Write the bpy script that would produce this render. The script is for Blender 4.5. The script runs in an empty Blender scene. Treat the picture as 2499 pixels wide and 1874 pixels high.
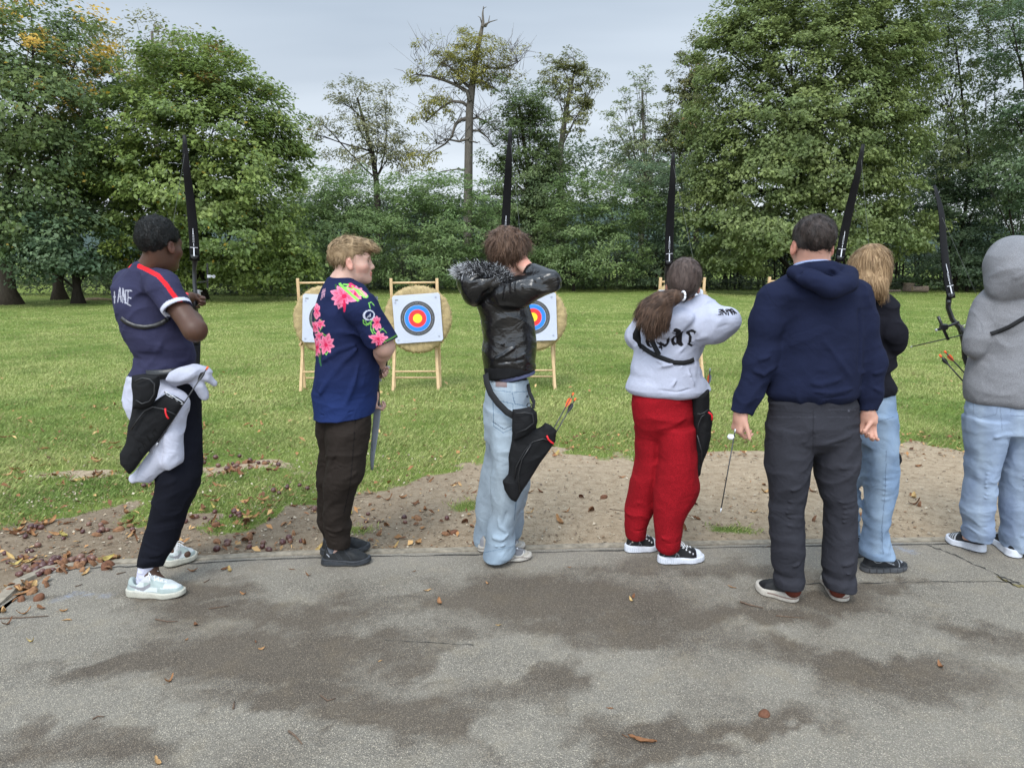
import bpy, math, random, os
import numpy as np
from mathutils import Vector, Matrix, noise as mnoise

# ---------------------------------------------------------------- camera, world, sun
sc = bpy.context.scene
COL = sc.collection
CAMH = 1.59
PITCH = math.radians(9.93)
FPX = 1733.0
CX, CY = 1249.5, 937.0
cd = bpy.data.cameras.new('camera')
cam = bpy.data.objects.new('camera', cd)
COL.objects.link(cam)
cam.location = (0, 0, CAMH)
cam.rotation_euler = (math.pi/2 - PITCH, 0, 0)
cd.sensor_fit = 'HORIZONTAL'
cd.sensor_width = 36.0
cd.lens = 36.0*FPX/2499.0
cd.clip_start = 0.05
cd.clip_end = 3000
sc.camera = cam

SUN_EL, SUN_AZ = math.radians(52), math.radians(200)   # azimuth measured from +Y towards +X
w = bpy.data.worlds.new('World'); sc.world = w; w.use_nodes = True
nt = w.node_tree; nt.nodes.clear()
def wn(t, **k):
    n = nt.nodes.new(t)
    for a, b in k.items(): setattr(n, a, b)
    return n
wo = wn('ShaderNodeOutputWorld')
bg1 = wn('ShaderNodeBackground'); bg2 = wn('ShaderNodeBackground'); mixw = wn('ShaderNodeMixShader')
sky = wn('ShaderNodeTexSky'); sky.sky_type = 'NISHITA'; sky.sun_disc = False
sky.sun_elevation = SUN_EL; sky.sun_rotation = SUN_AZ; sky.dust_density = 2.0
nt.links.new(sky.outputs[0], bg1.inputs[0]); bg1.inputs[1].default_value = 0.09
tc = wn('ShaderNodeTexCoord')
sep = wn('ShaderNodeSeparateXYZ'); nt.links.new(tc.outputs['Generated'], sep.inputs[0])
# a high cloud sheet: project the direction on a flat layer, so streaks flatten towards the horizon
mxz = wn('ShaderNodeMath', operation='MAXIMUM'); nt.links.new(sep.outputs[2], mxz.inputs[0]); mxz.inputs[1].default_value = 0.0
adz = wn('ShaderNodeMath', operation='ADD'); nt.links.new(mxz.outputs[0], adz.inputs[0]); adz.inputs[1].default_value = 0.12
dvx = wn('ShaderNodeMath', operation='DIVIDE'); nt.links.new(sep.outputs[0], dvx.inputs[0]); nt.links.new(adz.outputs[0], dvx.inputs[1])
dvy = wn('ShaderNodeMath', operation='DIVIDE'); nt.links.new(sep.outputs[1], dvy.inputs[0]); nt.links.new(adz.outputs[0], dvy.inputs[1])
cmb = wn('ShaderNodeCombineXYZ'); nt.links.new(dvx.outputs[0], cmb.inputs[0]); nt.links.new(dvy.outputs[0], cmb.inputs[1])
mpw = wn('ShaderNodeMapping'); nt.links.new(cmb.outputs[0], mpw.inputs[0]); mpw.inputs['Scale'].default_value = (0.42, 1.15, 1); mpw.inputs['Rotation'].default_value = (0, 0, 0.12)
mpw.inputs['Location'].default_value = (0.35, 0.1, 0)
nzw = wn('ShaderNodeTexNoise'); nt.links.new(mpw.outputs[0], nzw.inputs[0]); nzw.inputs['Scale'].default_value = 1.0; nzw.inputs['Detail'].default_value = 4; nzw.inputs['Roughness'].default_value = 0.45
rmp = wn('ShaderNodeValToRGB'); nt.links.new(nzw.outputs[0], rmp.inputs[0])
rmp.color_ramp.elements[0].position = 0.33; rmp.color_ramp.elements[0].color = (0.235, 0.295, 0.37, 1)
rmp.color_ramp.elements[1].position = 0.68; rmp.color_ramp.elements[1].color = (0.43, 0.495, 0.57, 1)
# thinner, brighter cloud towards the horizon
hz = wn('ShaderNodeMapRange'); nt.links.new(sep.outputs[2], hz.inputs[0]); hz.inputs[1].default_value = 0.02; hz.inputs[2].default_value = 0.36; hz.inputs[3].default_value = 0.85; hz.inputs[4].default_value = 0.0
mxc = wn('ShaderNodeMix', data_type='RGBA'); nt.links.new(hz.outputs[0], mxc.inputs[0]); nt.links.new(rmp.outputs[0], mxc.inputs[6]); mxc.inputs[7].default_value = (0.68, 0.72, 0.76, 1)
# cloud boosted overhead and behind the camera, outside the frame, as added fill
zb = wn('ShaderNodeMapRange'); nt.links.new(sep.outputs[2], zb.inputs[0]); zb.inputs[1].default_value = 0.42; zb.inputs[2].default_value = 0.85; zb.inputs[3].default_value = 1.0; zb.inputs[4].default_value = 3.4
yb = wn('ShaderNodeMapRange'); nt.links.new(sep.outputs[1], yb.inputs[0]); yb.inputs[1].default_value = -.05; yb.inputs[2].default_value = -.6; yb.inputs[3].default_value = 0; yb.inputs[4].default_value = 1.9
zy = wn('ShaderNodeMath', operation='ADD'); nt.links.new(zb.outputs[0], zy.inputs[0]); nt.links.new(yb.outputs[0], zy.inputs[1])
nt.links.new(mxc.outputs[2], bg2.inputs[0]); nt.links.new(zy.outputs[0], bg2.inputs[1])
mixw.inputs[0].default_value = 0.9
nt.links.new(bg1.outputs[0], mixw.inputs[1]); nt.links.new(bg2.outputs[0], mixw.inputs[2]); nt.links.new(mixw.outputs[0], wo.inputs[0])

sd = bpy.data.lights.new('sun', 'SUN'); sd.energy = 1.4; sd.angle = math.radians(22); sd.color = (1, 0.96, 0.9)
sun = bpy.data.objects.new('sun', sd); COL.objects.link(sun)
sdir = Vector((math.sin(SUN_AZ)*math.cos(SUN_EL), math.cos(SUN_AZ)*math.cos(SUN_EL), math.sin(SUN_EL)))
sun.rotation_euler = (-sdir).to_track_quat('-Z', 'Y').to_euler()
sun.location = sdir*60
sc.view_settings.view_transform = 'Standard'; sc.view_settings.look = 'None'
sc.view_settings.exposure = 0.62; sc.view_settings.gamma = 1.0
sc.cycles.use_denoising = True
sc.cycles.max_bounces = 6; sc.cycles.transparent_max_bounces = 6

RND = random.Random(7)
NR = np.random.default_rng(11)
FAST = False

# ---------------------------------------------------------------- photo pixel -> world
CT, ST = math.cos(PITCH), math.sin(PITCH)
def at(px, py, Y):
    x = (px-CX)/FPX; v = -(py-CY)/FPX
    t = Y/(CT + v*ST)
    return Vector((x*t, Y, CAMH + t*(v*CT - ST)))
def gY(py):
    v = -(py-CY)/FPX
    return -CAMH*(CT + v*ST)/(v*CT - ST)
def ground(px, py, z=0.0):
    v = -(py-CY)/FPX
    t = -(CAMH-z)/(v*CT - ST)
    return Vector(((px-CX)/FPX*t, t*(CT + v*ST), z))
def tpx(P):
    """world points (N,3) -> source pixels"""
    P = np.asarray(P, dtype=np.float64)
    x = P[:, 0]; y = P[:, 1]; z = P[:, 2]-CAMH
    fw = y*CT - z*ST; up = y*ST + z*CT
    return CX + FPX*x/fw, CY - FPX*up/fw
def Zm(x0, y0, f):
    return lambda u, v: (x0+u*f, y0+v*f)

# ---------------------------------------------------------------- objects
def tag(o, label=None, cat=None, group=None, kind=None):
    if label: o['label'] = label
    if cat: o['category'] = cat
    if group: o['group'] = group
    if kind: o['kind'] = kind
    return o
def link(name, me, mat=None, parent=None):
    o = bpy.data.objects.new(name, me)
    COL.objects.link(o)
    if mat is not None:
        for m in (mat if isinstance(mat, (list, tuple)) else [mat]): me.materials.append(m)
    if parent is not None: o.parent = parent
    return o
def empty(name, loc=(0, 0, 0), rz=0):
    o = bpy.data.objects.new(name, None); COL.objects.link(o)
    o.location = loc; o.rotation_euler = (0, 0, rz); o.empty_display_size = 0.1
    return o
def npmesh(name, V, F, smooth=False, cols=None, mats=None):
    """V (N,3); F (M,k) constant k or list of arrays"""
    me = bpy.data.meshes.new(name)
    V = np.ascontiguousarray(V, dtype=np.float32); F = np.ascontiguousarray(F, dtype=np.int32)
    k = F.shape[1]
    me.vertices.add(len(V)); me.vertices.foreach_set('co', V.ravel())
    me.loops.add(F.size); me.loops.foreach_set('vertex_index', F.ravel())
    me.polygons.add(len(F)); me.polygons.foreach_set('loop_start', np.arange(0, F.size, k, dtype=np.int32))
    me.polygons.foreach_set('loop_total', np.full(len(F), k, dtype=np.int32))
    if smooth: me.polygons.foreach_set('use_smooth', np.ones(len(F), dtype=bool))
    if mats is not None: me.polygons.foreach_set('material_index', np.asarray(mats, dtype=np.int32))
    me.update(calc_edges=True)
    if cols is not None:
        a = me.color_attributes.new('col', 'FLOAT_COLOR', 'POINT')
        c = np.ones((len(V), 4), dtype=np.float32); c[:, :3] = cols
        a.data.foreach_set('color', c.ravel())
    return me
class MB:
    """collects simple shapes into one mesh (world or local coordinates)"""
    def __init__(s): s.v = []; s.f = []; s.m = []
    def add(s, vs, fs, m=0):
        b = len(s.v); s.v += [tuple(v) for v in vs]; s.f += [tuple(i+b for i in f) for f in fs]; s.m += [m]*len(fs)
    def box(s, c, sz, R=None, m=0, bev=0.0):
        c = Vector(c); hx, hy, hz = sz[0]/2, sz[1]/2, sz[2]/2
        vs = []
        b = min(bev, hx*.45, hy*.45, hz*.45)
        if b <= 0:
            for z in (-hz, hz):
                for x, y in ((-hx, -hy), (hx, -hy), (hx, hy), (-hx, hy)): vs.append(Vector((x, y, z)))
            fs = [(3, 2, 1, 0), (4, 5, 6, 7), (0, 1, 5, 4), (1, 2, 6, 5), (2, 3, 7, 6), (3, 0, 4, 7)]
        else:
            rings = []
            for z, o in ((-hz, b), (-hz+b, 0), (hz-b, 0), (hz, b)):
                r = []
                X, Y = hx-o, hy-o
                for x, y in ((-X+b, -Y), (X-b, -Y), (X, -Y+b), (X, Y-b), (X-b, Y), (-X+b, Y), (-X, Y-b), (-X, -Y+b)):
                    r.append(len(vs)); vs.append(Vector((x, y, z)))
                rings.append(r)
            fs = [tuple(reversed(rings[0])), tuple(rings[3])]
            for a, c2 in zip(rings[:-1], rings[1:]):
                for i in range(8): fs.append((a[i], a[(i+1) % 8], c2[(i+1) % 8], c2[i]))
        if R is not None: vs = [R @ v for v in vs]
        s.add([v+c for v in vs], fs, m)
    def bar(s, a, b, wx, wy, up=(0, 0, 1), m=0, bev=0.0):
        a, b = Vector(a), Vector(b); d = b-a; L = d.length
        z = d.normalized(); x = z.cross(Vector(up))
        if x.length < 1e-4: x = Vector((1, 0, 0))
        x.normalize(); y = z.cross(x)
        R = Matrix((x, y, z)).transposed()
        s.box((a+b)/2, (wx, wy, L), R, m, bev)
    def tube(s, pts, rad, n=8, m=0, cap=True, flat=None):
        pts = [Vector(p) for p in pts]
        if not hasattr(rad, '__len__'): rad = [rad]*len(pts)
        prev = None; rings = []; vs = []
        for i, p in enumerate(pts):
            d = (pts[min(i+1, len(pts)-1)] - pts[max(i-1, 0)])
            if d.length < 1e-9: d = Vector((0, 0, 1))
            d.normalize()
            if prev is None:
                u = d.orthogonal().normalized() if flat is None else (Vector(flat) - d*d.dot(Vector(flat))).normalized()
            else:
                u = (prev - d*d.dot(prev))
                u = u.normalized() if u.length > 1e-6 else d.orthogonal().normalized()
            prev = u; w_ = d.cross(u)
            r = rad[i]; ra, rb = (r if isinstance(r, (tuple, list)) else (r, r))
            rings.append(list(range(len(vs), len(vs)+n)))
            for k in range(n):
                a = 2*math.pi*k/n
                vs.append(p + u*(math.cos(a)*ra) + w_*(math.sin(a)*rb))
        fs = []
        for A, B in zip(rings[:-1], rings[1:]):
            for k in range(n): fs.append((A[k], A[(k+1) % n], B[(k+1) % n], B[k]))
        if cap: fs.append(tuple(reversed(rings[0]))); fs.append(tuple(rings[-1]))
        s.add(vs, fs, m)
    def lathe(s, prof, n=24, c=(0, 0, 0), R=None, m=0):
        c = Vector(c); vs = []; fs = []
        for r, z in prof:
            for k in range(n):
                a = 2*math.pi*k/n; v = Vector((r*math.cos(a), r*math.sin(a), z))
                vs.append((R @ v if R is not None else v)+c)
        for i in range(len(prof)-1):
            for k in range(n): fs.append((i*n+k, i*n+(k+1) % n, (i+1)*n+(k+1) % n, (i+1)*n+k))
        s.add(vs, fs, m)
    def build(s, name, mat, parent=None, smooth=False, origin=None):
        me = bpy.data.meshes.new(name)
        vs = s.v
        if origin is not None:
            o_ = Vector(origin); vs = [Vector(v)-o_ for v in vs]
        me.from_pydata([tuple(v) for v in vs], [], s.f)
        me.polygons.foreach_set('material_index', s.m)
        if smooth: me.polygons.foreach_set('use_smooth', [True]*len(me.polygons))
        me.update()
        o = link(name, me, mat, parent)
        if origin is not None: o.location = origin
        return o

# ---------------------------------------------------------------- materials
class NT:
    def __init__(s, name):
        s.m = bpy.data.materials.new(name); s.m.use_nodes = True; s.t = s.m.node_tree
        s.b = s.t.nodes['Principled BSDF']; s.b.inputs['Specular IOR Level'].default_value = 0.3
    def n(s, t, ins=None, **k):
        nd = s.t.nodes.new(t)
        for a, b in k.items(): setattr(nd, a, b)
        if ins:
            for a, b in ins.items():
                if hasattr(b, 'is_linked') or isinstance(b, bpy.types.NodeSocket): s.t.links.new(b, nd.inputs[a])
                else: nd.inputs[a].default_value = b
        return nd
    def l(s, a, b): s.t.links.new(a, b)
    def coord(s, kind='Object', scale=(1, 1, 1), rot=(0, 0, 0)):
        c = s.n('ShaderNodeTexCoord'); mp = s.n('ShaderNodeMapping', {'Scale': scale, 'Rotation': rot, 'Vector': c.outputs[kind]})
        return mp.outputs[0]
    def noise(s, v, sc_, det=4, rough=.55, dist=0):
        return s.n('ShaderNodeTexNoise', {'Vector': v, 'Scale': sc_, 'Detail': det, 'Roughness': rough, 'Distortion': dist}).outputs[0]
    def ramp(s, f, stops):
        r = s.n('ShaderNodeValToRGB', {'Fac': f}); cr = r.color_ramp
        while len(cr.elements) < len(stops): cr.elements.new(0.5)
        for e, (p, c) in zip(cr.elements, stops):
            e.position = p; e.color = (c, c, c, 1) if not hasattr(c, '__len__') else (*c[:3], 1)
        return r.outputs[0]
    def mix(s, f, a, b, mode='MIX'):
        n = s.n('ShaderNodeMix', data_type='RGBA', blend_type=mode)
        for i, v in ((0, f), (6, a), (7, b)):
            if isinstance(v, bpy.types.NodeSocket): s.t.links.new(v, n.inputs[i])
            elif i == 0: n.inputs[0].default_value = v
            else: n.inputs[i].default_value = (*v[:3], 1)
        return n.outputs[2]
    def math(s, op, a, b=0.0, c=0.0):
        n = s.n('ShaderNodeMath', operation=op)
        for i, v in enumerate((a, b, c)):
            if isinstance(v, bpy.types.NodeSocket): s.t.links.new(v, n.inputs[i])
            else: n.inputs[i].default_value = v
        return n.outputs[0]
    def bump(s, h, st=0.3, dist=0.01, nrm=None):
        b = s.n('ShaderNodeBump', {'Height': h, 'Strength': st, 'Distance': dist})
        if nrm is not None: s.l(nrm, b.inputs['Normal'])
        s.l(b.outputs[0], s.b.inputs['Normal']); return b.outputs[0]
    def base(s, c):
        if isinstance(c, bpy.types.NodeSocket): s.l(c, s.b.inputs['Base Color'])
        else: s.b.inputs['Base Color'].default_value = (*c[:3], 1)
    def set(s, **k):
        for a, b in k.items():
            nm = {'rough': 'Roughness', 'metal': 'Metallic', 'spec': 'Specular IOR Level', 'sheen': 'Sheen Weight', 'trans': 'Transmission Weight', 'coat': 'Coat Weight', 'sss': 'Subsurface Weight'}[a]
            if isinstance(b, bpy.types.NodeSocket): s.l(b, s.b.inputs[nm])
            else: s.b.inputs[nm].default_value = b
        return s
MATS = {}
def plain(name, col, rough=.6, metal=0.0, var=.12, scale=30, bump=.15, spec=.3):
    if name in MATS: return MATS[name]
    m = NT(name); v = m.coord()
    nz = m.noise(v, scale, 5)
    lo = tuple(c*(1-var) for c in col); hi = tuple(min(1, c*(1+var)) for c in col)
    m.base(m.ramp(nz, [(.3, lo), (.7, hi)])); m.set(rough=rough, metal=metal, spec=spec)
    if bump: m.bump(m.noise(v, scale*4, 3), bump, .002)
    MATS[name] = m.m; return m.m
def cloth(name, weave=900, rough=.9, heather=0.0, bump=.35, spec=.12, sheen=0.0, wr=.0, fade=0.0, coat=0):
    """cloth whose colour is the mesh's 'col' attribute"""
    if name in MATS: return MATS[name]
    m = NT(name); v = m.coord()
    c = m.n('ShaderNodeVertexColor', layer_name='col').outputs[0]
    fine = m.noise(v, weave, 2, .5)
    big = m.noise(v, 9, 4, .5)
    k = m.ramp(fine, [(.3, 1-.18-heather), (.7, 1+.0)])
    c = m.mix(1.0, c, k, 'MULTIPLY')
    k2 = m.ramp(big, [(.3, .86), (.7, 1.0)])
    c = m.mix(1.0, c, k2, 'MULTIPLY')
    if fade:
        f = m.ramp(m.noise(v, 5, 3, .5), [(.42, 0), (.68, fade)])
        c = m.mix(f, c, (.52, .62, .70))
    m.base(c); m.set(rough=rough, spec=spec)
    if sheen: m.set(sheen=sheen)
    if coat: m.set(coat=coat)
    b1 = m.n('ShaderNodeBump', {'Height': fine, 'Strength': bump, 'Distance': .0012})
    wrn = m.noise(m.coord(scale=(1, 1, 1.25)), 9, 3, .45, 1.3)
    b2 = m.n('ShaderNodeBump', {'Height': wrn, 'Strength': .45+wr, 'Distance': .014, 'Normal': b1.outputs[0]})
    m.l(b2.outputs[0], m.b.inputs['Normal'])
    MATS[name] = m.m; return m.m

# ---------------------------------------------------------------- signed distance modelling
def f32(a): return np.asarray(a, dtype=np.float32)
def cap(a, b, ra, rb=None):
    a = f32(a); b = f32(b); rb = ra if rb is None else rb; ab = b-a; L2 = float(ab@ab)+1e-12
    def f(P):
        pa = P-a; t = np.clip(pa@ab/L2, 0, 1)
        return np.sqrt(((pa - t[:, None]*ab)**2).sum(1)) - (ra+(rb-ra)*t)
    return f
def chain(pts, rads, k=None):
    fs = [cap(pts[i], pts[i+1], rads[i], rads[i+1]) for i in range(len(pts)-1)]
    def f(P):
        d = fs[0](P)
        for g in fs[1:]: d = np.minimum(d, g(P)) if not k else smin2(d, g(P), k)
        return d
    return f
def ell(c, r, R=None):
    c = f32(c); r = f32(r); R_ = None if R is None else f32([list(x) for x in R])
    def f(P):
        q = P-c
        if R_ is not None: q = q@R_
        q1 = q/r; k0 = np.sqrt((q1**2).sum(1)); k1 = np.sqrt(((q1/r)**2).sum(1))+1e-9
        return k0*(k0-1)/k1
    return f
def rbox(c, h, r, R=None):
    c = f32(c); h = f32(h)-r; R_ = None if R is None else f32([list(x) for x in R])
    def f(P):
        q = P-c
        if R_ is not None: q = q@R_
        q = np.abs(q)-h
        return np.sqrt((np.maximum(q, 0)**2).sum(1)) + np.minimum(q.max(1), 0) - r
    return f
def smin2(a, b, k):
    h = np.maximum(k-np.abs(a-b), 0)/k
    return np.minimum(a, b) - h*h*k*.25
def smax2(a, b, k): return -smin2(-a, -b, k)
def U(fs, k=.02):
    def f(P):
        d = fs[0](P)
        for g in fs[1:]: d = smin2(d, g(P), k)
        return d
    return f
def Umin(*fs):
    def f(P):
        d = fs[0](P)
        for g in fs[1:]: d = np.minimum(d, g(P))
        return d
    return f
def Sub(a, b, k=.006): return lambda P: smax2(a(P), -b(P), k)
def Inter(a, b, k=.006): return lambda P: smax2(a(P), b(P), k)
def half(pt, nrm):
    """keeps the side nrm points away from (inside = behind the plane)"""
    pt = f32(pt); n = f32(Vector(nrm).normalized())
    return lambda P: (P-pt)@n
def zloft(secs, pw=2.0, rnd=.012):
    """secs: rows (z, cx, cy, rx, ry, yaw) -> vertical soft tube"""
    S = np.array(sorted([tuple(s)+(0.0,)*(6-len(s)) for s in secs]), dtype=np.float64)
    zz = np.linspace(S[0, 0], S[-1, 0], 160)
    # smooth interpolation (catmull via cubic blending of linear interp)
    ker = np.array([1, 2, 3, 2, 1])/9.0
    cols = []
    for j in range(1, 6):
        c = np.interp(zz, S[:, 0], S[:, j]); cp = np.pad(c, 2, mode='reflect', reflect_type='odd'); c = np.convolve(cp, ker, 'valid'); cols.append(c)
    z0, z1 = S[0, 0], S[-1, 0]
    def f(P):
        z = P[:, 2]
        cx, cy, rx, ry, ya = [np.interp(z, zz, c).astype(np.float32) for c in cols]
        dx = P[:, 0]-cx; dy = P[:, 1]-cy
        if np.any(S[:, 5] != 0):
            c, s = np.cos(ya), np.sin(ya); dx, dy = dx*c+dy*s, -dx*s+dy*c
        q = (np.abs(dx/rx)**pw + np.abs(dy/ry)**pw)**(1/pw)
        d = (q-1)*np.minimum(rx, ry)
        e = np.maximum(z0-z, z-z1)
        return smax2(d, e, rnd)
    return f
def ploft(rows, **k):
    """rows (py, xl, xr, Yc, ry[, yaw]) in photo pixels at depth Yc"""
    S = []
    for r in rows:
        py, xl, xr, Y, ry = r[:5]; ya = r[5] if len(r) > 5 else 0.0
        a = at(xl, py, Y); b = at(xr, py, Y)
        hw = (b.x-a.x)/2
        if ya:   # keep the silhouette half width when the section is turned
            c2, s2 = math.cos(ya)**2, math.sin(ya)**2
            hw = math.sqrt(max((hw*hw - ry*ry*s2)/c2, .0009))
        S.append((a.z, (a.x+b.x)/2, Y, hw, ry, ya))
    return zloft(S, **k)
JOINTS = []
_perm = NR.random((32, 32, 32)).astype(np.float32)
def vnoise(P, s, off=0.0):
    q = P*s+off+100.0; i = np.floor(q).astype(np.int32); t = (q-i).astype(np.float32); t = t*t*(3-2*t)
    r = 0
    for dx in (0, 1):
        for dy in (0, 1):
            for dz in (0, 1):
                wgt = (t[:, 0] if dx else 1-t[:, 0])*(t[:, 1] if dy else 1-t[:, 1])*(t[:, 2] if dz else 1-t[:, 2])
                r = r + wgt*_perm[(i[:, 0]+dx) & 31, (i[:, 1]+dy) & 31, (i[:, 2]+dz) & 31]
    return r*2-1
def wrinkle(f, amp=.006, s=(9, 9, 16), warp=.03, seed=0, amp2=.0):
    """ridged folds pushed into a cloth field; s = frequency per axis"""
    s = f32(s)
    def g(P):
        d = f(P)
        near = np.abs(d) < .06
        if not near.any(): return d
        Q = P[near]
        Wp = np.stack([vnoise(Q, 6, seed+3.3), vnoise(Q, 6, seed+7.7), vnoise(Q, 6, seed+11.1)], 1)*warp
        n1 = vnoise((Q+Wp)*s, 1.0, seed)
        r = 1-2*np.abs(n1)                 # ridges
        n2 = vnoise(Q, 5, seed+20)
        msk = np.clip(.55+.8*n2, .1, 1.2)
        Qr = np.stack([Q[:, 0]*.8+Q[:, 2]*.6, Q[:, 1], Q[:, 2]*.8-Q[:, 0]*.6], 1)
        r2 = 1-2*np.abs(vnoise((Qr+Wp*1.6)*s*np.array([.7, .9, 1.25], np.float32), 1.0, seed+31))
        bo = np.ones(len(Q), np.float32)
        for j, rj in JOINTS: bo += 1.5*np.exp(-((Q-j)**2).sum(1)/(rj*rj))
        r = 1.1-2*np.abs(n1)**.75
        dd = amp*1.1*bo*(msk*r+np.clip(1.0-msk, 0, 1)*r2)
        if amp2: dd = dd + amp2*(1-2*np.abs(vnoise((Q+Wp)*s*2.3, 1.0, seed+5)))
        d = d.copy(); d[near] -= dd
        return d
    return g
def folds(f, segs):
    """explicit folds: (A, B, radius, height) ridge (+) or crease (-)"""
    segs = [(f32(a), f32(b), r, h) for a, b, r, h in segs]
    def g(P):
        d = f(P).copy()
        near = np.nonzero(np.abs(d) < .05)[0]
        Q = P[near]; acc = np.zeros(len(Q), np.float32)
        for a, b, r, h in segs:
            ab = b-a; L2 = float(ab@ab)+1e-9
            pa = Q-a; t = np.clip(pa@ab/L2, 0, 1)
            dd = ((pa-t[:, None]*ab)**2).sum(1)
            acc += h*np.exp(-dd/(r*r))*np.sqrt(np.clip(4*t*(1-t)+.15, 0, 1))
        d[near] -= acc
        return d
    return g
def pfolds(f, rows, Yf):
    """rows: list of (points [(px,py)..], radius, height); Yf depth of the surface"""
    segs = []
    for pts, r, h in rows:
        W = [at(p[0], p[1], (p[2] if len(p) > 2 else Yf)) for p in pts]
        for a, b in zip(W[:-1], W[1:]): segs.append((a, b, r, h))
    return folds(f, segs)
def jitter(f, amp, s, seed=0):
    def g(P):
        d = f(P); near = np.abs(d) < .05
        if near.any():
            d = d.copy(); d[near] -= amp*vnoise(P[near]*f32(s), 1.0, seed)
        return d
    return g

def polygonize(f, lo, hi, h):
    lo = np.array(lo, dtype=np.float64); hi = np.array(hi, dtype=np.float64)
    n = np.ceil((hi-lo)/(4*h)).astype(int)
    # coarse pass: one sample in the middle of every 4x4x4 block
    ax = [lo[i]+(np.arange(n[i])+.5)*4*h for i in range(3)]
    G = np.stack(np.meshgrid(*ax, indexing='ij'), -1).reshape(-1, 3).astype(np.float32)
    dc = f(G).reshape(n)
    N = n*4
    vol = np.repeat(np.repeat(np.repeat(np.where(dc < 0, -1.0, 1.0).astype(np.float32), 4, 0), 4, 1), 4, 2)
    band = np.abs(dc) < 4*h*1.35+.012
    bi = np.argwhere(band)
    if len(bi) == 0: return np.zeros((0, 3)), np.zeros((0, 4), int)
    k = np.stack(np.meshgrid(range(4), range(4), range(4), indexing='ij'), -1).reshape(-1, 3)
    for c0 in range(0, len(bi), 8000):
        idx = (bi[c0:c0+8000, None, :]*4 + k[None]).reshape(-1, 3)
        P = (lo + (idx+.5)*h).astype(np.float32)
        vol[idx[:, 0], idx[:, 1], idx[:, 2]] = f(P)
    neg = vol < 0
    s = np.zeros((N[0]-1, N[1]-1, N[2]-1), np.int8)
    for a in (0, 1):
        for b in (0, 1):
            for c in (0, 1):
                s += neg[a:N[0]-1+a, b:N[1]-1+b, c:N[2]-1+c]
    cells = np.argwhere((s > 0) & (s < 8))
    cid = np.full(s.shape, -1, np.int32); cid[cells[:, 0], cells[:, 1], cells[:, 2]] = np.arange(len(cells))
    acc = np.zeros((len(cells), 3)); cnt = np.zeros(len(cells))
    corners = [(a, b, c) for a in (0, 1) for b in (0, 1) for c in (0, 1)]
    for i, A in enumerate(corners):
        for B in corners[i+1:]:
            if sum(abs(p-q) for p, q in zip(A, B)) != 1: continue
            va = vol[cells[:, 0]+A[0], cells[:, 1]+A[1], cells[:, 2]+A[2]]; vb = vol[cells[:, 0]+B[0], cells[:, 1]+B[1], cells[:, 2]+B[2]]
            m = (va < 0) != (vb < 0); t = np.where(m, va/(va-vb+1e-12), 0)
            p = np.array(A)[None]+t[:, None]*(np.array(B)-np.array(A))[None]
            acc[m] += p[m]; cnt[m] += 1
    V = lo + (cells + acc/np.maximum(cnt, 1)[:, None] + .5)*h
    Q = []
    for axis in range(3):
        o1, o2 = [(1, 2), (2, 0), (0, 1)][axis]
        sl0 = [slice(None)]*3; sl1 = [slice(None)]*3
        sl0[axis] = slice(0, N[axis]-1); sl1[axis] = slice(1, N[axis])
        a, b = neg[tuple(sl0)], neg[tuple(sl1)]
        e = np.argwhere(a != b)
        ok = (e[:, o1] > 0) & (e[:, o2] > 0) & (e[:, o1] < N[o1]-1) & (e[:, o2] < N[o2]-1)
        e = e[ok]; ins = a[e[:, 0], e[:, 1], e[:, 2]]
        u = np.zeros(3, int); v = np.zeros(3, int); u[o1] = 1; v[o2] = 1
        def ci(q): return cid[q[:, 0], q[:, 1], q[:, 2]]
        q = np.stack([ci(e-u-v), ci(e-v), ci(e), ci(e-u)], 1)
        q[~ins] = q[~ins][:, ::-1]
        Q.append(q)
    Q = np.concatenate(Q)
    Q = Q[(Q >= 0).all(1)]
    return V, Q
def vnormals(V, Q):
    n = np.cross(V[Q[:, 2]]-V[Q[:, 0]], V[Q[:, 3]]-V[Q[:, 1]])
    N = np.zeros_like(V)
    for j in range(4): np.add.at(N, Q[:, j], n)
    return N/(np.linalg.norm(N, axis=1, keepdims=True)+1e-12)
def relax(V, Q, it=1, lam=.5):
    E = np.concatenate([Q[:, [0, 1]], Q[:, [1, 2]], Q[:, [2, 3]], Q[:, [3, 0]]])
    deg = np.bincount(E.ravel(), minlength=len(V))[:, None]
    for _ in range(it):
        A = np.zeros_like(V)
        for j in range(3):
            A[:, j] = np.bincount(E[:, 0], V[E[:, 1], j], len(V)) + np.bincount(E[:, 1], V[E[:, 0], j], len(V))
        V = V + lam*(A/np.maximum(deg, 1)-V)
    return V
def sdfobj(name, f, lo, hi, h, mat, parent=None, color=(.5, .5, .5), paint=None, it=1, keep=None):
    """keep: returned arrays for later use. paint(V, N, C, px, py) -> C"""
    h = h*(1.9 if FAST else 1.0)
    V, Q = polygonize(f, lo, hi, h)
    V = relax(V, Q, it)
    C = np.empty((len(V), 3)); C[:] = color
    Nn = vnormals(V, Q)
    if paint is not None:
        px, py = tpx(V); C2 = paint(V, Nn, C, px, py); C = C if C2 is None else C2
    me = npmesh(name, V, Q, True, C)
    o = link(name, me, mat, parent)
    if keep is not None: keep['V'] = V; keep['N'] = Nn; keep['Q'] = Q
    return o
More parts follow.
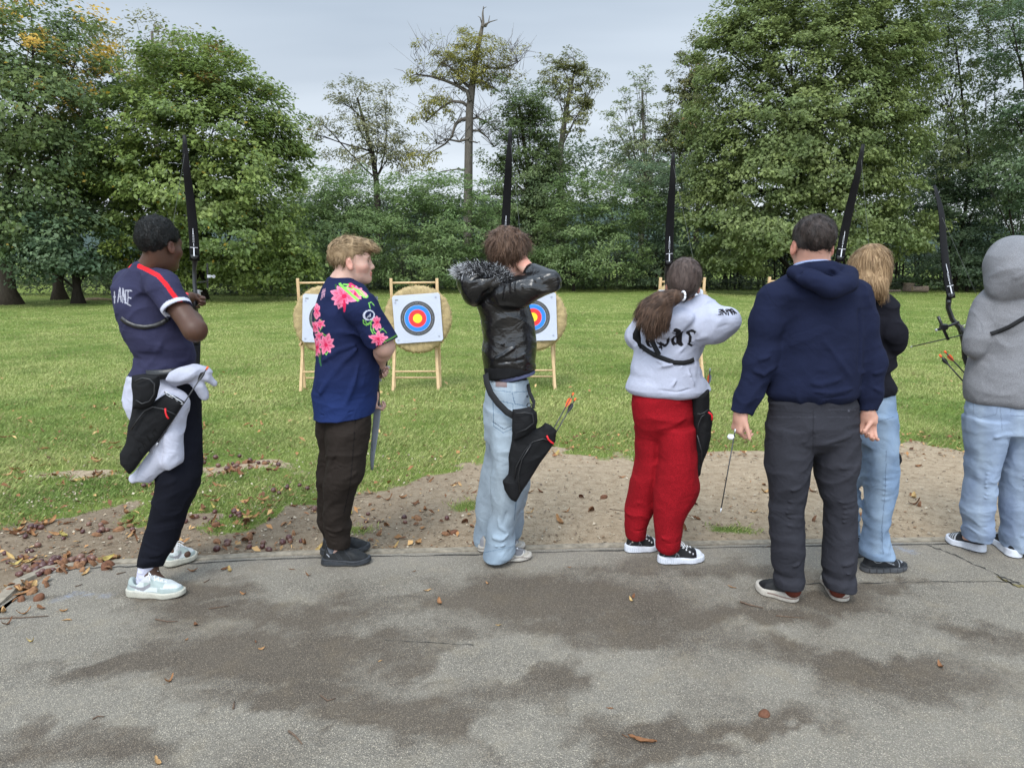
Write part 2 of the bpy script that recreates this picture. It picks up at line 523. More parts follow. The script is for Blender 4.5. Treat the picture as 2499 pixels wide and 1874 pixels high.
# colour painting helpers in photo pixels -----------------------------------
def seg_d(px, py, pts):
    d = np.full(len(px), 1e9)
    for (x0, y0), (x1, y1) in zip(pts[:-1], pts[1:]):
        dx, dy = x1-x0, y1-y0; L = dx*dx+dy*dy+1e-9
        t = np.clip(((px-x0)*dx+(py-y0)*dy)/L, 0, 1)
        d = np.minimum(d, np.hypot(px-x0-t*dx, py-y0-t*dy))
    return d
def inpoly(px, py, poly):
    c = np.zeros(len(px), bool); n = len(poly); j = n-1
    for i in range(n):
        xi, yi = poly[i]; xj, yj = poly[j]
        if yi != yj: c ^= ((yi > py) != (yj > py)) & (px < (xj-xi)*(py-yi)/(yj-yi)+xi)
        j = i
    return c
def L255(r, g, b):
    """display rgb -> linear"""
    return tuple(((c/255+.055)/1.055)**2.4 if c > 10 else c/255/12.92 for c in (r, g, b))
# ================================================================= GROUND
KERB = [(-160, 1705), (0, 1484), (68, 1419), (118, 1396), (203, 1385), (420, 1376), (723, 1360), (1084, 1353), (1469, 1341), (1850, 1333), (2248, 1327), (2499, 1323), (2800, 1320)]
kerb_pts = [ground(*p) for p in KERB]
def kerbY(x):
    return np.interp(x, [p.x for p in kerb_pts[1:]], [p.y for p in kerb_pts[1:]])
EDGE = [(-400, 1330), (0, 1277), (120, 1262), (230, 1240), (330, 1262), (460, 1240), (540, 1262), (640, 1275), (700, 1248), (800, 1225), (905, 1212), (1000, 1180), (1110, 1155), (1200, 1125), (1300, 1100), (1420, 1108), (1560, 1112), (1700, 1108), (1850, 1098), (2050, 1088), (2260, 1092), (2380, 1105), (2499, 1112), (2900, 1130)]
edge_pts = [ground(*p) for p in EDGE]
def edgeY(x): return np.interp(x, [p.x for p in edge_pts], [p.y for p in edge_pts])
PATCH = [(590, 1140, 45, 5), (240, 1155, 40, 4)]
PW = [(ground(p[0], p[1]), p[2]/FPX*ground(p[0], p[1]).y, abs(gY(p[1]-p[3])-gY(p[1]+p[3]))/2) for p in PATCH]
def grassness(x, y):
    g = (y - edgeY(x))*1.0
    for c, rx, ry in PW:
        g = np.minimum(g, (np.sqrt(((x-c.x)/rx)**2+((y-c.y)/ry)**2)-1)*ry*1.2)
    P = np.stack([x, y, x*0], 1).astype(np.float32)
    g = g + .20*vnoise(P, 3.1, 5) + .16*vnoise(P, 8, 9) + .05*vnoise(P, 23, 2)
    # little tufts out on the dirt
    for px, py, r in ((1770, 1290, .10), (1800, 1294, .08), (255, 1378, .12), (330, 1375, .09), (870, 1290, .10), (1160, 1235, .15), (560, 1290, .14)):
        c = ground(px, py); g = np.maximum(g, r - np.hypot((x-c.x), (y-c.y)*1.6) + .05*vnoise(P, 16, 4))
    return g
def grid_sheet(name, xs, ys, mat, attr, z=None, kind='structure'):
    X, Y = np.meshgrid(xs, ys, indexing='ij'); x = X.ravel(); y = Y.ravel()
    zz = np.zeros_like(x) if z is None else z(x, y)
    nx, ny = len(xs), len(ys)
    i = np.arange(nx*ny).reshape(nx, ny)
    F = np.stack([i[:-1, :-1].ravel(), i[1:, :-1].ravel(), i[1:, 1:].ravel(), i[:-1, 1:].ravel()], 1)
    me = npmesh(name, np.stack([x, y, zz], 1), F, True, attr(x, y))
    o = link(name, me, mat); tag(o, kind=kind); return o
def gz(x, y):
    P = np.stack([x, y, x*0], 1).astype(np.float32)
    a = np.clip((y-kerbY(x)-.12)/.5, 0, 1)
    return a*(.012*vnoise(P, 2.2, 3)+.006*vnoise(P, 7, 8)) + .05*np.clip((y-9)/20, 0, 1)*vnoise(P, .25, 1)
m = NT('earth_and_turf')
vc = m.n('ShaderNodeVertexColor', layer_name='col'); sp = m.n('ShaderNodeSeparateColor', {'Color': vc.outputs[0]})
v = m.coord('Object')
gr = sp.outputs[0]
gmix = m.math('ADD', gr, m.math('MULTIPLY', m.math('SUBTRACT', m.noise(v, 30, 5), .5), .35))
gm = m.ramp(gmix, [(.44, 0), (.56, 1)])
earth = m.ramp(m.noise(v, 14, 8, .7), [(.25, (.185, .13, .08)), (.45, (.31, .235, .155)), (.62, (.385, .30, .205)), (.8, (.47, .38, .27))])
bits = m.n('ShaderNodeTexVoronoi', {'Vector': v, 'Scale': 95.0}); bc = m.n('ShaderNodeSeparateColor', {'Color': bits.outputs['Color']})
bm = m.math('MULTIPLY', m.ramp(bits.outputs['Distance'], [(.22, 1), (.34, 0)]), m.ramp(bc.outputs[0], [(.70, 0), (.74, 1)]))
bcol = m.ramp(bc.outputs[1], [(0, (.07, .05, .035)), (.5, (.22, .13, .07)), (.8, (.5, .42, .32)), (1, (.30, .28, .24))])
earth = m.mix(bm, earth, bcol)
damp = m.ramp(sp.outputs[2], [(0, 0), (1, 1)])
earth = m.mix(m.math('MULTIPLY', damp, .5), earth, (.085, .062, .045))
turf = m.ramp(m.noise(v, 1.2, 6, .62), [(.3, (.10, .145, .03)), (.5, (.15, .20, .04)), (.7, (.22, .24, .07))])
turf = m.mix(m.ramp(m.noise(v, 45, 4), [(.4, 0), (.7, .6)]), turf, (.06, .075, .02))
m.base(m.mix(gm, earth, turf)); m.set(rough=.95, spec=.1)
m.bump(m.noise(v, 60, 6, .7), .7, .02)
M_ground = m.m
def gattr(x, y):
    g = grassness(x, y); P = np.stack([x, y, x*0], 1).astype(np.float32)
    c = np.zeros((len(x), 3)); c[:, 0] = np.clip(.5+g*2.2, 0, 1)
    c[:, 2] = np.clip(.85-(x+1.2)*.6+.35*vnoise(P, 1.7, 30), 0, 1)*np.clip((edgeY(x)-y)*3+1.2, 0, 1)
    return c
xs = np.concatenate([np.linspace(-600, -40, 12)[:-1], np.linspace(-40, -9, 22)[:-1], np.linspace(-9, 9, 300), np.linspace(9, 40, 22)[1:], np.linspace(40, 600, 12)[1:]])
ys = np.concatenate([np.linspace(-30, 2.4, 6)[:-1], np.linspace(2.4, 9, 190), np.geomspace(9, 60, 60)[1:], np.linspace(60, 900, 10)[1:]])
grid_sheet('ground', xs, ys, M_ground, gattr, gz)

# ---- asphalt with damp stains
DARK = [(490, 1440, 210, 26), (620, 1500, 250, 34), (330, 1625, 300, 40), (690, 1600, 360, 66), (1000, 1590, 220, 50), (1330, 1460, 400, 52), (1700, 1392, 260, 22), (1480, 1540, 260, 46), (1780, 1505, 200, 22), (2210, 1650, 330, 72), (2380, 1565, 180, 40), (1760, 1790, 460, 56), (1040, 1760, 260, 80), (200, 1830, 300, 50), (2010, 1470, 130, 24), (1960, 1572, 150, 26), (650, 1700, 300, 40), (1300, 1660, 190, 60), (120, 1460, 120, 14), (2150, 1440, 120, 16), (1560, 1400, 160, 14), (1560, 1860, 300, 22)]
LIGHT = [(1690, 1665, 240, 72), (700, 1810, 330, 60), (1280, 1800, 100, 44), (1200, 1610, 130, 26), (150, 1590, 200, 30), (860, 1440, 160, 18), (2100, 1560, 180, 34), (2350, 1800, 260, 60), (180, 1740, 220, 36), (1900, 1830, 200, 30)]
def ellw(lst):
    return [(ground(a, b), c/FPX*ground(a, b).y*1.04, abs(gY(b-d)-gY(b+d))/2) for a, b, c, d in lst]
DW, LW = ellw(DARK), ellw(LIGHT)
def aattr(x, y):
    P = np.stack([x, y, x*0], 1).astype(np.float32)
    wx = x + .12*vnoise(P, 4, 2)+.09*vnoise(P, 11, 3)+.05*vnoise(P, 27, 15); wy = y + .08*vnoise(P, 4, 12)+.06*vnoise(P, 11, 13)+.04*vnoise(P, 27, 14)
    k = np.zeros(len(x))
    for c, rx, ry in DW:
        d = np.sqrt(((wx-c.x)/rx)**2+((wy-c.y)/ry)**2); k = np.maximum(k, np.clip(1.5-d, 0, .95)/.95)
    for c, rx, ry in LW:
        d = np.sqrt(((wx-c.x)/rx)**2+((wy-c.y)/ry)**2); k = k*(1-np.clip(1.3-d, 0, .35)/.35)
    k = np.clip(k*.8+.06+.30*vnoise(P, 2.6, 8)+.12*vnoise(P, 6, 28)+.08*vnoise(P, 8, 18), 0, 1)
    c = np.zeros((len(x), 3)); c[:, 0] = k
    # blue chalk / paint traces
    b = np.zeros(len(x))
    for px, py, rx, ry in ((190, 1462, 55, 7), (150, 1478, 60, 6), (260, 1455, 40, 5), (2200, 1340, 46, 9)):
        g = ground(px, py); sx = rx/FPX*g.y; sy = abs(gY(py-ry)-gY(py+ry))/2
        b = np.maximum(b, np.clip(1.4-np.sqrt(((wx-g.x)/sx)**2+((wy-g.y)/sy)**2), 0, 1))
    c[:, 1] = b*.8
    c[:, 2] = np.clip((x+.2)*.0+1-(kerbY(x)-y)/.35, 0, 1)
    return c
m = NT('asphalt')
v = m.coord('Object')
vc = m.n('ShaderNodeVertexColor', layer_name='col'); sp = m.n('ShaderNodeSeparateColor', {'Color': vc.outputs[0]})
vo = m.n('ShaderNodeTexVoronoi', {'Vector': v, 'Scale': 300.0}); vs_ = m.n('ShaderNodeSeparateColor', {'Color': vo.outputs['Color']})
stone = m.ramp(vs_.outputs[0], [(0, (.085, .074, .059)), (.45, (.195, .172, .138)), (.8, (.30, .265, .21)), (.93, (.42, .36, .265)), (1, (.60, .52, .40))])
fine = m.noise(v, 700, 3, .7)
big = m.noise(v, 2.2, 6, .65)
c0 = m.mix(m.ramp(vo.outputs['Distance'], [(.35, 0), (.6, .75)]), stone, (.115, .103, .086))
c0 = m.mix(m.ramp(big, [(.35, 0), (.7, .35)]), c0, (.31, .28, .225))
c0 = m.mix(m.ramp(m.noise(v, 5, 5, .7), [(.52, 0), (.75, .35)]), c0, (.28, .23, .155))
st = m.math('ADD', sp.outputs[0], m.math('MULTIPLY', m.math('SUBTRACT', m.noise(v, 28, 7, .75), .5), .9))
stm = m.ramp(st, [(.15, 0), (.85, 1)])
c1 = m.mix(m.math('MULTIPLY', stm, .95), c0, m.mix(1, c0, (.50, .455, .425), 'MULTIPLY'))
c1 = m.mix(m.math('MULTIPLY', sp.outputs[1], m.ramp(m.noise(v, 30, 5, .7), [(.4, 0), (.7, .9)])), c1, (.22, .29, .42))
c1 = m.mix(m.math('MULTIPLY', sp.outputs[2], .25), c1, (.32, .28, .23))
m.base(c1); m.set(rough=.9, spec=.22)
hb = m.math('ADD', m.math('MULTIPLY', vo.outputs['Distance'], -1.0), m.math('MULTIPLY', fine, .4))
m.bump(hb, .55, .004)
M_asph = m.m
xs = np.linspace(-3.4, 4.6, 270); ts = np.linspace(0, 1, 120)
kxs = kerbY(xs)
# left border follows the slanting kerb
V = []; nx, ny = len(xs), len(ts)
def left_of(y):   # x of the slanting kerb at depth y
    a, b = kerb_pts[0], kerb_pts[3]
    return np.interp(y, [kerb_pts[i].y for i in (0, 1, 2, 3)], [kerb_pts[i].x for i in (0, 1, 2, 3)])
X = np.zeros((nx, ny)); Y = np.zeros((nx, ny))
for j, t in enumerate(ts):
    yy = 0.3 + t*(1)*1.0*(1)*(np.ones(nx))
    Yr = .3 + t*(np.interp(xs, xs, kxs)-.3)
    xl = left_of(Yr) if True else xs
    X[:, j] = np.maximum(xs, np.where(Yr > kerb_pts[0].y, xl, -9)); Y[:, j] = Yr
x, y = X.ravel(), Y.ravel(); i = np.arange(nx*ny).reshape(nx, ny)
F = np.stack([i[:-1, :-1].ravel(), i[1:, :-1].ravel(), i[1:, 1:].ravel(), i[:-1, 1:].ravel()], 1)
P_ = np.stack([x, y, np.full_like(x, .012)], 1)
area = np.abs((P_[F[:, 1], 0]-P_[F[:, 0], 0]))+np.abs(P_[F[:, 2], 0]-P_[F[:, 3], 0]) > 1e-6
o = link('path', npmesh('path', P_, F[area], False, aattr(x, y)), M_asph); tag(o, kind='structure')
# thin cracks filled with dirt / moss
M_crack = plain('crack_dirt', (.045, .042, .038), .95, var=.5, scale=60)
M_moss = plain('crack_moss', (.16, .13, .055), .95, var=.5, scale=50)
def crack(pts, w, mat, name='path_crack'):
    mb = MB(); P = []
    for (a, b) in zip(pts[:-1], pts[1:]):
        for k in range(10): P.append((a[0]+(b[0]-a[0])*k/10, a[1]+(b[1]-a[1])*k/10))
    G = [ground(p[0], p[1]+RND.uniform(-1.6, 1.6), .0145) for p in P]
    L = []
    for i, g in enumerate(G):
        ww = w*RND.uniform(.2, 1.3)
        L.append((g+Vector((0, -ww, 0)), g+Vector((RND.uniform(-.01, .01), ww, 0))))
    vs = [q for p in L for q in p]; fs = [(2*i, 2*i+2, 2*i+3, 2*i+1) for i in range(len(L)-1)]
    mb.add(vs, fs); return tag(mb.build(name, mat), kind='structure')
crack([(1850, 1432), (1990, 1424), (2200, 1420), (2380, 1418), (2499, 1420)], .0035, M_crack)
crack([(2265, 1330), (2330, 1355), (2420, 1395), (2499, 1430)], .007, M_crack)
crack([(2440, 1410), (2470, 1424), (2530, 1440)], .035, M_moss)
crack([(940, 1560), (1080, 1568), (1160, 1572)], .002, M_crack)
# kerb: flat concrete edging, one run
M_kerb = plain('kerb_concrete', (.235, .20, .15), .95, var=.38, scale=26, bump=.5)
mb = MB(); prev = None
for i, p in enumerate(kerb_pts):
    d = (kerb_pts[min(i+1, len(kerb_pts)-1)]-kerb_pts[max(i-1, 0)]).normalized(); n = Vector((-d.y, d.x, 0))
    ring = [p + n*0.004, p + n*.008 + Vector((0, 0, .015)), p + n*.06+Vector((0, 0, .016)), p+n*.066+Vector((0, 0, -.02)), p+Vector((0, 0, -.02))]
    if prev: mb.add(prev+ring, [(k, k+5, (k+1) % 5+5, (k+1) % 5) for k in range(5)])
    prev = ring
tag(mb.build('kerb', M_kerb), kind='structure')
crack([(a, b+1.2) for a, b in KERB[2:]], .006, M_crack, 'path_crack')

# ---- distant hill
m = plain('hill_wood', (.035, .055, .045), .95, var=.3, scale=.05, bump=0)
xs = np.linspace(-420, 420, 90); top = np.array([28+9*math.sin(q*.011+1)+2.2*RND.random() for q in xs])
V = []; 
for q, h in zip(xs, top): V += [(q, 640, -1), (q, 560-.0*q, h*.5), (q, 640, h+12), (q, 760, -1)]
F = [(4*i+k, 4*i+4+k, 4*i+5+k, 4*i+1+k) for i in range(len(xs)-1) for k in range(3)]
V = np.array(V); V[::4, 1] = 480
o = link('hill', npmesh('hill', V, np.array(F), True), m); tag(o, kind='structure')

# ================================================================= GRASS
m = NT('grass_blades'); vc = m.n('ShaderNodeVertexColor', layer_name='col')
m.base(vc.outputs[0]); m.set(rough=.7, spec=.25)
tr = m.n('ShaderNodeBsdfTranslucent', {'Color': vc.outputs[0]}); mx = m.n('ShaderNodeMixShader', {0: .3, 1: m.b.outputs[0], 2: tr.outputs[0]})
m.l(mx.outputs[0], m.t.nodes['Material Output'].inputs[0]); M_grass = m.m
def blades(n, y0, y1, wd, ht, seed):
    r = np.random.default_rng(seed)
    y = y0*np.exp(r.random(n)*math.log(y1/y0)) if y1/y0 > 1.5 else y0+(y1-y0)*r.random(n)
    x = (r.random(n)*2-1)*(y*.80+.3)
    P = np.stack([x, y, x*0], 1).astype(np.float32)
    g = grassness(x, y) + .05
    den = .5+.6*vnoise(P, 2.3, 40)+.4*vnoise(P, .6, 41)
    k = (g > 0) & (r.random(n) < np.clip(.62+den*.5, .2, 1)*np.clip(g/.42, .22, 1)) & (y > kerbY(x)+.1)
    x, y, P = x[k], y[k], P[k]; n = len(x)
    a = r.random(n)*2*np.pi; ln = ht*(.55+.7*r.random(n))*(1+.45*vnoise(P, 3.3, 50)); lean = ln*(.25+.9*r.random(n))
    ww = wd*(.6+.8*r.random(n))
    z = gz(x, y)
    ca, sa = np.cos(a), np.sin(a); b = a+np.pi/2+r.normal(0, .4, n)
    bx, by = np.cos(b)*ww, np.sin(b)*ww
    v0 = np.stack([x-bx, y-by, z], 1); v1 = np.stack([x+bx, y+by, z], 1)
    mx_, my_ = x+ca*lean*.4, y+sa*lean*.4
    v2 = np.stack([mx_+bx*.7, my_+by*.7, z+ln*.65], 1)
    v3 = np.stack([x+ca*lean, y+sa*lean, z+ln*.95], 1)
    V = np.stack([v0, v1, v2, v3], 1).reshape(-1, 3)
    F = np.arange(4*n).reshape(n, 4)
    t = np.clip(.62+.45*vnoise(P, .4, 60)+.5*vnoise(P, 1.3, 61)+.3*vnoise(P, 4, 62)+.2*r.normal(0, 1, n), 0, 1)[:, None]
    c = np.array([.165, .245, .058])*(1-t)+np.array([.42, .44, .165])*t
    dry = (r.random(n) < .05+.10*np.clip(vnoise(P, .8, 66), 0, 1))[:, None]
    c = np.where(dry, np.array([.33, .28, .13]), c)*(.8+.4*r.random((n, 1)))
    return V, F, np.repeat(c, 4, 0)
parts = [blades(190000, 3.9, 7.5, .0024, .034, 1), blades(260000, 7.5, 15, .0040, .030, 2), blades(230000, 15, 42, .0085, .028, 3)]
if FAST: parts = [blades(40000, 3.9, 9, .006, .04, 1), blades(40000, 9, 42, .02, .06, 3)]
off = 0; Vs, Fs, Cs = [], [], []
for V, F, C in parts: Vs.append(V); Fs.append(F+off); Cs.append(C); off += len(V)
o = link('lawn_grass', npmesh('lawn_grass', np.concatenate(Vs), np.concatenate(Fs), False, np.concatenate(Cs)), M_grass)
tag(o, 'short green lawn grass across the whole field', 'grass', kind='stuff')

# ================================================================= TREES
def leafmat(name, trans=.42, rough=.5):
    m = NT(name); vc = m.n('ShaderNodeVertexColor', layer_name='col')
    m.base(vc.outputs[0]); m.set(rough=rough, spec=.35)
    tr = m.n('ShaderNodeBsdfTranslucent', {'Color': vc.outputs[0]}); mx = m.n('ShaderNodeMixShader', {0: trans, 1: m.b.outputs[0], 2: tr.outputs[0]})
    m.l(mx.outputs[0], m.t.nodes['Material Output'].inputs[0]); return m.m
M_leaf = leafmat('tree_leaves')
def barkmat(name, c):
    m = NT(name); v = m.coord('Object', (6, 6, 1.2))
    n = m.noise(v, 3, 8, .7)
    m.base(m.ramp(n, [(.3, tuple(q*.5 for q in c)), (.7, c)])); m.set(rough=.95, spec=.1); m.bump(n, .8, .05); return m.m
M_bark = barkmat('bark_brown', (.085, .068, .052)); M_bark2 = barkmat('bark_grey', (.17, .15, .125)); M_bark3 = barkmat('bark_dark', (.045, .038, .03))
GREEN = (.050, .090, .026); LGREEN = (.095, .145, .038); BLUEG = (.042, .082, .045); YEL = (.42, .30, .04); RUS = (.20, .11, .04)
def leaves(centres, rad, nper, size, cols, r, aspect=.62, flat=.5, droop=.35, outc=None, narrow=False):
    """clumps of leaves: centres (n,3), rad (n,), colours (n,3)"""
    n = len(centres); k = np.repeat(np.arange(n), nper); N = len(k)
    d = r.normal(0, 1, (N, 3)); d /= np.linalg.norm(d, axis=1, keepdims=True)+1e-9
    d *= (r.random((N, 1))**.45)
    off = d*rad[k][:, None]*np.array([1, 1, flat])
    # sprays sag outwards
    off[:, 2] -= droop*rad[k]*(off[:, 0]**2+off[:, 1]**2)/(rad[k]**2+1e-9)*.6
    C = centres[k]+off
    nrm = np.stack([r.normal(0, .55, N), r.normal(0, .55, N)-.15, np.ones(N)], 1)
    if outc is not None:
        o_ = C-outc; o_ /= np.linalg.norm(o_, axis=1, keepdims=True)+1e-9; nrm += o_*.8
    nrm /= np.linalg.norm(nrm, axis=1, keepdims=True)
    a = r.normal(0, 1, (N, 3)); u = np.cross(nrm, a); u /= np.linalg.norm(u, axis=1, keepdims=True)+1e-9
    v = np.cross(nrm, u)
    s = size*(.45+1.15*r.random((N, 1))**1.4)
    L = u*s; W = v*s*aspect*.5
    v0 = C-L*.5; v1 = C-L*.05+W+nrm*s*.1; v2 = C+L*.5-nrm*s*.12; v3 = C-L*.05-W+nrm*s*.1
    V = np.stack([v0, v1, v2, v3], 1).reshape(-1, 3)
    c = cols[k]*(.65+.7*r.random((N, 1)))*np.array([2.35, 1.92, 2.1])
    return V, np.arange(4*N).reshape(N, 4), np.repeat(c, 4, 0)
def limb(mb, a, b, r0, r1, rr, sag=.12, n=6):
    a, b = Vector(a), Vector(b); L = (b-a).length; pts = []
    mid = Vector((rr.uniform(-1, 1), rr.uniform(-1, 1), rr.uniform(-.3, 1)))*L*sag
    for i in range(n+1):
        t = i/n; p = a.lerp(b, t)+mid*(4*t*(1-t))*.6+Vector((rr.uniform(-1, 1), rr.uniform(-1, 1), rr.uniform(-1, 1)))*L*.012
        pts.append(p)
    mb.tube(pts, [r0+(r1-r0)*(i/n)**.8 for i in range(n+1)], 6)
    return pts
LEAFSCALE = .25 if FAST else 1.0
def tree(kind, label, Y, base, blobs, trunk, leaf=.13, clump=.75, nper=70, dens=1.0, col=GREEN, col2=LGREEN, yellow=0.0, ytop=None, bark=None, seed=1, group=None, cat='tree', flat=.5, aspect=.62, trunkpath=None, limbs=True, droop=.35, ybase=None, parent=None, inner=.35):
    """blobs: (px, py, rx_px, ry_px, depth offset m, depth radius m, weight)"""
    r = np.random.default_rng(seed); rr = random.Random(seed)
    if ybase is None: ybase = Y
    b = at(base, 0, Y); x0 = (base-CX)/FPX*Y*CT*1.0
    # ground point under px base at depth Y
    x0 = at(base, 700, Y).x
    root = empty(kind, (x0, Y, 0)); tag(root, label, cat, group)
    cs, rs, cc = [], [], []
    mb = MB()
    tops = []
    for bl in blobs:
        px, py, rx, ry, dy, dr, wt = (tuple(bl)+(0, 0, 1))[:7] if len(bl) >= 7 else (tuple(bl)+(0, None, 1)[len(bl)-4:])
        c = at(px, py, Y+dy); sx = rx/FPX*(Y+dy); sz = ry/FPX*(Y+dy); sy = dr if dr else min(sx, sz)*.9
        n = max(3, int(dens*wt*(sx*sz+sx*sy+sy*sz)/(clump**2)*1.9))
        d = r.normal(0, 1, (n, 3)); d[:, 1] -= .35; d /= np.linalg.norm(d, axis=1, keepdims=True)
        rad = np.where(r.random(n) < inner, .35+.5*r.random(n), .8+.28*r.random(n))[:, None]
        C = np.array(c)[None]+d*rad*np.array([sx, sy, sz])
        C = C[C[:, 2] > .4]
        cs.append(C); rs.append(clump*(.55+.8*r.random(len(C))))
        t = r.random((len(C), 1)); h = np.clip((C[:, 2:3]-2)/10, 0, 1)
        base_c = np.array(col)*(1-t*.8)+np.array(col2)*t*.8
        if yellow:
            px_, py_ = tpx(C)
            hy = np.ones(len(C)) if ytop is None else np.clip((ytop-py_)/150+.3, 0, 1.5)
            yy = (r.random(len(C)) < yellow*hy)[:, None]
            base_c = np.where(yy, np.array(YEL if seed % 2 else RUS)*.55+base_c*.45, base_c)
        cc.append(base_c); tops.append((c, sx, sz, C))
    cen = np.concatenate(cs); rad = np.concatenate(rs); colr = np.concatenate(cc)
    np_ = max(8, int(nper*LEAFSCALE))
    V, F, C = leaves(cen, rad, np_, leaf*(1.8 if FAST else 1), colr, r, aspect, flat, droop, outc=cen.mean(0))
    if yellow:
        ly = np.repeat((r.random(len(F)) < yellow*.12), 4)[:, None]; C = np.where(ly, np.array(YEL)*.9, C)
    me = npmesh('crown', V-np.array([x0, Y, 0]), F, False, C)
    cr = link('crown', me, M_leaf, root)
    # trunk and limbs
    if trunk:
        tr0, th = trunk
        if trunkpath: tp = [at(a_, b_, Y) for a_, b_ in trunkpath]; tp = [Vector((tp[0].x, Y, -.1))]+tp[1 if tp[0].z < .5 else 0:]
        else:
            ctop = max(tops, key=lambda t: t[0].z)[0]; tp = [Vector((x0, Y, -.1)), Vector((x0, Y, .5)), Vector((x0+.05*th*.3, Y, th*.5)), Vector((x0+(ctop.x-x0)*.5, Y, th))]
        nn = len(tp)-1
        rads = [tr0*1.5]+[tr0*(1-.75*(i/nn)) for i in range(1, nn+1)]
        mb.tube([p-Vector((x0, Y, 0)) for p in tp], rads, 12)
        if limbs:
            for c, sx, sz, C in tops:
                k = rr.randrange(max(1, nn//2), nn+1); a = tp[k]
                if c.z < a.z: a = tp[max(1, k-1)]
                P = limb(mb, a-Vector((x0, Y, 0)), c-Vector((x0, Y, 0)), tr0*.26, tr0*.06, rr)
                for q in C[r.permutation(len(C))[:9]]:
                    limb(mb, P[rr.randrange(2, len(P))], Vector(q)-Vector((x0, Y, 0)), tr0*.055, .010, rr, .15, 4)
        mb.build('trunk', bark or M_bark, root, True)
    return root
LT = 'trees along the far edge of the field'
tree('broadleaf_tree', 'tall leafy tree at the left border with a stout brown trunk', 26, 20,
     [(-60, 60, 150, 130, 2, 3, 1), (90, 70, 140, 110, 1, 3, 1), (-80, 260, 190, 140, 0, 3, 1), (120, 200, 140, 110, 0, 2.5, 1), (60, 330, 150, 130, -1, 2.5, 1), (-60, 450, 160, 120, -1, 3, 1), (150, 420, 110, 110, 0, 2, 1), (40, 560, 130, 60, -1, 2.5, .8)],
     (.34, 7), leaf=.15, clump=.7, nper=90, dens=.9, col=(.047, .085, .030), col2=(.085, .13, .036), yellow=.08, ytop=230, seed=3, group=LT)
tree('broadleaf_tree', 'dark leafy tree with a short thick leaning trunk, second trunk from the left border', 28.5, 143,
     [(200, 120, 70, 110, 1, 2, 1), (230, 250, 90, 110, 1, 2, 1), (190, 360, 110, 100, 0, 2, 1), (150, 560, 90, 70, 0, 2, 1), (250, 480, 100, 100, 0, 2, 1)],
     (.26, 5.5), leaf=.15, clump=.65, nper=90, dens=1.0, col=(.040, .075, .035), col2=(.07, .115, .04), yellow=.12, ytop=300, seed=5, group=LT)
tree('broadleaf_tree', 'dark leafy tree with a slim straight trunk, third trunk from the left border', 26.3, 187,
     [(190, 590, 100, 80, -.5, 2, 1), (110, 640, 100, 45, -.5, 1.6, 1), (60, 520, 90, 80, -1, 1.6, .8), (230, 640, 70, 40, 0, 1.5, .8)],
     (.20, 4.5), leaf=.14, clump=.6, nper=90, dens=1.1, col=(.040, .080, .040), col2=(.075, .125, .055), seed=8, bark=M_bark3, group=LT)
tree('broadleaf_tree', 'pale thin-leaved tree rising behind the maples on the left', 42, 400,
     [(395, 90, 50, 45, 0, 2.5, 1), (460, 130, 60, 60, 0, 2.5, 1), (340, 140, 60, 50, 0, 2.5, 1), (400, 180, 90, 60, 0, 3, 1), (270, 110, 50, 60, 1, 2.5, .8), (540, 170, 40, 50, 0, 2, .7)],
     (.3, 14), leaf=.19, clump=.8, nper=34, dens=.7, col=(.075, .095, .045), col2=(.12, .135, .06), seed=9, bark=M_bark2, group=LT)
tree('maple_tree', 'broad rounded maple with reddish tips, left of the target stands', 29, 490,
     [(470, 150, 90, 60, 0, 2.5, 1), (430, 230, 110, 90, 0, 3, 1), (560, 220, 90, 80, 0, 2.5, 1), (640, 270, 70, 80, 0, 2, 1), (510, 330, 150, 110, -1, 3, 1), (360, 330, 110, 110, -1, 3, 1), (680, 370, 70, 90, 0, 2.2, 1), (610, 450, 120, 100, -1, 3, 1), (430, 470, 150, 100, -1.5, 3, 1), (320, 450, 90, 100, -.5, 2.4, 1), (560, 570, 150, 90, -1.5, 2.6, 1), (690, 590, 85, 80, -.5, 2, 1), (380, 590, 110, 80, -1, 2.4, 1), (640, 660, 120, 45, -.5, 1.8, 1), (440, 650, 110, 45, -.5, 1.8, .8), (735, 640, 40, 50, 0, 1.2, 1), (720, 330, 35, 50, 0, 1.2, .8)],
     (.24, 7), leaf=.15, clump=.62, nper=95, dens=1.1, col=(.055, .098, .026), col2=(.11, .165, .036), yellow=.06, ytop=180, seed=12, bark=M_bark3, group=LT)
# thin locust, left of the dead-topped tree
tree('locust_tree', 'slender open-crowned locust tree against the sky', 44, 925,
     [(852, 225, 42, 32, 0, 1.6, 1), (830, 250, 30, 22, 0, 1, 1), (935, 245, 45, 40, 0, 1.6, 1), (790, 305, 40, 20, 0, 1.4, 1), (870, 300, 55, 35, 0, 1.6, 1), (930, 320, 55, 50, 0, 1.8, 1), (965, 360, 45, 45, 0, 1.6, 1), (850, 400, 60, 40, 0, 2, .8), (985, 400, 40, 40, 0, 1.6, .8), (760, 325, 25, 22, 0, 1, .8)],
     (.24, 12), leaf=.16, clump=.55, nper=40, dens=.95, col=(.075, .10, .048), col2=(.12, .135, .06), seed=15, bark=M_bark3, trunkpath=[(925, 700), (925, 560), (918, 440), (908, 370), (888, 300), (872, 240)], group=LT, aspect=.4)
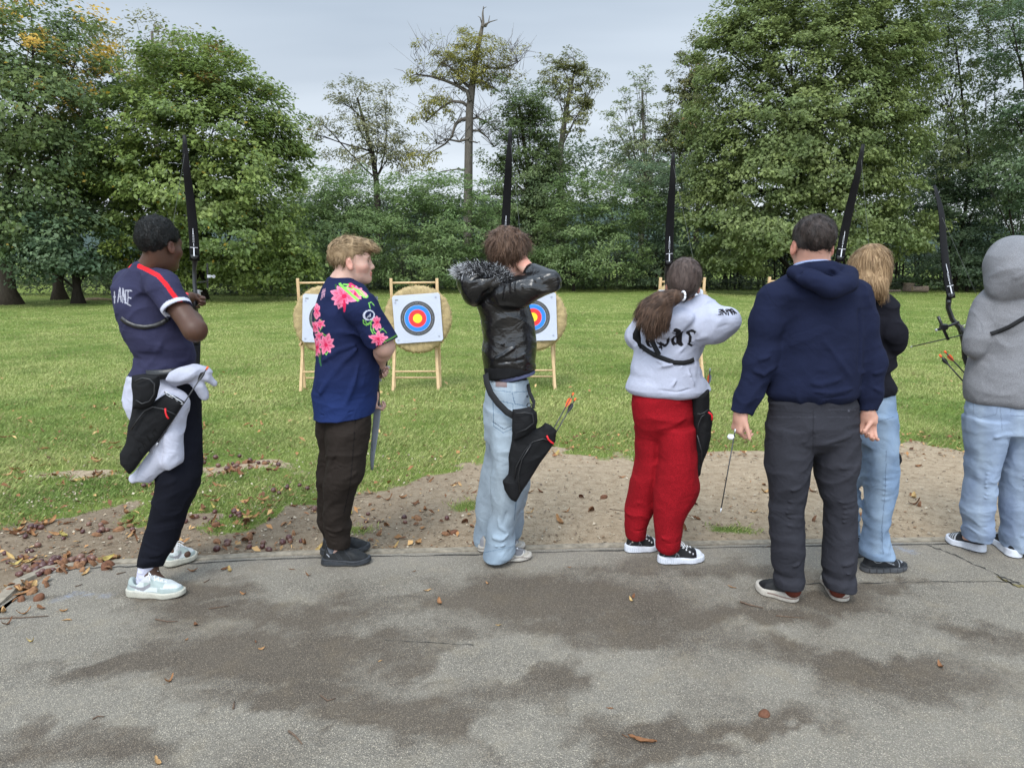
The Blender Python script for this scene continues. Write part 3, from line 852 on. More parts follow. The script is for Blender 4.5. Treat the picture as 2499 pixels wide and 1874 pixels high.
# tall dead-topped tree with mistletoe
g = tree('mistletoe_tree', 'tall tree with a bare dead top and mistletoe in its branches', 43, 1143,
     [(1135, 135, 42, 50, 0, 1.5, 1.5), (1195, 135, 44, 46, 0, 1.5, 1.4), (1155, 190, 46, 34, 0, 1.4, 1.3), (1220, 190, 30, 40, 0, 1.2, .35), (1075, 130, 40, 30, 0, 1.2, .25), (1100, 150, 38, 24, 0, 1.2, 1), (1085, 185, 26, 12, 0, .8, 1), (1065, 245, 26, 30, 0, 1, 1.2), (1010, 190, 30, 16, 0, .9, 1), (1015, 290, 22, 11, 0, .8, 1), (1045, 270, 20, 26, 0, .8, 1), (1240, 185, 24, 34, 0, 1, .6), (1100, 290, 20, 24, 0, .8, .5), (1030, 375, 42, 40, 0, 1.4, .7), (1260, 140, 34, 34, 0, 1.2, .25), (1030, 130, 34, 26, 0, 1.2, .25)],
     None, leaf=.14, clump=.50, nper=46, dens=1.0, col=(.085, .105, .022), col2=(.15, .165, .035), seed=17, group=LT, aspect=.45)
mb = MB(); O = Vector((at(1143, 700, 43).x, 43, 0)); rr = random.Random(4)
def px3(pts, Y, dy=0): return [at(a, b, Y+dy)-O for a, b in pts]
mb.tube([Vector((0, 0, -.2))]+px3([(1142, 560), (1143, 434), (1144, 350), (1146, 271), (1152, 212), (1158, 165), (1166, 118), (1174, 80), (1179, 54), (1178, 34), (1180, 16)], 43), [.34, .27, .25, .235, .22, .20, .16, .14, .11, .08, .05, .02], 10)
for pts, r0 in (([(1176, 66), (1188, 62), (1196, 55), (1214, 52)], .07), ([(1176, 68), (1186, 66), (1192, 50), (1195, 36)], .07), ([(1177, 60), (1172, 46), (1166, 40)], .05), ([(1179, 24), (1188, 20)], .03),
                ([(1148, 250), (1140, 225), (1112, 205), (1085, 195), (1050, 185), (1015, 180), (1000, 190)], .13), ([(1150, 215), (1135, 205), (1115, 180), (1095, 165), (1075, 160)], .11), ([(1146, 262), (1130, 252), (1105, 248), (1085, 256), (1060, 275), (1040, 300)], .11),
                ([(1144, 290), (1125, 290), (1112, 305), (1103, 335), (1085, 350), (1050, 375), (1035, 400)], .12), ([(1146, 290), (1165, 288), (1190, 298), (1210, 320)], .08), ([(1146, 318), (1170, 320), (1190, 335), (1206, 358)], .08), ([(1145, 340), (1120, 345), (1090, 340), (1065, 350)], .09), ([(1156, 200), (1180, 205), (1205, 215), (1222, 225)], .09), ([(1145, 345), (1165, 350), (1170, 345), (1172, 355)], .05), ([(1150, 420), (1120, 412), (1080, 420), (1050, 430)], .06), ([(1160, 190), (1190, 170), (1230, 165), (1265, 150)], .08)):
    P = px3(pts, 43, 0); P = [p+Vector((0, rr.uniform(-.3, .3), 0)) for p in P]
    mb.tube(P, [r0*(1-.8*i/(len(P)-1)) for i in range(len(P))], 6)
    if r0 > .075:
        for k in range(26):
            a = P[rr.randrange(1, len(P))]; mb.tube([a, a+Vector((rr.uniform(-1, 1), rr.uniform(-1, 1), rr.uniform(-.2, 1)))*.8, a+Vector((rr.uniform(-1, 1), rr.uniform(-1, 1), rr.uniform(0, 1.2)))*1.5], [.022, .014, .004], 4)
for k in range(110):   # bare fine twigs against the sky
    a = at(rr.choice([1030, 1050, 1250, 1265, 1225, 1100])+rr.uniform(-20, 20), rr.uniform(110, 200), 43)-O; b = a+Vector((rr.uniform(-1, 1)*.9, rr.uniform(-.5, .5), rr.uniform(.2, 1.3)))
    mb.tube([a, (a+b)/2+Vector((rr.uniform(-.2, .2), 0, 0)), b], [.018, .012, .004], 4)
mb.build('trunk', M_bark2, g, True)
# ivy clad tree right of it
tree('ivy_clad_tree', 'bushy tree wrapped in ivy beside the dead-topped tree', 41, 1290,
     [(1290, 250, 50, 45, 0, 1.5, 1.2), (1265, 310, 55, 50, 0, 1.6, 1.2), (1320, 320, 50, 60, 0, 1.6, 1.1), (1290, 390, 75, 60, 0, 1.8, 1.2), (1350, 400, 55, 50, 0, 1.6, 1), (1285, 470, 90, 60, 0, 2, 1.2), (1260, 560, 90, 70, 0, 2, 1), (1350, 520, 80, 80, 0, 2, 1), (1225, 300, 40, 40, 0, 1.3, .5), (1205, 390, 35, 40, 0, 1.2, .5), (1240, 225, 30, 50, 0, 1, .3)],
     (.3, 10), leaf=.14, clump=.55, nper=80, dens=1.25, col=(.042, .075, .027), col2=(.07, .11, .035), seed=21, group=LT, aspect=.5)
tree('locust_tree', 'gnarled open tree with round mistletoe balls near its top', 44, 1370,
     [(1366, 160, 15, 13, 0, .5, 3), (1412, 170, 20, 14, 0, .6, 3), (1432, 250, 14, 14, 0, .5, 3), (1400, 140, 35, 22, 0, 1.2, .4), (1440, 200, 40, 30, 0, 1.4, .55), (1350, 195, 40, 30, 0, 1.4, .9), (1380, 230, 50, 30, 0, 1.4, .7), (1400, 290, 45, 40, 0, 1.6, .6), (1460, 195, 26, 16, 0, 1, .4), (1330, 150, 24, 12, 0, 1, .4)],
     (.26, 13), leaf=.14, clump=.38, nper=40, dens=.95, col=(.065, .09, .03), col2=(.105, .125, .04), seed=23, bark=M_bark2, trunkpath=[(1370, 700), (1368, 500), (1366, 380), (1380, 280), (1392, 220), (1405, 165)], group=LT, aspect=.45)
tree('locust_tree', 'thin feathery locust tree right of the ivy-clad one', 42, 1560,
     [(1560, 190, 22, 26, 0, 1, .6), (1550, 240, 45, 30, 0, 1.4, .6), (1530, 290, 60, 32, 0, 1.6, .6), (1600, 290, 50, 34, 0, 1.6, .6), (1520, 340, 60, 36, 0, 1.6, .7), (1580, 370, 60, 40, 0, 1.6, .8), (1630, 330, 40, 40, 0, 1.4, .8), (1545, 430, 80, 45, 0, 2, .9)],
     (.2, 11), leaf=.16, clump=.5, nper=40, dens=1.1, col=(.075, .115, .052), col2=(.12, .16, .07), seed=25, bark=M_bark2, group=LT, aspect=.36, flat=.35)
tree('ivy_clad_tree', 'narrow reddish-topped tree cloaked in ivy against the great maple', 42, 1690,
     [(1690, 120, 28, 34, 0, 1.2, .8), (1680, 180, 42, 40, 0, 1.5, .8), (1665, 250, 45, 50, 0, 1.5, .9), (1660, 330, 50, 50, 0, 1.6, 1), (1700, 300, 40, 60, 0, 1.5, 1), (1700, 200, 40, 50, 0, 1.4, .8)],
     (.24, 12), leaf=.15, clump=.5, nper=70, dens=1.2, col=(.052, .080, .030), col2=(.095, .105, .036), yellow=.04, seed=26, group=LT, aspect=.5)
# the great maple on the right
tree('maple_tree', 'enormous green maple filling the upper right of the view', 35, 1980,
     [(1850, 40, 110, 70, 1, 3, 1), (2000, 0, 150, 90, 0, 3, 1), (2150, 30, 120, 90, 0, 3, 1), (1790, 130, 90, 90, 0, 3, 1), (1930, 150, 120, 100, -1, 3, 1), (2080, 150, 130, 100, -1, 3, 1), (2180, 200, 80, 120, 0, 2.5, 1), (1760, 270, 90, 100, 0, 2.6, 1), (1900, 300, 120, 100, -1.5, 3, 1), (2050, 290, 130, 100, -1.5, 3, 1), (2160, 330, 80, 90, -.5, 2.4, 1), (1740, 400, 75, 90, 0, 2.4, 1), (1860, 430, 110, 90, -1.5, 2.8, 1), (2010, 420, 120, 80, -1.5, 2.8, 1), (2130, 450, 90, 80, -1, 2.4, 1), (1750, 530, 80, 80, -.5, 2.2, 1), (1870, 560, 110, 80, -2, 2.4, 1), (2010, 560, 120, 70, -2, 2.6, 1), (2150, 570, 90, 60, -1, 2.2, 1), (1800, 630, 90, 45, -.5, 2, .9), (1700, 480, 50, 80, .5, 1.8, 1), (2230, 560, 50, 60, -.5, 1.6, .8)],
     (.5, 9), leaf=.155, clump=.66, nper=112, dens=1.2, col=(.066, .106, .034), col2=(.108, .155, .048), yellow=0, seed=32, bark=M_bark3, group=LT)
# right hand trees: open lace of leaves against the sky, dense dark below
tree('locust_tree', 'airy locust tree with sky showing between its leaves, right of the great maple', 37, 2330,
     [(2280, 20, 110, 60, 0, 2.5, .8), (2430, 20, 100, 60, 0, 2.5, .8), (2270, 120, 80, 80, 0, 2.5, .7), (2360, 80, 100, 90, 0, 2.5, .9), (2300, 260, 90, 90, 0, 2.5, .5), (2400, 190, 90, 90, 0, 2.5, .5), (2290, 380, 90, 60, 0, 2.5, .9), (2380, 350, 90, 80, 0, 2.5, .9), (2260, 200, 60, 90, 0, 2, .4)],
     (.13, 12), leaf=.15, clump=.6, nper=60, dens=1.15, col=(.052, .088, .032), col2=(.09, .13, .045), seed=33, bark=M_bark3, group=LT, aspect=.45)
tree('broadleaf_tree', 'dark green tree cut by the right border', 33, 2520,
     [(2470, 60, 90, 90, 0, 2.5, .9), (2540, 180, 100, 120, 0, 2.5, 1), (2480, 290, 60, 70, 0, 2, .9), (2530, 380, 90, 110, 0, 2.5, 1), (2460, 440, 70, 70, 0, 2, 1), (2540, 540, 90, 90, 0, 2.2, 1)],
     (.32, 8), leaf=.14, clump=.6, nper=80, dens=.8, col=(.038, .075, .034), col2=(.068, .11, .045), seed=35, bark=M_bark3, group=LT)
# thickets
bush_g = 'bushes along the far edge of the field'
def bush(label, Y, base, blobs, seed, col, col2, dens=1.25, leaf=.15, clump=.6, nper=75, aspect=.36, cat='bush', kind='bush', inner=.25):
    return tree(kind, label, Y, base, blobs, (.07, 1.5), leaf=leaf, clump=clump, nper=nper, dens=dens, col=col, col2=col2, seed=seed, group=bush_g, cat=cat, aspect=aspect, flat=.42, bark=M_bark3, inner=inner)
BG, BG2 = (.060, .112, .036), (.102, .165, .056)
bush('large blue-green thicket directly behind the left target stand', 36.5, 830, [(800, 480, 85, 60, 0, 2, 1), (880, 500, 80, 60, 0, 2, 1), (800, 580, 90, 70, -.5, 2, 1), (900, 590, 80, 80, -.8, 2, 1), (830, 665, 100, 50, -.6, 1.6, 1), (760, 540, 50, 90, 0, 1.6, 1), (850, 440, 70, 30, .5, 1.5, .8)], 41, BG, BG2)
bush('large blue-green thicket behind the middle target stand', 36, 1060, [(1000, 470, 80, 45, 0, 2, 1), (1090, 470, 80, 50, 0, 2, 1), (1020, 560, 90, 60, -.5, 2, 1), (1120, 560, 90, 70, -.5, 2, 1), (1040, 650, 100, 55, -.8, 1.8, 1), (1150, 650, 80, 55, -.4, 1.6, 1), (1190, 500, 50, 60, 0, 1.6, .9)], 42, BG, BG2)
bush('dark green thicket between the bow limbs, right of the jacket wearer', 37, 1400, [(1440, 470, 90, 50, 0, 2, 1), (1500, 520, 80, 60, 0, 2, 1), (1400, 560, 90, 70, 0, 2, 1), (1490, 620, 90, 70, -.6, 2, 1), (1380, 650, 90, 50, -.3, 1.8, 1), (1580, 500, 60, 50, 0, 1.6, .8), (1300, 640, 80, 55, 0, 1.6, 1)], 43, (.052, .096, .032), (.085, .138, .044))
bush('mid green feathery bush left of the great maple', 38, 1600, [(1590, 430, 70, 50, 0, 2, 1), (1640, 470, 60, 60, 0, 1.8, 1), (1600, 540, 70, 60, 0, 1.8, 1), (1660, 560, 60, 80, 0, 1.8, 1), (1620, 640, 80, 55, -.3, 1.6, 1), (1700, 650, 60, 50, 0, 1.4, 1)], 44, (.052, .095, .048), (.090, .145, .068))
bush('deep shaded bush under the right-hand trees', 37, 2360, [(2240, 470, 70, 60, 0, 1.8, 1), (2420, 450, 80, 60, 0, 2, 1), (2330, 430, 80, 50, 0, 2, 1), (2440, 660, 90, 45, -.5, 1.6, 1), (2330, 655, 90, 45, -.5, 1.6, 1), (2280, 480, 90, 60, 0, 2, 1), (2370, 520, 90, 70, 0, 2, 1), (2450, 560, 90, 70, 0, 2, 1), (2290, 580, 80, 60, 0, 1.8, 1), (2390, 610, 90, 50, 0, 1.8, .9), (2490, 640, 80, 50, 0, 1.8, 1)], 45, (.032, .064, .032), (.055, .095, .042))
bush('small low green shrub behind the log pile', 38.6, 2230, [(2228, 686, 32, 12, 0, .7, 1.4)], 46, (.05, .10, .035), (.08, .14, .05), clump=.3, leaf=.12, nper=60)
# shade-side undergrowth and the wood beyond read as one mass
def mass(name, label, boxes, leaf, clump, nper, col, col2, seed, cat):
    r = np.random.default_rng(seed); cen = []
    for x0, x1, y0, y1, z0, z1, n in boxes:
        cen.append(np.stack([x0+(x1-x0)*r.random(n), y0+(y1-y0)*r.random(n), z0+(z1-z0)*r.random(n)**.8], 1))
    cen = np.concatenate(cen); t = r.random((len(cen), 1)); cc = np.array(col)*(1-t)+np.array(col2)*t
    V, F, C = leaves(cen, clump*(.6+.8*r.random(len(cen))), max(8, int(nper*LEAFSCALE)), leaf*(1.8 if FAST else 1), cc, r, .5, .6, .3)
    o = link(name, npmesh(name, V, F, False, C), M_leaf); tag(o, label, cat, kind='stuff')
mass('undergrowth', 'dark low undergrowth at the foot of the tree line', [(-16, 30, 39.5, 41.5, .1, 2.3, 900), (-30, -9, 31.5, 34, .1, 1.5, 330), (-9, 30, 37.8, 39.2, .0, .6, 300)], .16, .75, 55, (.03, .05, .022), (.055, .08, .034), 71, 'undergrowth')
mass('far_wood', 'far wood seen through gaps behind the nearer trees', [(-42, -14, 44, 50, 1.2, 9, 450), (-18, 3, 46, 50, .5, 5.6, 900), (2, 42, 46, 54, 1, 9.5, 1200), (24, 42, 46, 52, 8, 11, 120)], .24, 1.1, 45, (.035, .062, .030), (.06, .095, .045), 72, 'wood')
# dark thin stems inside the wood
mb = MB(); rr = random.Random(5)
for k in range(150):
    y = rr.uniform(38.5, 43); x = rr.uniform(-15, 28); h = rr.uniform(2, 6)
    mb.tube([(x, y, -.1), (x+rr.uniform(-.4, .4), y, h*.5), (x+rr.uniform(-.9, .9), y, h)], [rr.uniform(.03, .09), .03, .01], 5)
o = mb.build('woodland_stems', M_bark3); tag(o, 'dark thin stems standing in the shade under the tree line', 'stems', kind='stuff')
# ---- logs and fallen branches
M_cut = plain('cut_wood', (.42, .30, .19), .85, var=.2, scale=20); M_logb = plain('log_bark', (.16, .12, .09), .95, var=.45, scale=16, bump=.8)
def log(label, a, b, r, flat=None):
    mb = MB(); n = 14; pts = [Vector(a).lerp(Vector(b), i/5) for i in range(6)]; O = Vector((a[0], a[1], 0))
    mb.tube([p-O for p in pts], [r*RND.uniform(.9, 1.08) for _ in pts], n, cap=False)
    root = mb.build('log', M_logb, None, True); root.location = O; tag(root, label, 'log', 'logs at the field edge')
    for p, s in ((pts[0], -1), (pts[-1], 1)):
        d = (Vector(b)-Vector(a)).normalized()*s
        q = p-O+d*.004; e = MB(); e.tube([q-d*.006, q], [r*.93, r*.90], n)
        e.build('cut_end', M_cut, root)
p = ground(2216, 711); S = p.y
log('upright sawn stump beside the fallen log', (p.x, p.y, .0), (p.x, p.y, .40), .27)
q = ground(2238, 713); log('short thick log lying against the sawn stump', (q.x-.25, q.y, .15), (q.x+.45, q.y-.1, .15), .15)
q = ground(2182, 713); log('grey log end lying left of the sawn stump', (q.x-.4, q.y, .05), (q.x+.3, q.y, .07), .06)
M_br = plain('dead_branch', (.36, .26, .17), .9, var=.3, scale=10)
def fallen(label, pts, r):
    Y0 = ground(pts[0][0], pts[0][1]).y; W = [at(a, b, Y0) for a, b in pts]; O = Vector((W[0].x, Y0, 0))
    mb = MB(); mb.tube([w_-O for w_ in W], [r*(1-.7*i/(len(W)-1)) for i in range(len(W))], 7)
    o = mb.build('fallen_branch', M_br, None, True); o.location = O; tag(o, label, 'branch', 'fallen branches at the wood edge')
fallen('long pale fallen branch ending in an upturned tip', [(2322, 701), (2345, 699), (2368, 700), (2374, 697), (2380, 690), (2384, 685)], .09)
fallen('short pale fallen stick right of the long branch', [(2389, 701), (2400, 697)], .07)
fallen('reddish fallen bough lying behind the bow at the wood edge', [(2288, 699), (2296, 696), (2304, 699)], .12)
fallen('thin branch lying left of the log pile', [(2170, 699), (2190, 700), (2212, 699)], .05)
fallen('dead branch lying among the left-hand trunks', [(195, 733), (240, 729), (275, 731)], .08)
# ================================================================= TARGETS
M_pine = NT('pine_wood'); v = M_pine.coord('Object', (40, 40, 3))
M_pine.base(M_pine.ramp(M_pine.noise(v, 2, 5, .6), [(.3, (.50, .33, .17)), (.7, (.68, .49, .28))])); M_pine.set(rough=.6); M_pine = M_pine.m
m = NT('straw'); v = m.coord('Object')
vc = m.n('ShaderNodeVertexColor', layer_name='col')
n1 = m.noise(m.coord('Object', (1, .3, 1)), 120, 4, .7, .6)
m.base(m.mix(1, vc.outputs[0], m.ramp(n1, [(.3, .62), (.7, 1.15)]), 'MULTIPLY')); m.set(rough=.85, spec=.2); m.bump(n1, .8, .006); M_straw = m.m
M_pin = plain('pin_plastic', (.05, .05, .06), .4)
m = NT('paper_print'); v = m.coord('Object')
vc = m.n('ShaderNodeVertexColor', layer_name='col'); m.base(vc.outputs[0]); m.set(rough=.55, spec=.3)
m.bump(m.noise(v, 5, 3), .5, .02); M_paper = m.m
def make_target(cx, dpx, dpy, idx, labels, rot=4.0, tz=0.0):
    """stand standing 8.6 m out; dpx shifts the middle stand's photo position"""
    g = ground(1016+dpx, 950+dpy); Yc = g.y
    root = empty('target_stand', (g.x, Yc, 0)); tag(root, labels[0], 'target stand', 'wooden stands holding the straw targets')
    O = Vector((g.x, Yc, 0))
    W = .284; H = 1.365+tz
    # rear frame: two uprights with a dowel at the top and one near the ground
    for s in (-1, 1):
        mb = MB(); mb.bar((s*(W+.004), .11, 0), (s*(W+.004)*.97, .02, H), .034, .03, m=0, bev=.003); mb.build('upright', M_pine, root)
    mb = MB(); mb.tube([(-W, .028, H-.055), (W, .028, H-.05)], .0125, 10); mb.build('rung', M_pine, root, True)
    mb = MB(); mb.tube([(-W, .105, .13), (W, .105, .13)], .011, 10); mb.build('rung', M_pine, root, True)
    for s in (-1, 1):
        mb = MB(); mb.bar((s*(W-.006)+.01*1, -.13, 0), (s*(W-.035), .015, .62), .034, .028, bev=.003); mb.build('leg', M_pine, root)
        mb = MB(); mb.bar((s*(W-.035), .00, .60), (s*(W-.035), -.13, .57), .028, .03, bev=.003); mb.build('bracket', M_pine, root)
    mb = MB(); mb.tube([(-W+.03, -.075, .235), (W-.02, -.075, .238)], .0115, 10); mb.build('rung', M_pine, root, True)
    # straw butt: coiled rope of straw sewn flat
    r = np.random.default_rng(100+idx); R0 = .385; nt_ = 96; V = []; C = []
    prof = []
    for k in range(9): a = k/8; prof.append((R0*a*.94+.0, -.062))
    for k in range(1, 7): a = math.pi/2*k/6*2; prof.append((R0*.94+.05*math.sin(a)*.95, -.062*math.cos(a)))
    for k in range(7, -1, -1): prof.append((R0*k/8*.94, .062))
    nr = len(prof)
    for i, (rr_, yy) in enumerate(prof):
        for k in range(nt_):
            a = 2*math.pi*k/nt_
            turns = 12; ph = rr_/R0*turns+k/nt_
            coil = abs(math.sin(math.pi*ph))
            st = .006*math.sin(k*math.pi*2/3+i)+.004*r.normal()
            rj = rr_+(.006*math.sin(a*3+idx)+.004*r.normal()+ .004*math.sin(k*2.1)) * (rr_ > .3)
            d = -.010*coil if yy < 0 else .01*coil
            V.append((rj*math.cos(a), yy+d+st*(.6 if abs(yy) > .05 else 0), rj*math.sin(a)))
            tcol = .75+.35*r.random(); C.append((.46*tcol, .345*tcol, .175*tcol))
    F = [(i*nt_+k, i*nt_+(k+1) % nt_, (i+1)*nt_+(k+1) % nt_, (i+1)*nt_+k) for i in range(nr-1) for k in range(nt_)]
    V = np.array(V); bz = at(1020+dpx, 779+dpy, Yc-.08).z
    # loose straw ends round the rim
    sv, sf, scol = [], [], []
    for k in range(520):
        a = r.random()*2*np.pi; rr_ = R0*(.99+.03*r.random())+.035*(.5); yy = r.normal(0, .04)
        d = np.array([math.cos(a+r.normal(0, .9)), r.normal(0, .5), math.sin(a+r.normal(0, .9))])*(.010+.018*r.random())
        p = np.array([rr_*math.cos(a), yy, rr_*math.sin(a)])*np.array([.985, 1, .985]); t = np.array([-math.sin(a), .3, math.cos(a)])*.0028
        b = len(V)+len(sv); sv += [p-t, p+t, p+d+t*.3, p+d-t*.3]; sf.append((b, b+1, b+2, b+3)); c = .8+.5*r.random(); scol += [(.54*c, .40*c, .19*c)]*4
    V = np.concatenate([V, np.array(sv)]); F = np.concatenate([np.array(F), np.array(sf)]); C = np.concatenate([np.array(C), np.array(scol)])
    tl = math.radians(6); ct, st_ = math.cos(tl), math.sin(tl)
    butt = link('straw_target', npmesh('straw_target', V, F, True, C), M_straw)
    bx = at(1020+dpx, 779+dpy, Yc-.08).x
    butt.location = (bx, Yc-.075, bz); butt.rotation_euler = (-tl, 0, 0)
    tag(butt, labels[1], 'straw target', 'round straw targets on the stands')
    # paper face
    n = 150; S = .575/2; g_ = np.linspace(-S, S, n); X, Z = np.meshgrid(g_, g_, indexing='ij'); x, z = X.ravel(), Z.ravel()
    cxp, czp = .0, 0.0; rd = np.hypot(x-cxp, z-czp)
    white = np.array([.47, .49, .57]); C = np.empty((len(x), 3)); C[:] = white
    u = .0355
    for lim, col in ((.207, (.055, .055, .06)), (.158, (.025, .20, .64)), (.106, (.68, .035, .035)), (.054, (.88, .66, .03))):
        C[rd < lim] = col
    def ring(rad, w_, col, k=1.0): mk = np.abs(rd-rad) < w_; C[mk] = np.array(col)*k+C[mk]*(1-k)
    ring(.183, .0012, (.35, .33, .30), .8); ring(.207, .0011, (.40, .38, .36), .6); ring(.158, .0018, (.55, .55, .6), .8); ring(.107, .0022, (.50, .25, .60), .8); ring(.132, .0010, (.02, .12, .42), .6); ring(.080, .0010, (.45, .02, .02), .6); ring(.027, .0009, (.6, .45, .02), .7)
    ring(.232, .0011, (.3, .3, .34), .4); ring(.262, .0011, (.3, .3, .34), .4)
    def rect(x0, x1, z0, z1, c): mk = (x > x0) & (x < x1) & (z > z0) & (z < z1); C[mk] = c
    # small print: emblem top left, line of small print at the bottom, maker's mark top right
    for q in range(7): rect(-.255+q*.0056, -.2515+q*.0056, .222+.003*(q % 2), .245-.004*((q*3) % 3), (.12, .12, .10))
    rect(-.252, -.222, .2305, .233, (.45, .38, .05))
    for q in range(16): rect(-.20+q*.0072, -.196+q*.0072, -.257, -.254, (.35, .35, .38))
    for q in range(12): rect(-.20+q*.0092, -.195+q*.0092, -.265, -.2625, (.35, .35, .38))
    for q in range(7): rect(.165+q*.009, .1705+q*.009, .245, .2505, (.40, .45, .55))
    i = np.arange(n*n).reshape(n, n); F = np.stack([i[:-1, :-1].ravel(), i[1:, :-1].ravel(), i[1:, 1:].ravel(), i[:-1, 1:].ravel()], 1)
    cut = (np.abs(x)+np.abs(z) < 2*S-.018)
    F = F[cut[F].all(1)]
    ry = -.006*np.cos(x*7+idx)*np.cos(z*6)-.010*(np.clip(np.hypot(x, z)-.33, 0, 1))
    P = np.stack([x, ry, z], 1)
    face = link('paper_target_face', npmesh('paper_target_face', P, F, True, C), M_paper)
    fx = at(1019.5+dpx, 777+dpy, Yc-.16); face.location = (fx.x, Yc-.172, fx.z); face.rotation_euler = (-tl, math.radians(-rot), 0)
    so = face.modifiers.new('thick', 'SOLIDIFY'); so.thickness = .0015
    tag(face, labels[2], 'target face', 'paper target faces pinned to the straw targets')
    for a, b in ((-.252, .205), (.235, .235), (-.25, -.245), (.24, -.23)):
        mb = MB(); mb.lathe([(0, -.012), (.006, -.011), (.0085, -.006), (.0085, 0)], 10, (a, -.006, b), Matrix.Rotation(math.radians(-90), 3, 'X') @ Matrix.Rotation(math.pi, 3, 'X')); mb.build('pin', M_pin, face, True)
make_target(0, 0, 0, 0, ('wooden stand carrying the fully visible middle target', 'round straw target standing clear of the people, in the middle stand', 'target face seen whole on the middle straw target'), rot=4)
make_target(0, -222, 1, 1, ('leftmost wooden target stand, partly behind the boy in the flowered shirt', 'leftmost straw target, half hidden by the boy in the flowered shirt', 'leftmost target face, half hidden by the flowered shirt'), rot=-2)
make_target(0, 281, -3, 2, ('wooden target stand half hidden by the boy in the black shiny jacket', 'straw target half hidden behind the boy in the black shiny jacket', 'target face half hidden behind the black shiny jacket'), rot=2)
make_target(0, 640, -14, 3, ('wooden target stand behind the girl with the ponytail', 'straw target hidden behind the girl with the ponytail', 'target face hidden behind the girl with the ponytail'), rot=1, tz=0)
make_target(0, 899, -22, 4, ('rightmost target stand, its top showing left of the man in navy', 'straw target hidden behind the man in the navy hoodie', 'target face hidden behind the man in the navy hoodie'), rot=-1, tz=.0)

# ================================================================= LITTER
M_lf = NT('dry_leaf'); 
oi = M_lf.n('ShaderNodeObjectInfo'); v = M_lf.coord('Object')
cr = M_lf.ramp(oi.outputs['Random'], [(0, (.13, .055, .025)), (.35, (.26, .12, .05)), (.65, (.40, .21, .085)), (.88, (.50, .32, .14)), (1, (.42, .36, .10))])
M_lf.base(M_lf.mix(M_lf.ramp(M_lf.noise(v, 40, 4), [(.35, 0), (.7, .7)]), cr, (.10, .045, .02))); M_lf.set(rough=.7, spec=.25); M_lf = M_lf.m
M_lfs = NT('leaf_bits'); vc = M_lfs.n('ShaderNodeVertexColor', layer_name='col'); M_lfs.base(vc.outputs[0]); M_lfs.set(rough=.8, spec=.2); M_lfs = M_lfs.m
M_conker = NT('conker_skin'); oi = M_conker.n('ShaderNodeObjectInfo'); v = M_conker.coord('Object')
M_conker.base(M_conker.mix(M_conker.ramp(M_conker.noise(v, 60, 4), [(.45, 0), (.7, .6)]), M_conker.ramp(oi.outputs['Random'], [(0, (.050, .013, .012)), (.6, (.085, .026, .022)), (1, (.17, .085, .055))]), (.16, .10, .075)))
M_conker.set(rough=.35, spec=.5); M_conker = M_conker.m
M_husk = NT('husk_shell'); oi = M_husk.n('ShaderNodeObjectInfo'); v = M_husk.coord('Object')
M_husk.base(M_husk.mix(M_husk.ramp(M_husk.noise(v, 90, 4), [(.4, 0), (.7, .7)]), M_husk.ramp(oi.outputs['Random'], [(0, (.14, .06, .035)), (1, (.30, .16, .08))]), (.08, .035, .02))); M_husk.set(rough=.8, spec=.2); M_husk = M_husk.m
M_twig = plain('twig_bark', (.12, .08, .055), .9, var=.4, scale=60)
def leaf_mesh(k):
    r = random.Random(50+k); L = .075+.02*r.random(); W = L*r.uniform(.26, .5); n = 9; mb = MB(); vs = []; fs = []
    curl = r.uniform(.5, 2.6); bend = r.uniform(-.5, 1.3)
    for i in range(n):
        t = i/(n-1); w_ = W*(math.sin(math.pi*min(1, t*.93+.03))**.75)*(1+.12*math.sin(i*2.5+k)); x = (t-.5)*L; z0 = bend*L*((t-.5)**2)*1.6
        for j in range(5):
            s = (j-2)/2; a = s*curl*.7
            vs.append((x+.004*r.uniform(-1, 1), w_*.5*(math.sin(a)/(curl*.7)) , z0+w_*.5*(1-math.cos(a))/(curl*.7)*1.2+.003*r.uniform(-1, 1)))
    for i in range(n-1):
        for j in range(4): fs.append((i*5+j, i*5+5+j, i*5+6+j, i*5+1+j))
    mz = min(v[2] for v in vs); vs = [(a, b, c-mz+.002) for a, b, c in vs]
    mb.add(vs, fs); mb.tube([(-L*.5, 0, .004), (-L*.72, .006, .006)], .0012, 4)
    me = bpy.data.meshes.new('dry_leaf'); me.from_pydata(mb.v, [], mb.f); me.polygons.foreach_set('use_smooth', [True]*len(me.polygons)); me.materials.append(M_lf); return me
def ball_mesh(k):
    r = random.Random(k); vs = []; fs = []; n, mm = 12, 8; R0 = .0165*r.uniform(.85, 1.1)
    for i in range(mm+1):
        th = math.pi*i/mm
        for j in range(n):
            ph = 2*math.pi*j/n; q = 1+.05*math.sin(ph*2+k)
            vs.append((R0*q*math.sin(th)*math.cos(ph), R0*math.sin(th)*math.sin(ph)*.95, R0*.86*(1-math.cos(th))*1.0))
    for i in range(mm):
        for j in range(n): fs.append((i*n+j, i*n+n+j, i*n+n+(j+1) % n, i*n+(j+1) % n))
    me = bpy.data.meshes.new('conker'); me.from_pydata(vs, [], fs); me.polygons.foreach_set('use_smooth', [True]*len(me.polygons)); me.materials.append(M_conker); return me
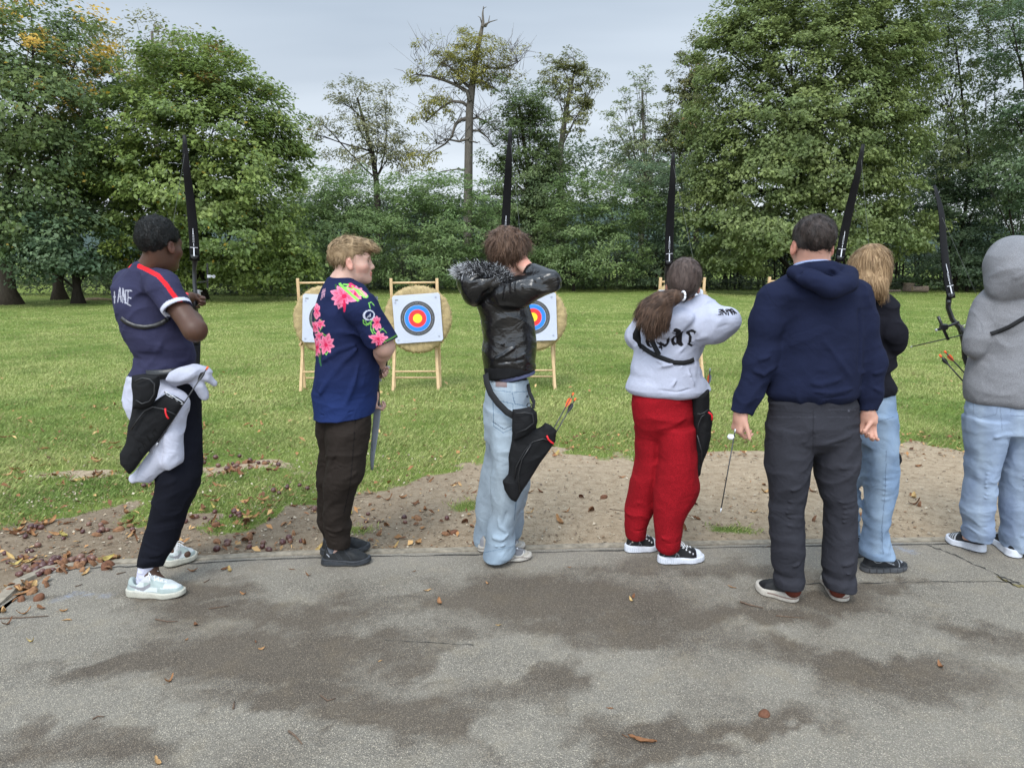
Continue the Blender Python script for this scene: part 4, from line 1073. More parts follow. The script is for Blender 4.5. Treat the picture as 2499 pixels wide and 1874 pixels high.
def husk_mesh(k):
    r = random.Random(k+9); vs = []; fs = []; n, mm = 12, 5; R0 = .026*r.uniform(.8, 1.1)
    for i in range(mm+1):
        th = math.pi*.5*i/mm*1.08
        for j in range(n):
            ph = 2*math.pi*j/n; q = 1+.09*math.sin(ph*3+k)+.05*r.uniform(-1, 1)
            vs.append((R0*q*math.sin(th)*math.cos(ph)*1.15, R0*q*math.sin(th)*math.sin(ph)*.8, R0*.62*math.cos(th)*(1+.1*r.uniform(-1, 1))+.001))
    for i in range(mm):
        for j in range(n): fs.append((i*n+j, i*n+n+j, i*n+n+(j+1) % n, i*n+(j+1) % n))
    me = bpy.data.meshes.new('chestnut_husk'); me.from_pydata(vs, [], fs); me.polygons.foreach_set('use_smooth', [True]*len(me.polygons)); me.materials.append(M_husk); return me
LFM = [leaf_mesh(k) for k in range(9)]; CKM = [ball_mesh(k) for k in range(4)]; HKM = [husk_mesh(k) for k in range(4)]
R2 = random.Random(21)
def zat(x, y):
    if y < kerbY(x): return .012
    if y < kerbY(x)+.08: return .017
    return float(gz(np.array([x]), np.array([y]))[0])
def feet_clear(px, py):
    return True
def put(me, name, px, py, label, cat, group, sc_=1.0, tilt=.3, lift=0.0):
    g = ground(px, py); z = zat(g.x, g.y)
    if g.y > kerbY(g.x)+.3 and grassness(np.array([g.x]), np.array([g.y]))[0] > .05: z += .022
    o = bpy.data.objects.new(name, me); COL.objects.link(o)
    o.location = (g.x, g.y, z+lift); o.rotation_euler = (R2.uniform(-tilt, tilt), R2.uniform(-tilt, tilt), R2.uniform(0, 6.28)); o.scale = (sc_*R2.uniform(.8, 1.25),)*3
    tag(o, label, cat, group); return o
LEAF_LG = ('leaf', 'dry leaves on the grass and earth')
LEAF_LP = ('leaf', 'dry leaf bits on the asphalt')
def where(px, py):
    A = [(285, 'left of the leftmost archer'), (440, 'beside the leftmost archer'), (600, 'right of the leftmost archer'), (760, 'just left of the flowered shirt'), (920, 'below the flowered shirt'), (1150, 'left of the black jacket'), (1330, 'beside the black jacket'), (1520, 'left of the girl in red trousers'), (1860, 'left of the man in navy'), (2200, 'behind the man in navy'), (9999, 'near the grey hoodie')]
    a = next(t for x, t in A if px < x)
    b = 'far back on the lawn ' if py < 1075 else 'on the grass edge ' if py < 1190 else 'on the bare earth ' if py < 1325 else 'in the kerb drift ' if px < 330 else 'close to the kerb '
    return b+a
# leaf fields: (cx, cy, rx, ry, count)
fields = [(110, 1150, 160, 45, 26), (230, 1165, 120, 18, 16), (250, 1060, 300, 70, 40), (550, 1140, 160, 26, 24), (480, 1060, 150, 30, 8), (640, 1215, 160, 30, 16), (90, 1290, 110, 25, 22), (150, 1370, 140, 32, 34), (370, 1290, 110, 40, 16), (560, 1260, 120, 25, 12), (60, 1440, 60, 40, 12), (900, 1240, 150, 40, 12), (1150, 1180, 200, 40, 10), (860, 1130, 90, 40, 5), (1380, 1100, 200, 12, 9), (1700, 1230, 450, 80, 16), (2250, 1180, 200, 60, 8), (900, 1330, 200, 18, 8), (700, 980, 500, 80, 14)]
def infield(f):
    a = R2.random()*6.283; q = R2.random()**.5
    return f[0]+f[2]*q*math.cos(a), f[1]+f[3]*q*math.sin(a)
nl = 0
for f in fields:
    for _ in range(int(f[4]*.9)):
        px, py = infield(f); g = ground(px, py)
        if g.y < kerbY(g.x)+.02 and px > 200: continue
        put(LFM[R2.randrange(9)], 'dry_leaf', px, py, 'dry brown leaf lying '+where(px, py), *LEAF_LG, sc_=.8, tilt=.45); nl += 1
path_leaves = [(595, 1456, .9), (478, 1531, .8), (1043, 1447, .9), (1072, 1477, 1), (77, 1573, .9), (415, 1671, 1.1), (212, 1404, 1), (560, 1398, 1), (470, 1400, .9), (1217, 1532, .7), (1190, 1430, .7), (455, 1568, .4), (548, 1395, .7), (752, 1410, .7), (1545, 1462, .8), (1540, 1471, .6), (155, 1498, .8), (165, 1520, .7), (625, 1573, .4), (640, 1590, .6), (712, 1395, .5), (927, 1620, .4), (1488, 1736, .4), (1785, 1439, .8), (2294, 1634, .8), (20, 1530, .9), (100, 1490, 1), (40, 1470, .9), (60, 1505, .9), (10, 1500, 1), (870, 1380, .5), (1010, 1400, .5), (1390, 1390, .4), (350, 1465, .5), (385, 1870, .7)]
for x, y, s in path_leaves: put(LFM[R2.randrange(9)], 'dry_leaf', x, y, 'dry leaf bit on the asphalt '+('in the top' if y < 1450 else 'in the middle' if y < 1600 else 'low')+' '+('at the left corner' if x < 130 else 'in front of the leftmost archer' if x < 640 else 'in front of the flowered shirt' if x < 1100 else 'in front of the black jacket' if x < 1400 else 'at the right'), *LEAF_LP, sc_=s*.62, tilt=.25)
o = put(LFM[2], 'dry_leaf', 1566, 1818, 'golden brown leaf alone near the bottom edge of the asphalt', 'leaf', None, sc_=1.05, tilt=.1)
CK = ('conker', 'fallen conkers on the earth')
for f in [(170, 1385, 90, 22, 34), (560, 1140, 130, 18, 24), (520, 1265, 90, 16, 11), (260, 1295, 90, 20, 9), (640, 1330, 140, 22, 14), (60, 1360, 60, 30, 12), (110, 1300, 70, 22, 7), (840, 1270, 130, 30, 6), (700, 1200, 110, 16, 6), (90, 1395, 60, 12, 8), (1000, 1275, 150, 25, 4), (330, 1200, 90, 14, 5)]:
    for _ in range(f[4]):
        px, py = infield(f); g = ground(px, py)
        if g.y < kerbY(g.x)+.02: continue
        put(CKM[R2.randrange(4)], 'conker', px, py, 'shiny dark conker lying '+where(px, py), *CK, sc_=1.0, tilt=1.2)
HK = ('husk', 'empty conker husks on the ground')
for f in [(170, 1390, 110, 25, 26), (560, 1145, 130, 20, 14), (300, 1290, 110, 22, 8), (60, 1440, 60, 40, 10), (620, 1300, 160, 30, 10), (1000, 1280, 180, 30, 8), (1500, 1230, 200, 40, 6), (2100, 1230, 200, 60, 6)]:
    for _ in range(f[4]): px, py = infield(f); put(HKM[R2.randrange(4)], 'chestnut_husk', px, py, 'split brown conker husk lying '+where(px, py), *HK, sc_=.95, tilt=1.4, lift=.004)
o = put(HKM[1], 'chestnut_husk', 1865, 1750, 'single dark husk alone in the open asphalt at lower right', 'husk', None, sc_=.8, tilt=.2)
# twigs
def twig(pts, r, label, group='twigs lying on the asphalt'):
    W = [ground(a, b) for a, b in pts]; W = [Vector((p.x, p.y, zat(p.x, p.y)+r*1.05)) for p in W]; O = W[0].copy()
    mb = MB(); mb.tube([p-O for p in W], [r*(1-.5*i/(len(W)-1)) for i in range(len(W))], 6); o = mb.build('twig', M_twig, None, True); o.location = O; tag(o, label, 'twig', group)
TW = [([(1806, 1476), (1830, 1484), (1862, 1491)], .005), ([(1893, 1509), (1920, 1512), (1962, 1515)], .003), ([(705, 1793), (722, 1806), (738, 1825)], .004), ([(783, 1705), (800, 1718), (820, 1712)], .003), ([(570, 1738), (573, 1720)], .004), ([(510, 1492), (540, 1488), (558, 1485)], .003), ([(380, 1518), (410, 1524), (435, 1523)], .0035), ([(0, 1516), (60, 1514), (120, 1510)], .0035), ([(228, 1763), (240, 1756), (256, 1757)], .003), ([(498, 1428), (512, 1420)], .003), ([(184, 1438), (202, 1432)], .003), ([(285, 1407), (308, 1402)], .0035), ([(1870, 1340), (1885, 1336)], .003), ([(1200, 1336), (1212, 1345)], .003), ([(1488, 1243), (1510, 1246), (1530, 1249)], .003), ([(850, 1220), (880, 1216), (905, 1214)], .002)]
for i, (p, r) in enumerate(TW): twig(p, r, ('longer' if abs(p[0][0]-p[-1][0]) > 40 else 'short')+' thin dark twig '+where(p[0][0], p[0][1]).replace('far back on the lawn ', '').replace('on the grass edge ', 'on the ground ').replace('on the bare earth ', 'on the ground ').replace('in the kerb drift ', 'on the ground ').replace('close to the kerb ', 'on the asphalt '), 'thin twigs scattered on the ground')
# fine bits: grit, wood chips and leaf crumbs on the earth strip
def bits(n, fn, size, seed, name, label, cat, cols, zoff=.004, asp=.5):
    r = np.random.default_rng(seed); pts = []
    px = r.random(n)*2700-100; py = fn(r, n, px)
    P = np.array([ground(a, b) for a, b in zip(px, py)]); x, y = P[:, 0], P[:, 1]
    k = (y > kerbY(x)+.09); x, y, px = x[k], y[k], px[k]; N = len(x); z = gz(x, y)+zoff
    g = grassness(x, y); z = z+np.where(g > .05, .02, 0)
    a = r.random(N)*6.28; s = size*(.4+1.1*r.random(N)**2); t1 = r.normal(0, .3, N); t2 = r.normal(0, .3, N)
    u = np.stack([np.cos(a), np.sin(a), t1], 1)*s[:, None]*.5; v_ = np.stack([-np.sin(a), np.cos(a), t2], 1)*s[:, None]*asp*.5*(.5+r.random((N, 1)))
    C0 = np.stack([x, y, z+np.abs(u[:, 2])+np.abs(v_[:, 2])], 1)
    up = np.array([0, 0, 1])*s[:, None]*.16
    V = np.stack([C0-u, C0-v_+up, C0+u, C0+v_+up*.4], 1).reshape(-1, 3); F = np.arange(4*N).reshape(N, 4)
    ci = r.integers(0, len(cols), N); C = np.array(cols)[ci]*(.6+.8*r.random((N, 1)))
    o = link(name, npmesh(name, V, F, False, np.repeat(C, 4, 0)), M_lfs); tag(o, label, cat, kind='stuff')
bits(9000 if not FAST else 2500, lambda r, n, px: 1090+r.random(n)**.9*300, .016, 5, 'grit', 'small stones, chips and crumbs on the bare earth', 'grit', [(.28, .22, .15), (.36, .30, .22), (.14, .10, .07), (.22, .13, .07), (.36, .30, .22)], .002, .7)
bits(2300, lambda r, n, px: np.where(px < 1250, 940+r.random(n)**.7*450, 1060+r.random(n)*60), .036, 6, 'leaf_litter', 'crumbled dead leaves thinly scattered over grass and earth', 'leaf litter', [(.30, .15, .06), (.20, .09, .04), (.40, .24, .10), (.13, .06, .03)], .004, .5)
bits(330, lambda r, n, px: np.where(px < 1250, 800+r.random(n)**.6*300, 760+r.random(n)*260), .055, 7, 'scattered_leaves', 'sparse fallen leaves far out on the lawn', 'leaf litter', [(.34, .19, .08), (.42, .28, .12)], .02, .5)
# dandelion-like weeds at the leaf pile
# ================================================================= PEOPLE: helpers
m = NT('skin'); vc = m.n('ShaderNodeVertexColor', layer_name='col'); v = m.coord('Object')
m.base(m.mix(1, vc.outputs[0], m.ramp(m.noise(v, 18, 5, .6), [(.3, (.86, .82, .80)), (.7, (1.06, 1.04, 1.03))]), 'MULTIPLY'))
m.set(rough=.5, spec=.35, sss=.08); m.b.inputs['Subsurface Radius'].default_value = (.01, .004, .002); m.bump(m.noise(v, 350, 3), .25, .0015); M_skin = m.m
M_jersey = cloth('jersey_cloth', 1100, .85, bump=.25, wr=.1)
M_fleece = cloth('sweatshirt_cloth', 700, .95, heather=.10, bump=.45)
M_heather = cloth('heather_fleece', 420, .95, heather=.30, bump=.5)
M_denim = cloth('denim', 900, .9, heather=.12, bump=.5, fade=.22)
M_twill = cloth('twill', 900, .85, heather=.06, bump=.35, wr=.25)
M_red = cloth('red_fleece', 380, .95, heather=.45, bump=.7)
M_nylon = cloth('black_nylon', 1300, .7, bump=.3, wr=.2)
m = NT('shiny_jacket'); v = m.coord('Object')
m.base((.006, .006, .0065)); m.set(rough=.25, spec=.6)
n1 = m.noise(m.coord('Object', (1, 1, 1.5)), 13, 3, .5, 1.6); n2 = m.noise(v, 45, 2, .5, .8)
b1 = m.n('ShaderNodeBump', {'Height': n1, 'Strength': .4, 'Distance': .012}); b2 = m.n('ShaderNodeBump', {'Height': n2, 'Strength': .12, 'Distance': .003, 'Normal': b1.outputs[0]})
m.l(b2.outputs[0], m.b.inputs['Normal']); M_shiny = m.m
M_shoe = cloth('shoe_upper', 900, .6, bump=.2, spec=.3); M_sole = cloth('shoe_sole', 200, .55, bump=.15, spec=.3)
m = NT('hair'); vc = m.n('ShaderNodeVertexColor', layer_name='col'); v = m.coord('Object')
m.base(vc.outputs[0]); m.set(rough=.5, spec=.22); m.bump(m.noise(v, 260, 4, .7), .6, .004); M_hair = m.m
M_eye = plain('eye', (.5, .5, .5), .2); M_eye.node_tree.nodes['Principled BSDF'].inputs['Roughness'].default_value = .15
M_nylon_b = plain("belt_webbing", (.012, .012, .013), .8, bump=.4, scale=60)
M_black = plain('black_fitting', (.012, .012, .013), .35, var=.2, spec=.5)
M_limb = plain('limb_black', (.006, .006, .007), .5, var=.2, bump=.02, spec=.2)
M_grey = plain('limb_grey', (.20, .215, .235), .35, var=.08, bump=.02, spec=.5)
M_silver = plain('silver_fitting', (.55, .56, .58), .35, metal=.6, var=.1)
M_white = plain('white_print', (.75, .76, .80), .6, var=.03, bump=0)
M_string = plain('bow_string', (.07, .075, .07), .6, bump=0)
M_arrow = plain('arrow_shaft', (.03, .03, .032), .35, spec=.5)
M_orange = plain('orange_vane', (.85, .14, .04), .5, var=.1)
M_redp = plain('red_cord', (.65, .02, .025), .5)
M_lace_w = plain('lace_white', (.72, .73, .74), .8); M_lace_b = plain('lace_black', (.02, .02, .022), .8)

def frame(yaw, pitch=0.0, roll=0.0):
    """head frame: yaw from +Y towards +X, pitch up, roll to the right; columns right, forward, up"""
    R = Matrix.Rotation(-yaw, 3, 'Z') @ Matrix.Rotation(pitch, 3, 'X') @ Matrix.Rotation(roll, 3, 'Y')
    return R
def localf(f, c, R, s=1.0):
    c = f32(c); M = f32([list(r) for r in R])
    return lambda P: f(((P-c)@M)/s)*s
def bnd(f, c, r, inner=.62):
    c = f32(c)
    def g(P):
        dd = np.sqrt(((P-c)**2).sum(1)); m_ = dd < r; out = (dd-r*inner).astype(np.float32)
        if m_.any(): out[m_] = f(P[m_])
        return out
    return g
def head_local():
    add = U([ell((0, -.016, .034), (.076, .096, .086)), ell((0, .028, -.022), (.063, .064, .088)), ell((0, .030, -.072), (.049, .056, .042)), ell((0, .072, -.094), (.022, .020, .019)),
             cap((-.034, .073, .022), (.034, .073, .022), .017), ell((-.043, .052, -.028), (.026, .03, .022)), ell((.043, .052, -.028), (.026, .03, .022))], .028)
    nose = U([cap((0, .084, .006), (0, .103, -.030), .0085, .0115), ell((-.011, .092, -.036), (.008, .011, .008)), ell((.011, .092, -.036), (.008, .011, .008))], .012)
    lips = U([ell((0, .0905, -.0585), (.021, .010, .0058)), ell((0, .0885, -.0695), (.018, .010, .0065))], .003)
    ears = []
    for s in (-1, 1):
        R = Matrix.Rotation(s*math.radians(-22), 3, 'Z') @ Matrix.Rotation(math.radians(12), 3, 'X')
        e = ell((s*.081, -.010, -.012), (.0085, .019, .032), R)
        e = Sub(e, ell((s*.091, -.006, -.008), (.007, .010, .018), R), .006)
        ears.append(U([e, cap((s*.076, .004, -.034), (s*.080, -.002, -.037), .007)], .008))
    sock = Umin(ell((-.031, .100, .003), (.015, .015, .010)), ell((.031, .100, .003), (.015, .015, .010)))
    def f(P):
        d = add(P); d = smax2(d, -sock(P), .014); d = smin2(d, nose(P), .012); d = smin2(d, lips(P), .005)
        for e in ears: d = smin2(d, e(P), .008)
        return d
    return f
HEADL = head_local()
FING = [((.040, .025, .020), .0088), ((.045, .028, .021), .0090), ((.042, .026, .020), .0084), ((.033, .020, .018), .0075)]
def hand(wrist, d, n, thumb, curl=(.4, .5, .4), spread=.06, tcurl=.3, s=1.0, each=None, tdir=None):
    """wrist point, d finger direction, n palm facing, thumb +1/-1: side l = thumb * (d x n)"""
    W = Vector(wrist); d = Vector(d).normalized(); n = Vector(n); n = (n-d*n.dot(d)).normalized(); l = d.cross(n)*thumb
    fs = [U([cap(W+d*.005*s, W+d*.03*s, .026*s, .028*s), cap(W+d*.035*s+l*.020*s, W+d*.085*s+l*.026*s, .015*s, .0125*s), cap(W+d*.03*s, W+d*.088*s+l*.004*s, .017*s, .0135*s), cap(W+d*.03*s-l*.018*s, W+d*.084*s-l*.024*s, .0145*s, .0115*s),
            cap(W+d*.02*s+l*.018*s+n*.006*s, W+d*.05*s+l*.028*s+n*.010*s, .016*s, .013*s)], .016*s)]
    out = [fs[0]]
    fingers = []
    for k, (seg, r) in enumerate(FING):
        c = curl if each is None else each[k]
        p = W+d*(.090-.004*abs(k-1))*s+l*(.030-.0195*k)*s
        a = 0; q = d+l*(1.2-k)*spread
        q.normalize()
        pts = [p-q*.012*s, p]
        for j in range(3):
            a += c[j]; e = q*math.cos(a)+n*math.sin(a); p = p+e*seg[j]*s; pts.append(p)
        fingers.append(chain(pts, [r*s*1.1, r*s*1.05, r*s, r*s*.92, r*s*.80]))
    td = (d*.62+l*.72+n*.35).normalized() if tdir is None else Vector(tdir).normalized()
    p = W+d*.028*s+l*.030*s+n*.006*s; pts = [p]
    side = (d*.9-l*.25+n*.3).normalized()
    for j, L in enumerate((.036, .030, .024)):
        e = (td*(1-tcurl*j*.6)+side*(tcurl*j*.6)).normalized(); p = p+e*L*s; pts.append(p)
    th = chain(pts, [.0135*s, .0115*s, .010*s, .0085*s])
    fl = fingers+[th]
    def f(P):
        dd = out[0](P)
        for g in fl: dd = smin2(dd, g(P), .007)
        return dd
    return bnd(f, W+d*.07*s, .21)
def arm(sh, el, wr, r=(.046, .040, .036, .025)):
    return U([cap(sh, el, r[0], r[1]), cap(el, Vector(el).lerp(Vector(wr), .35), r[1], r[2]*1.06), cap(Vector(el).lerp(Vector(wr), .35), wr, r[2]*1.06, r[3])], .03)
SKIN = {'light': (.52, .31, .235), 'pink': (.50, .315, .25), 'brown': (.075, .036, .022), 'man': (.50, .28, .21)}
def person(label, J, head, skin, arms, group=None, h=.0042, paint=None, face_h=None):
    """J: world points; head: (centre, yaw, pitch, roll, scale); arms: list of sdf for arms and hands"""
    JOINTS[:] = [(f32(J[k]), r_) for k, r_ in (('knL', .13), ('knR', .13), ('anL', .09), ('anR', .09), ('shL', .12), ('shR', .12))]+[(f32(p), .11) for p in head.get('reach', [])]
    base = (Vector(J['anL'])+Vector(J['anR']))/2; base.z = 0
    hc, R, hs = head['c'], frame(head['yaw'], head.get('pitch', 0), head.get('roll', 0)), head.get('s', 1.0)
    hd = bnd(localf(HEADL, hc, R, hs), hc, .26)
    nb = Vector(J['neck']); Rm = R
    nk0 = Vector(hc)+Rm@Vector((0, -.022, -.035))*hs; nk1 = Vector(hc)+Rm@Vector((0, -.004, -.075))*hs
    ch = (Vector(J['shL'])+Vector(J['shR']))/2; pv = (Vector(J['hipL'])+Vector(J['hipR']))/2
    nr = head.get('neck', .053)
    fs = [U([cap(nk0, nb, nr*1.02, nr*1.08), cap(nk1, nb+Vector((0, 0, .01)), nr*.85, nr), cap(nb, ch, nr*1.05, .060)], .03),
          U([cap(J['shL'], J['shR'], .040), cap(ch+Vector((0, 0, -.05)), pv, .075, .06), cap(J['hipL'], J['hipR'], .045), ], .05),
          chain([J['hipL'], J['knL'], J['anL']], [.048, .040, .030]), chain([J['hipR'], J['knR'], J['anR']], [.048, .040, .030]),
          cap(J['anL'], Vector(J['toL']), .034, .022), cap(J['anR'], Vector(J['toR']), .034, .022)]
    def f(P):
        d = smin2(hd(P), fs[0](P), .02)
        for g in fs[1:]: d = smin2(d, g(P), .03)
        for g in arms: d = smin2(d, g(P), .02)
        return d
    pts = [Vector(v) for v in J.values()]+[Vector(hc)+Vector((0, 0, .13)), Vector(hc)+Vector((0, -.13, 0))]+[Vector(p) for p in head.get('reach', [])]
    lo = [min(p[i] for p in pts)-.14 for i in range(3)]; hi = [max(p[i] for p in pts)+.14 for i in range(3)]; lo[2] = 0.005
    sk = np.array(SKIN[skin]) if isinstance(skin, str) else np.array(skin)
    cM = f32([list(r) for r in R])
    def pf(V, Nn, C, px, py):
        C[:] = sk
        q = (V-np.array(hc))@cM/hs
        near = np.linalg.norm(q, axis=1) < .16
        lip = near & (np.abs(q[:, 0]) < .022) & (q[:, 1] > .082) & (q[:, 2] < -.052) & (q[:, 2] > -.078)
        C[lip] = C[lip]*np.array([1.0, .68, .66])
        ear = near & (np.abs(q[:, 0]) > .075) & (q[:, 1] < .02) & (q[:, 2] > -.05) & (q[:, 2] < .03); C[ear] = C[ear]*np.array([1.04, .84, .82])
        ck = near & (np.hypot(np.abs(q[:, 0])-.052, q[:, 2]+.036) < .024) & (q[:, 1] > .02); C[ck] = C[ck]*np.array([1.03, .91, .90])
        br = near & (np.abs(q[:, 2]-.021-.004*np.cos(q[:, 0]*60)) < .0048) & (np.abs(q[:, 0]) > .014) & (np.abs(q[:, 0]) < .050) & (q[:, 1] > .05)
        C[br] = C[br]*.35+np.array(head.get('brow', (.05, .035, .025)))*.65
        if paint is not None: paint(V, Nn, C, px, py, q)
        return C
    o = sdfobj('person', f, lo, hi, h, M_skin, None, sk, pf, it=1)
    tag(o, label, 'person', group)
    # origin at the feet
    me = o.data; me.transform(Matrix.Translation(-base)); o.location = base
    root = o
    for s in (-1, 1):
        e = MB(); c = Vector(hc)+R@Vector((s*.031, .0745, .002))*hs
        nseg = 10
        vs = []; fsx = []
        for i in range(7):
            th = math.pi*i/6
            for j in range(nseg):
                ph = 2*math.pi*j/nseg; vs.append(c-base+R@Vector((math.sin(th)*math.cos(ph), math.cos(th), math.sin(th)*math.sin(ph)))*.0118*hs)
        for i in range(6):
            for j in range(nseg): fsx.append((i*nseg+j, i*nseg+(j+1) % nseg, (i+1)*nseg+(j+1) % nseg, (i+1)*nseg+j))
        e.add(vs, fsx, 0); M = [M_eyew, M_iris]
        e.m = [1 if k < nseg*2 else 0 for k in range(len(fsx))]
        eo = e.build('eye', M, root, True)
    root['_b'] = 1; del root['_b']
    return root, base
M_eyew = plain('eye_white', (.62, .60, .58), .2, var=.03, bump=0); M_iris = plain('eye_iris', (.06, .05, .04), .15, var=.1, bump=0)
def garment(root, base, name, f, lo, hi, h, mat, color, paint=None, it=1, keep=None, label=None):
    o = sdfobj(name, f, lo, hi, h, mat, None, color, paint, it, keep)
    o.data.transform(Matrix.Translation(-base)); o.parent = root
    if label: o['label'] = label
    return o
def bounds(pts, m=.12):
    pts = [Vector(p) for p in pts]
    return [min(p[i] for p in pts)-m for i in range(3)], [max(p[i] for p in pts)+m for i in range(3)]
def px_bounds(x0, y0, x1, y1, Y0, Y1):
    P = [at(x, y, Y) for x in (x0, x1) for y in (y0, y1) for Y in (Y0, Y1)]
    return [min(p[i] for p in P) for i in range(3)], [max(p[i] for p in P) for i in range(3)]
def hair_obj(root, base, hc, R, hs, f_local, color, box=.17, h=.004, amp=.004, strands=2600, slen=.05, swid=.0016, flow=(0, -.2, -1), lift=.25, curl=0.0, seed=1, keepmask=None, color2=None, paint=None, segs=4, curlf=1, fuzz=.22):
    f = localf(f_local, hc, R, hs)
    fj = jitter(f, amp, (70, 70, 35), seed)
    lo = [hc[i]-box for i in range(3)]; hi = [hc[i]+box for i in range(3)]; keep = {}
    M3 = f32([list(r) for r in R]); c1 = np.array(color); c2 = np.array(color2 if color2 is not None else [c*1.7 for c in color])
    def pf(V, Nn, C, px, py):
        q = (V-np.array(hc))@M3
        n = vnoise((q*np.array([90, 90, 14])).astype(np.float32), 1.0, seed)*.5+.5
        C[:] = c1*(1-n[:, None])+c2*n[:, None]
        if paint: paint(V, Nn, C, px, py, q)
        return C
    o = garment(root, base, 'hair', fj, lo, hi, h, M_hair, color, pf, 1, keep)
    if strands:
        r = np.random.default_rng(seed); V, Nn = keep['V'], keep['N']; q = (V-np.array(hc))@M3
        nl = Nn@M3
        ok = np.nonzero(nl[:, 1] > -2)[0] if keepmask is None else np.nonzero(keepmask(q, nl))[0]
        n = strands if not FAST else strands//4
        idx = r.choice(ok, n)
        p = q[idx]; nn = nl[idx]
        fl = np.array([flow(a, b) for a, b in zip(p, nn)]) if callable(flow) else np.tile(np.array(flow, float), (n, 1))
        fl = fl+r.normal(0, fuzz, (n, 3)); L = slen*(.5+.9*r.random(n))/segs
        cur = p-nn*.003; rows = []
        side0 = np.cross(fl, nn); side0 /= np.linalg.norm(side0, axis=1, keepdims=True)+1e-9
        ph = r.random(n)*6.28
        for k in range(segs+1):
            w_ = swid*(1-(k/segs)**2*.9)
            rows.append((cur-side0*w_, cur+side0*w_))
            t = fl-nn*(fl*nn).sum(1, keepdims=True)*(1-.0); t /= np.linalg.norm(t, axis=1, keepdims=True)+1e-9
            d_ = t+nn*lift*(1 if k < 2 else .4)
            if curl: d_ = d_+curl*(side0*np.sin(ph+k*curlf*1.8)[:, None]+nn*np.cos(ph+k*curlf*1.8)[:, None])
            d_ /= np.linalg.norm(d_, axis=1, keepdims=True)
            cur = cur+d_*L[:, None]
        A = np.stack([np.stack(x, 1) for x in rows], 1)      # n, segs+1, 2, 3
        Vx = A.reshape(-1, 3)@M3.T+np.array(hc)-np.array(base)
        b = (np.arange(n)*(segs+1)*2)[:, None, None]; kk = (np.arange(segs)*2)[None, :, None]
        F = (b+kk+np.array([0, 1, 3, 2])[None, None]).reshape(-1, 4)
        cc = c1+(c2-c1)*(r.random((n, 1))**1.3)*1.1
        if paint:
            cc2 = cc.copy(); px, py = tpx(V[idx]); paint(V[idx], Nn[idx], cc2, px, py, p); cc = cc2
        so = link('hair_strands', npmesh('hair_strands', Vx, F, True, np.repeat(cc, (segs+1)*2, 0)), M_hair, o)
    return o
def cyl_open(a, b, r):      # hole cutter
    return cap(a, b, r)
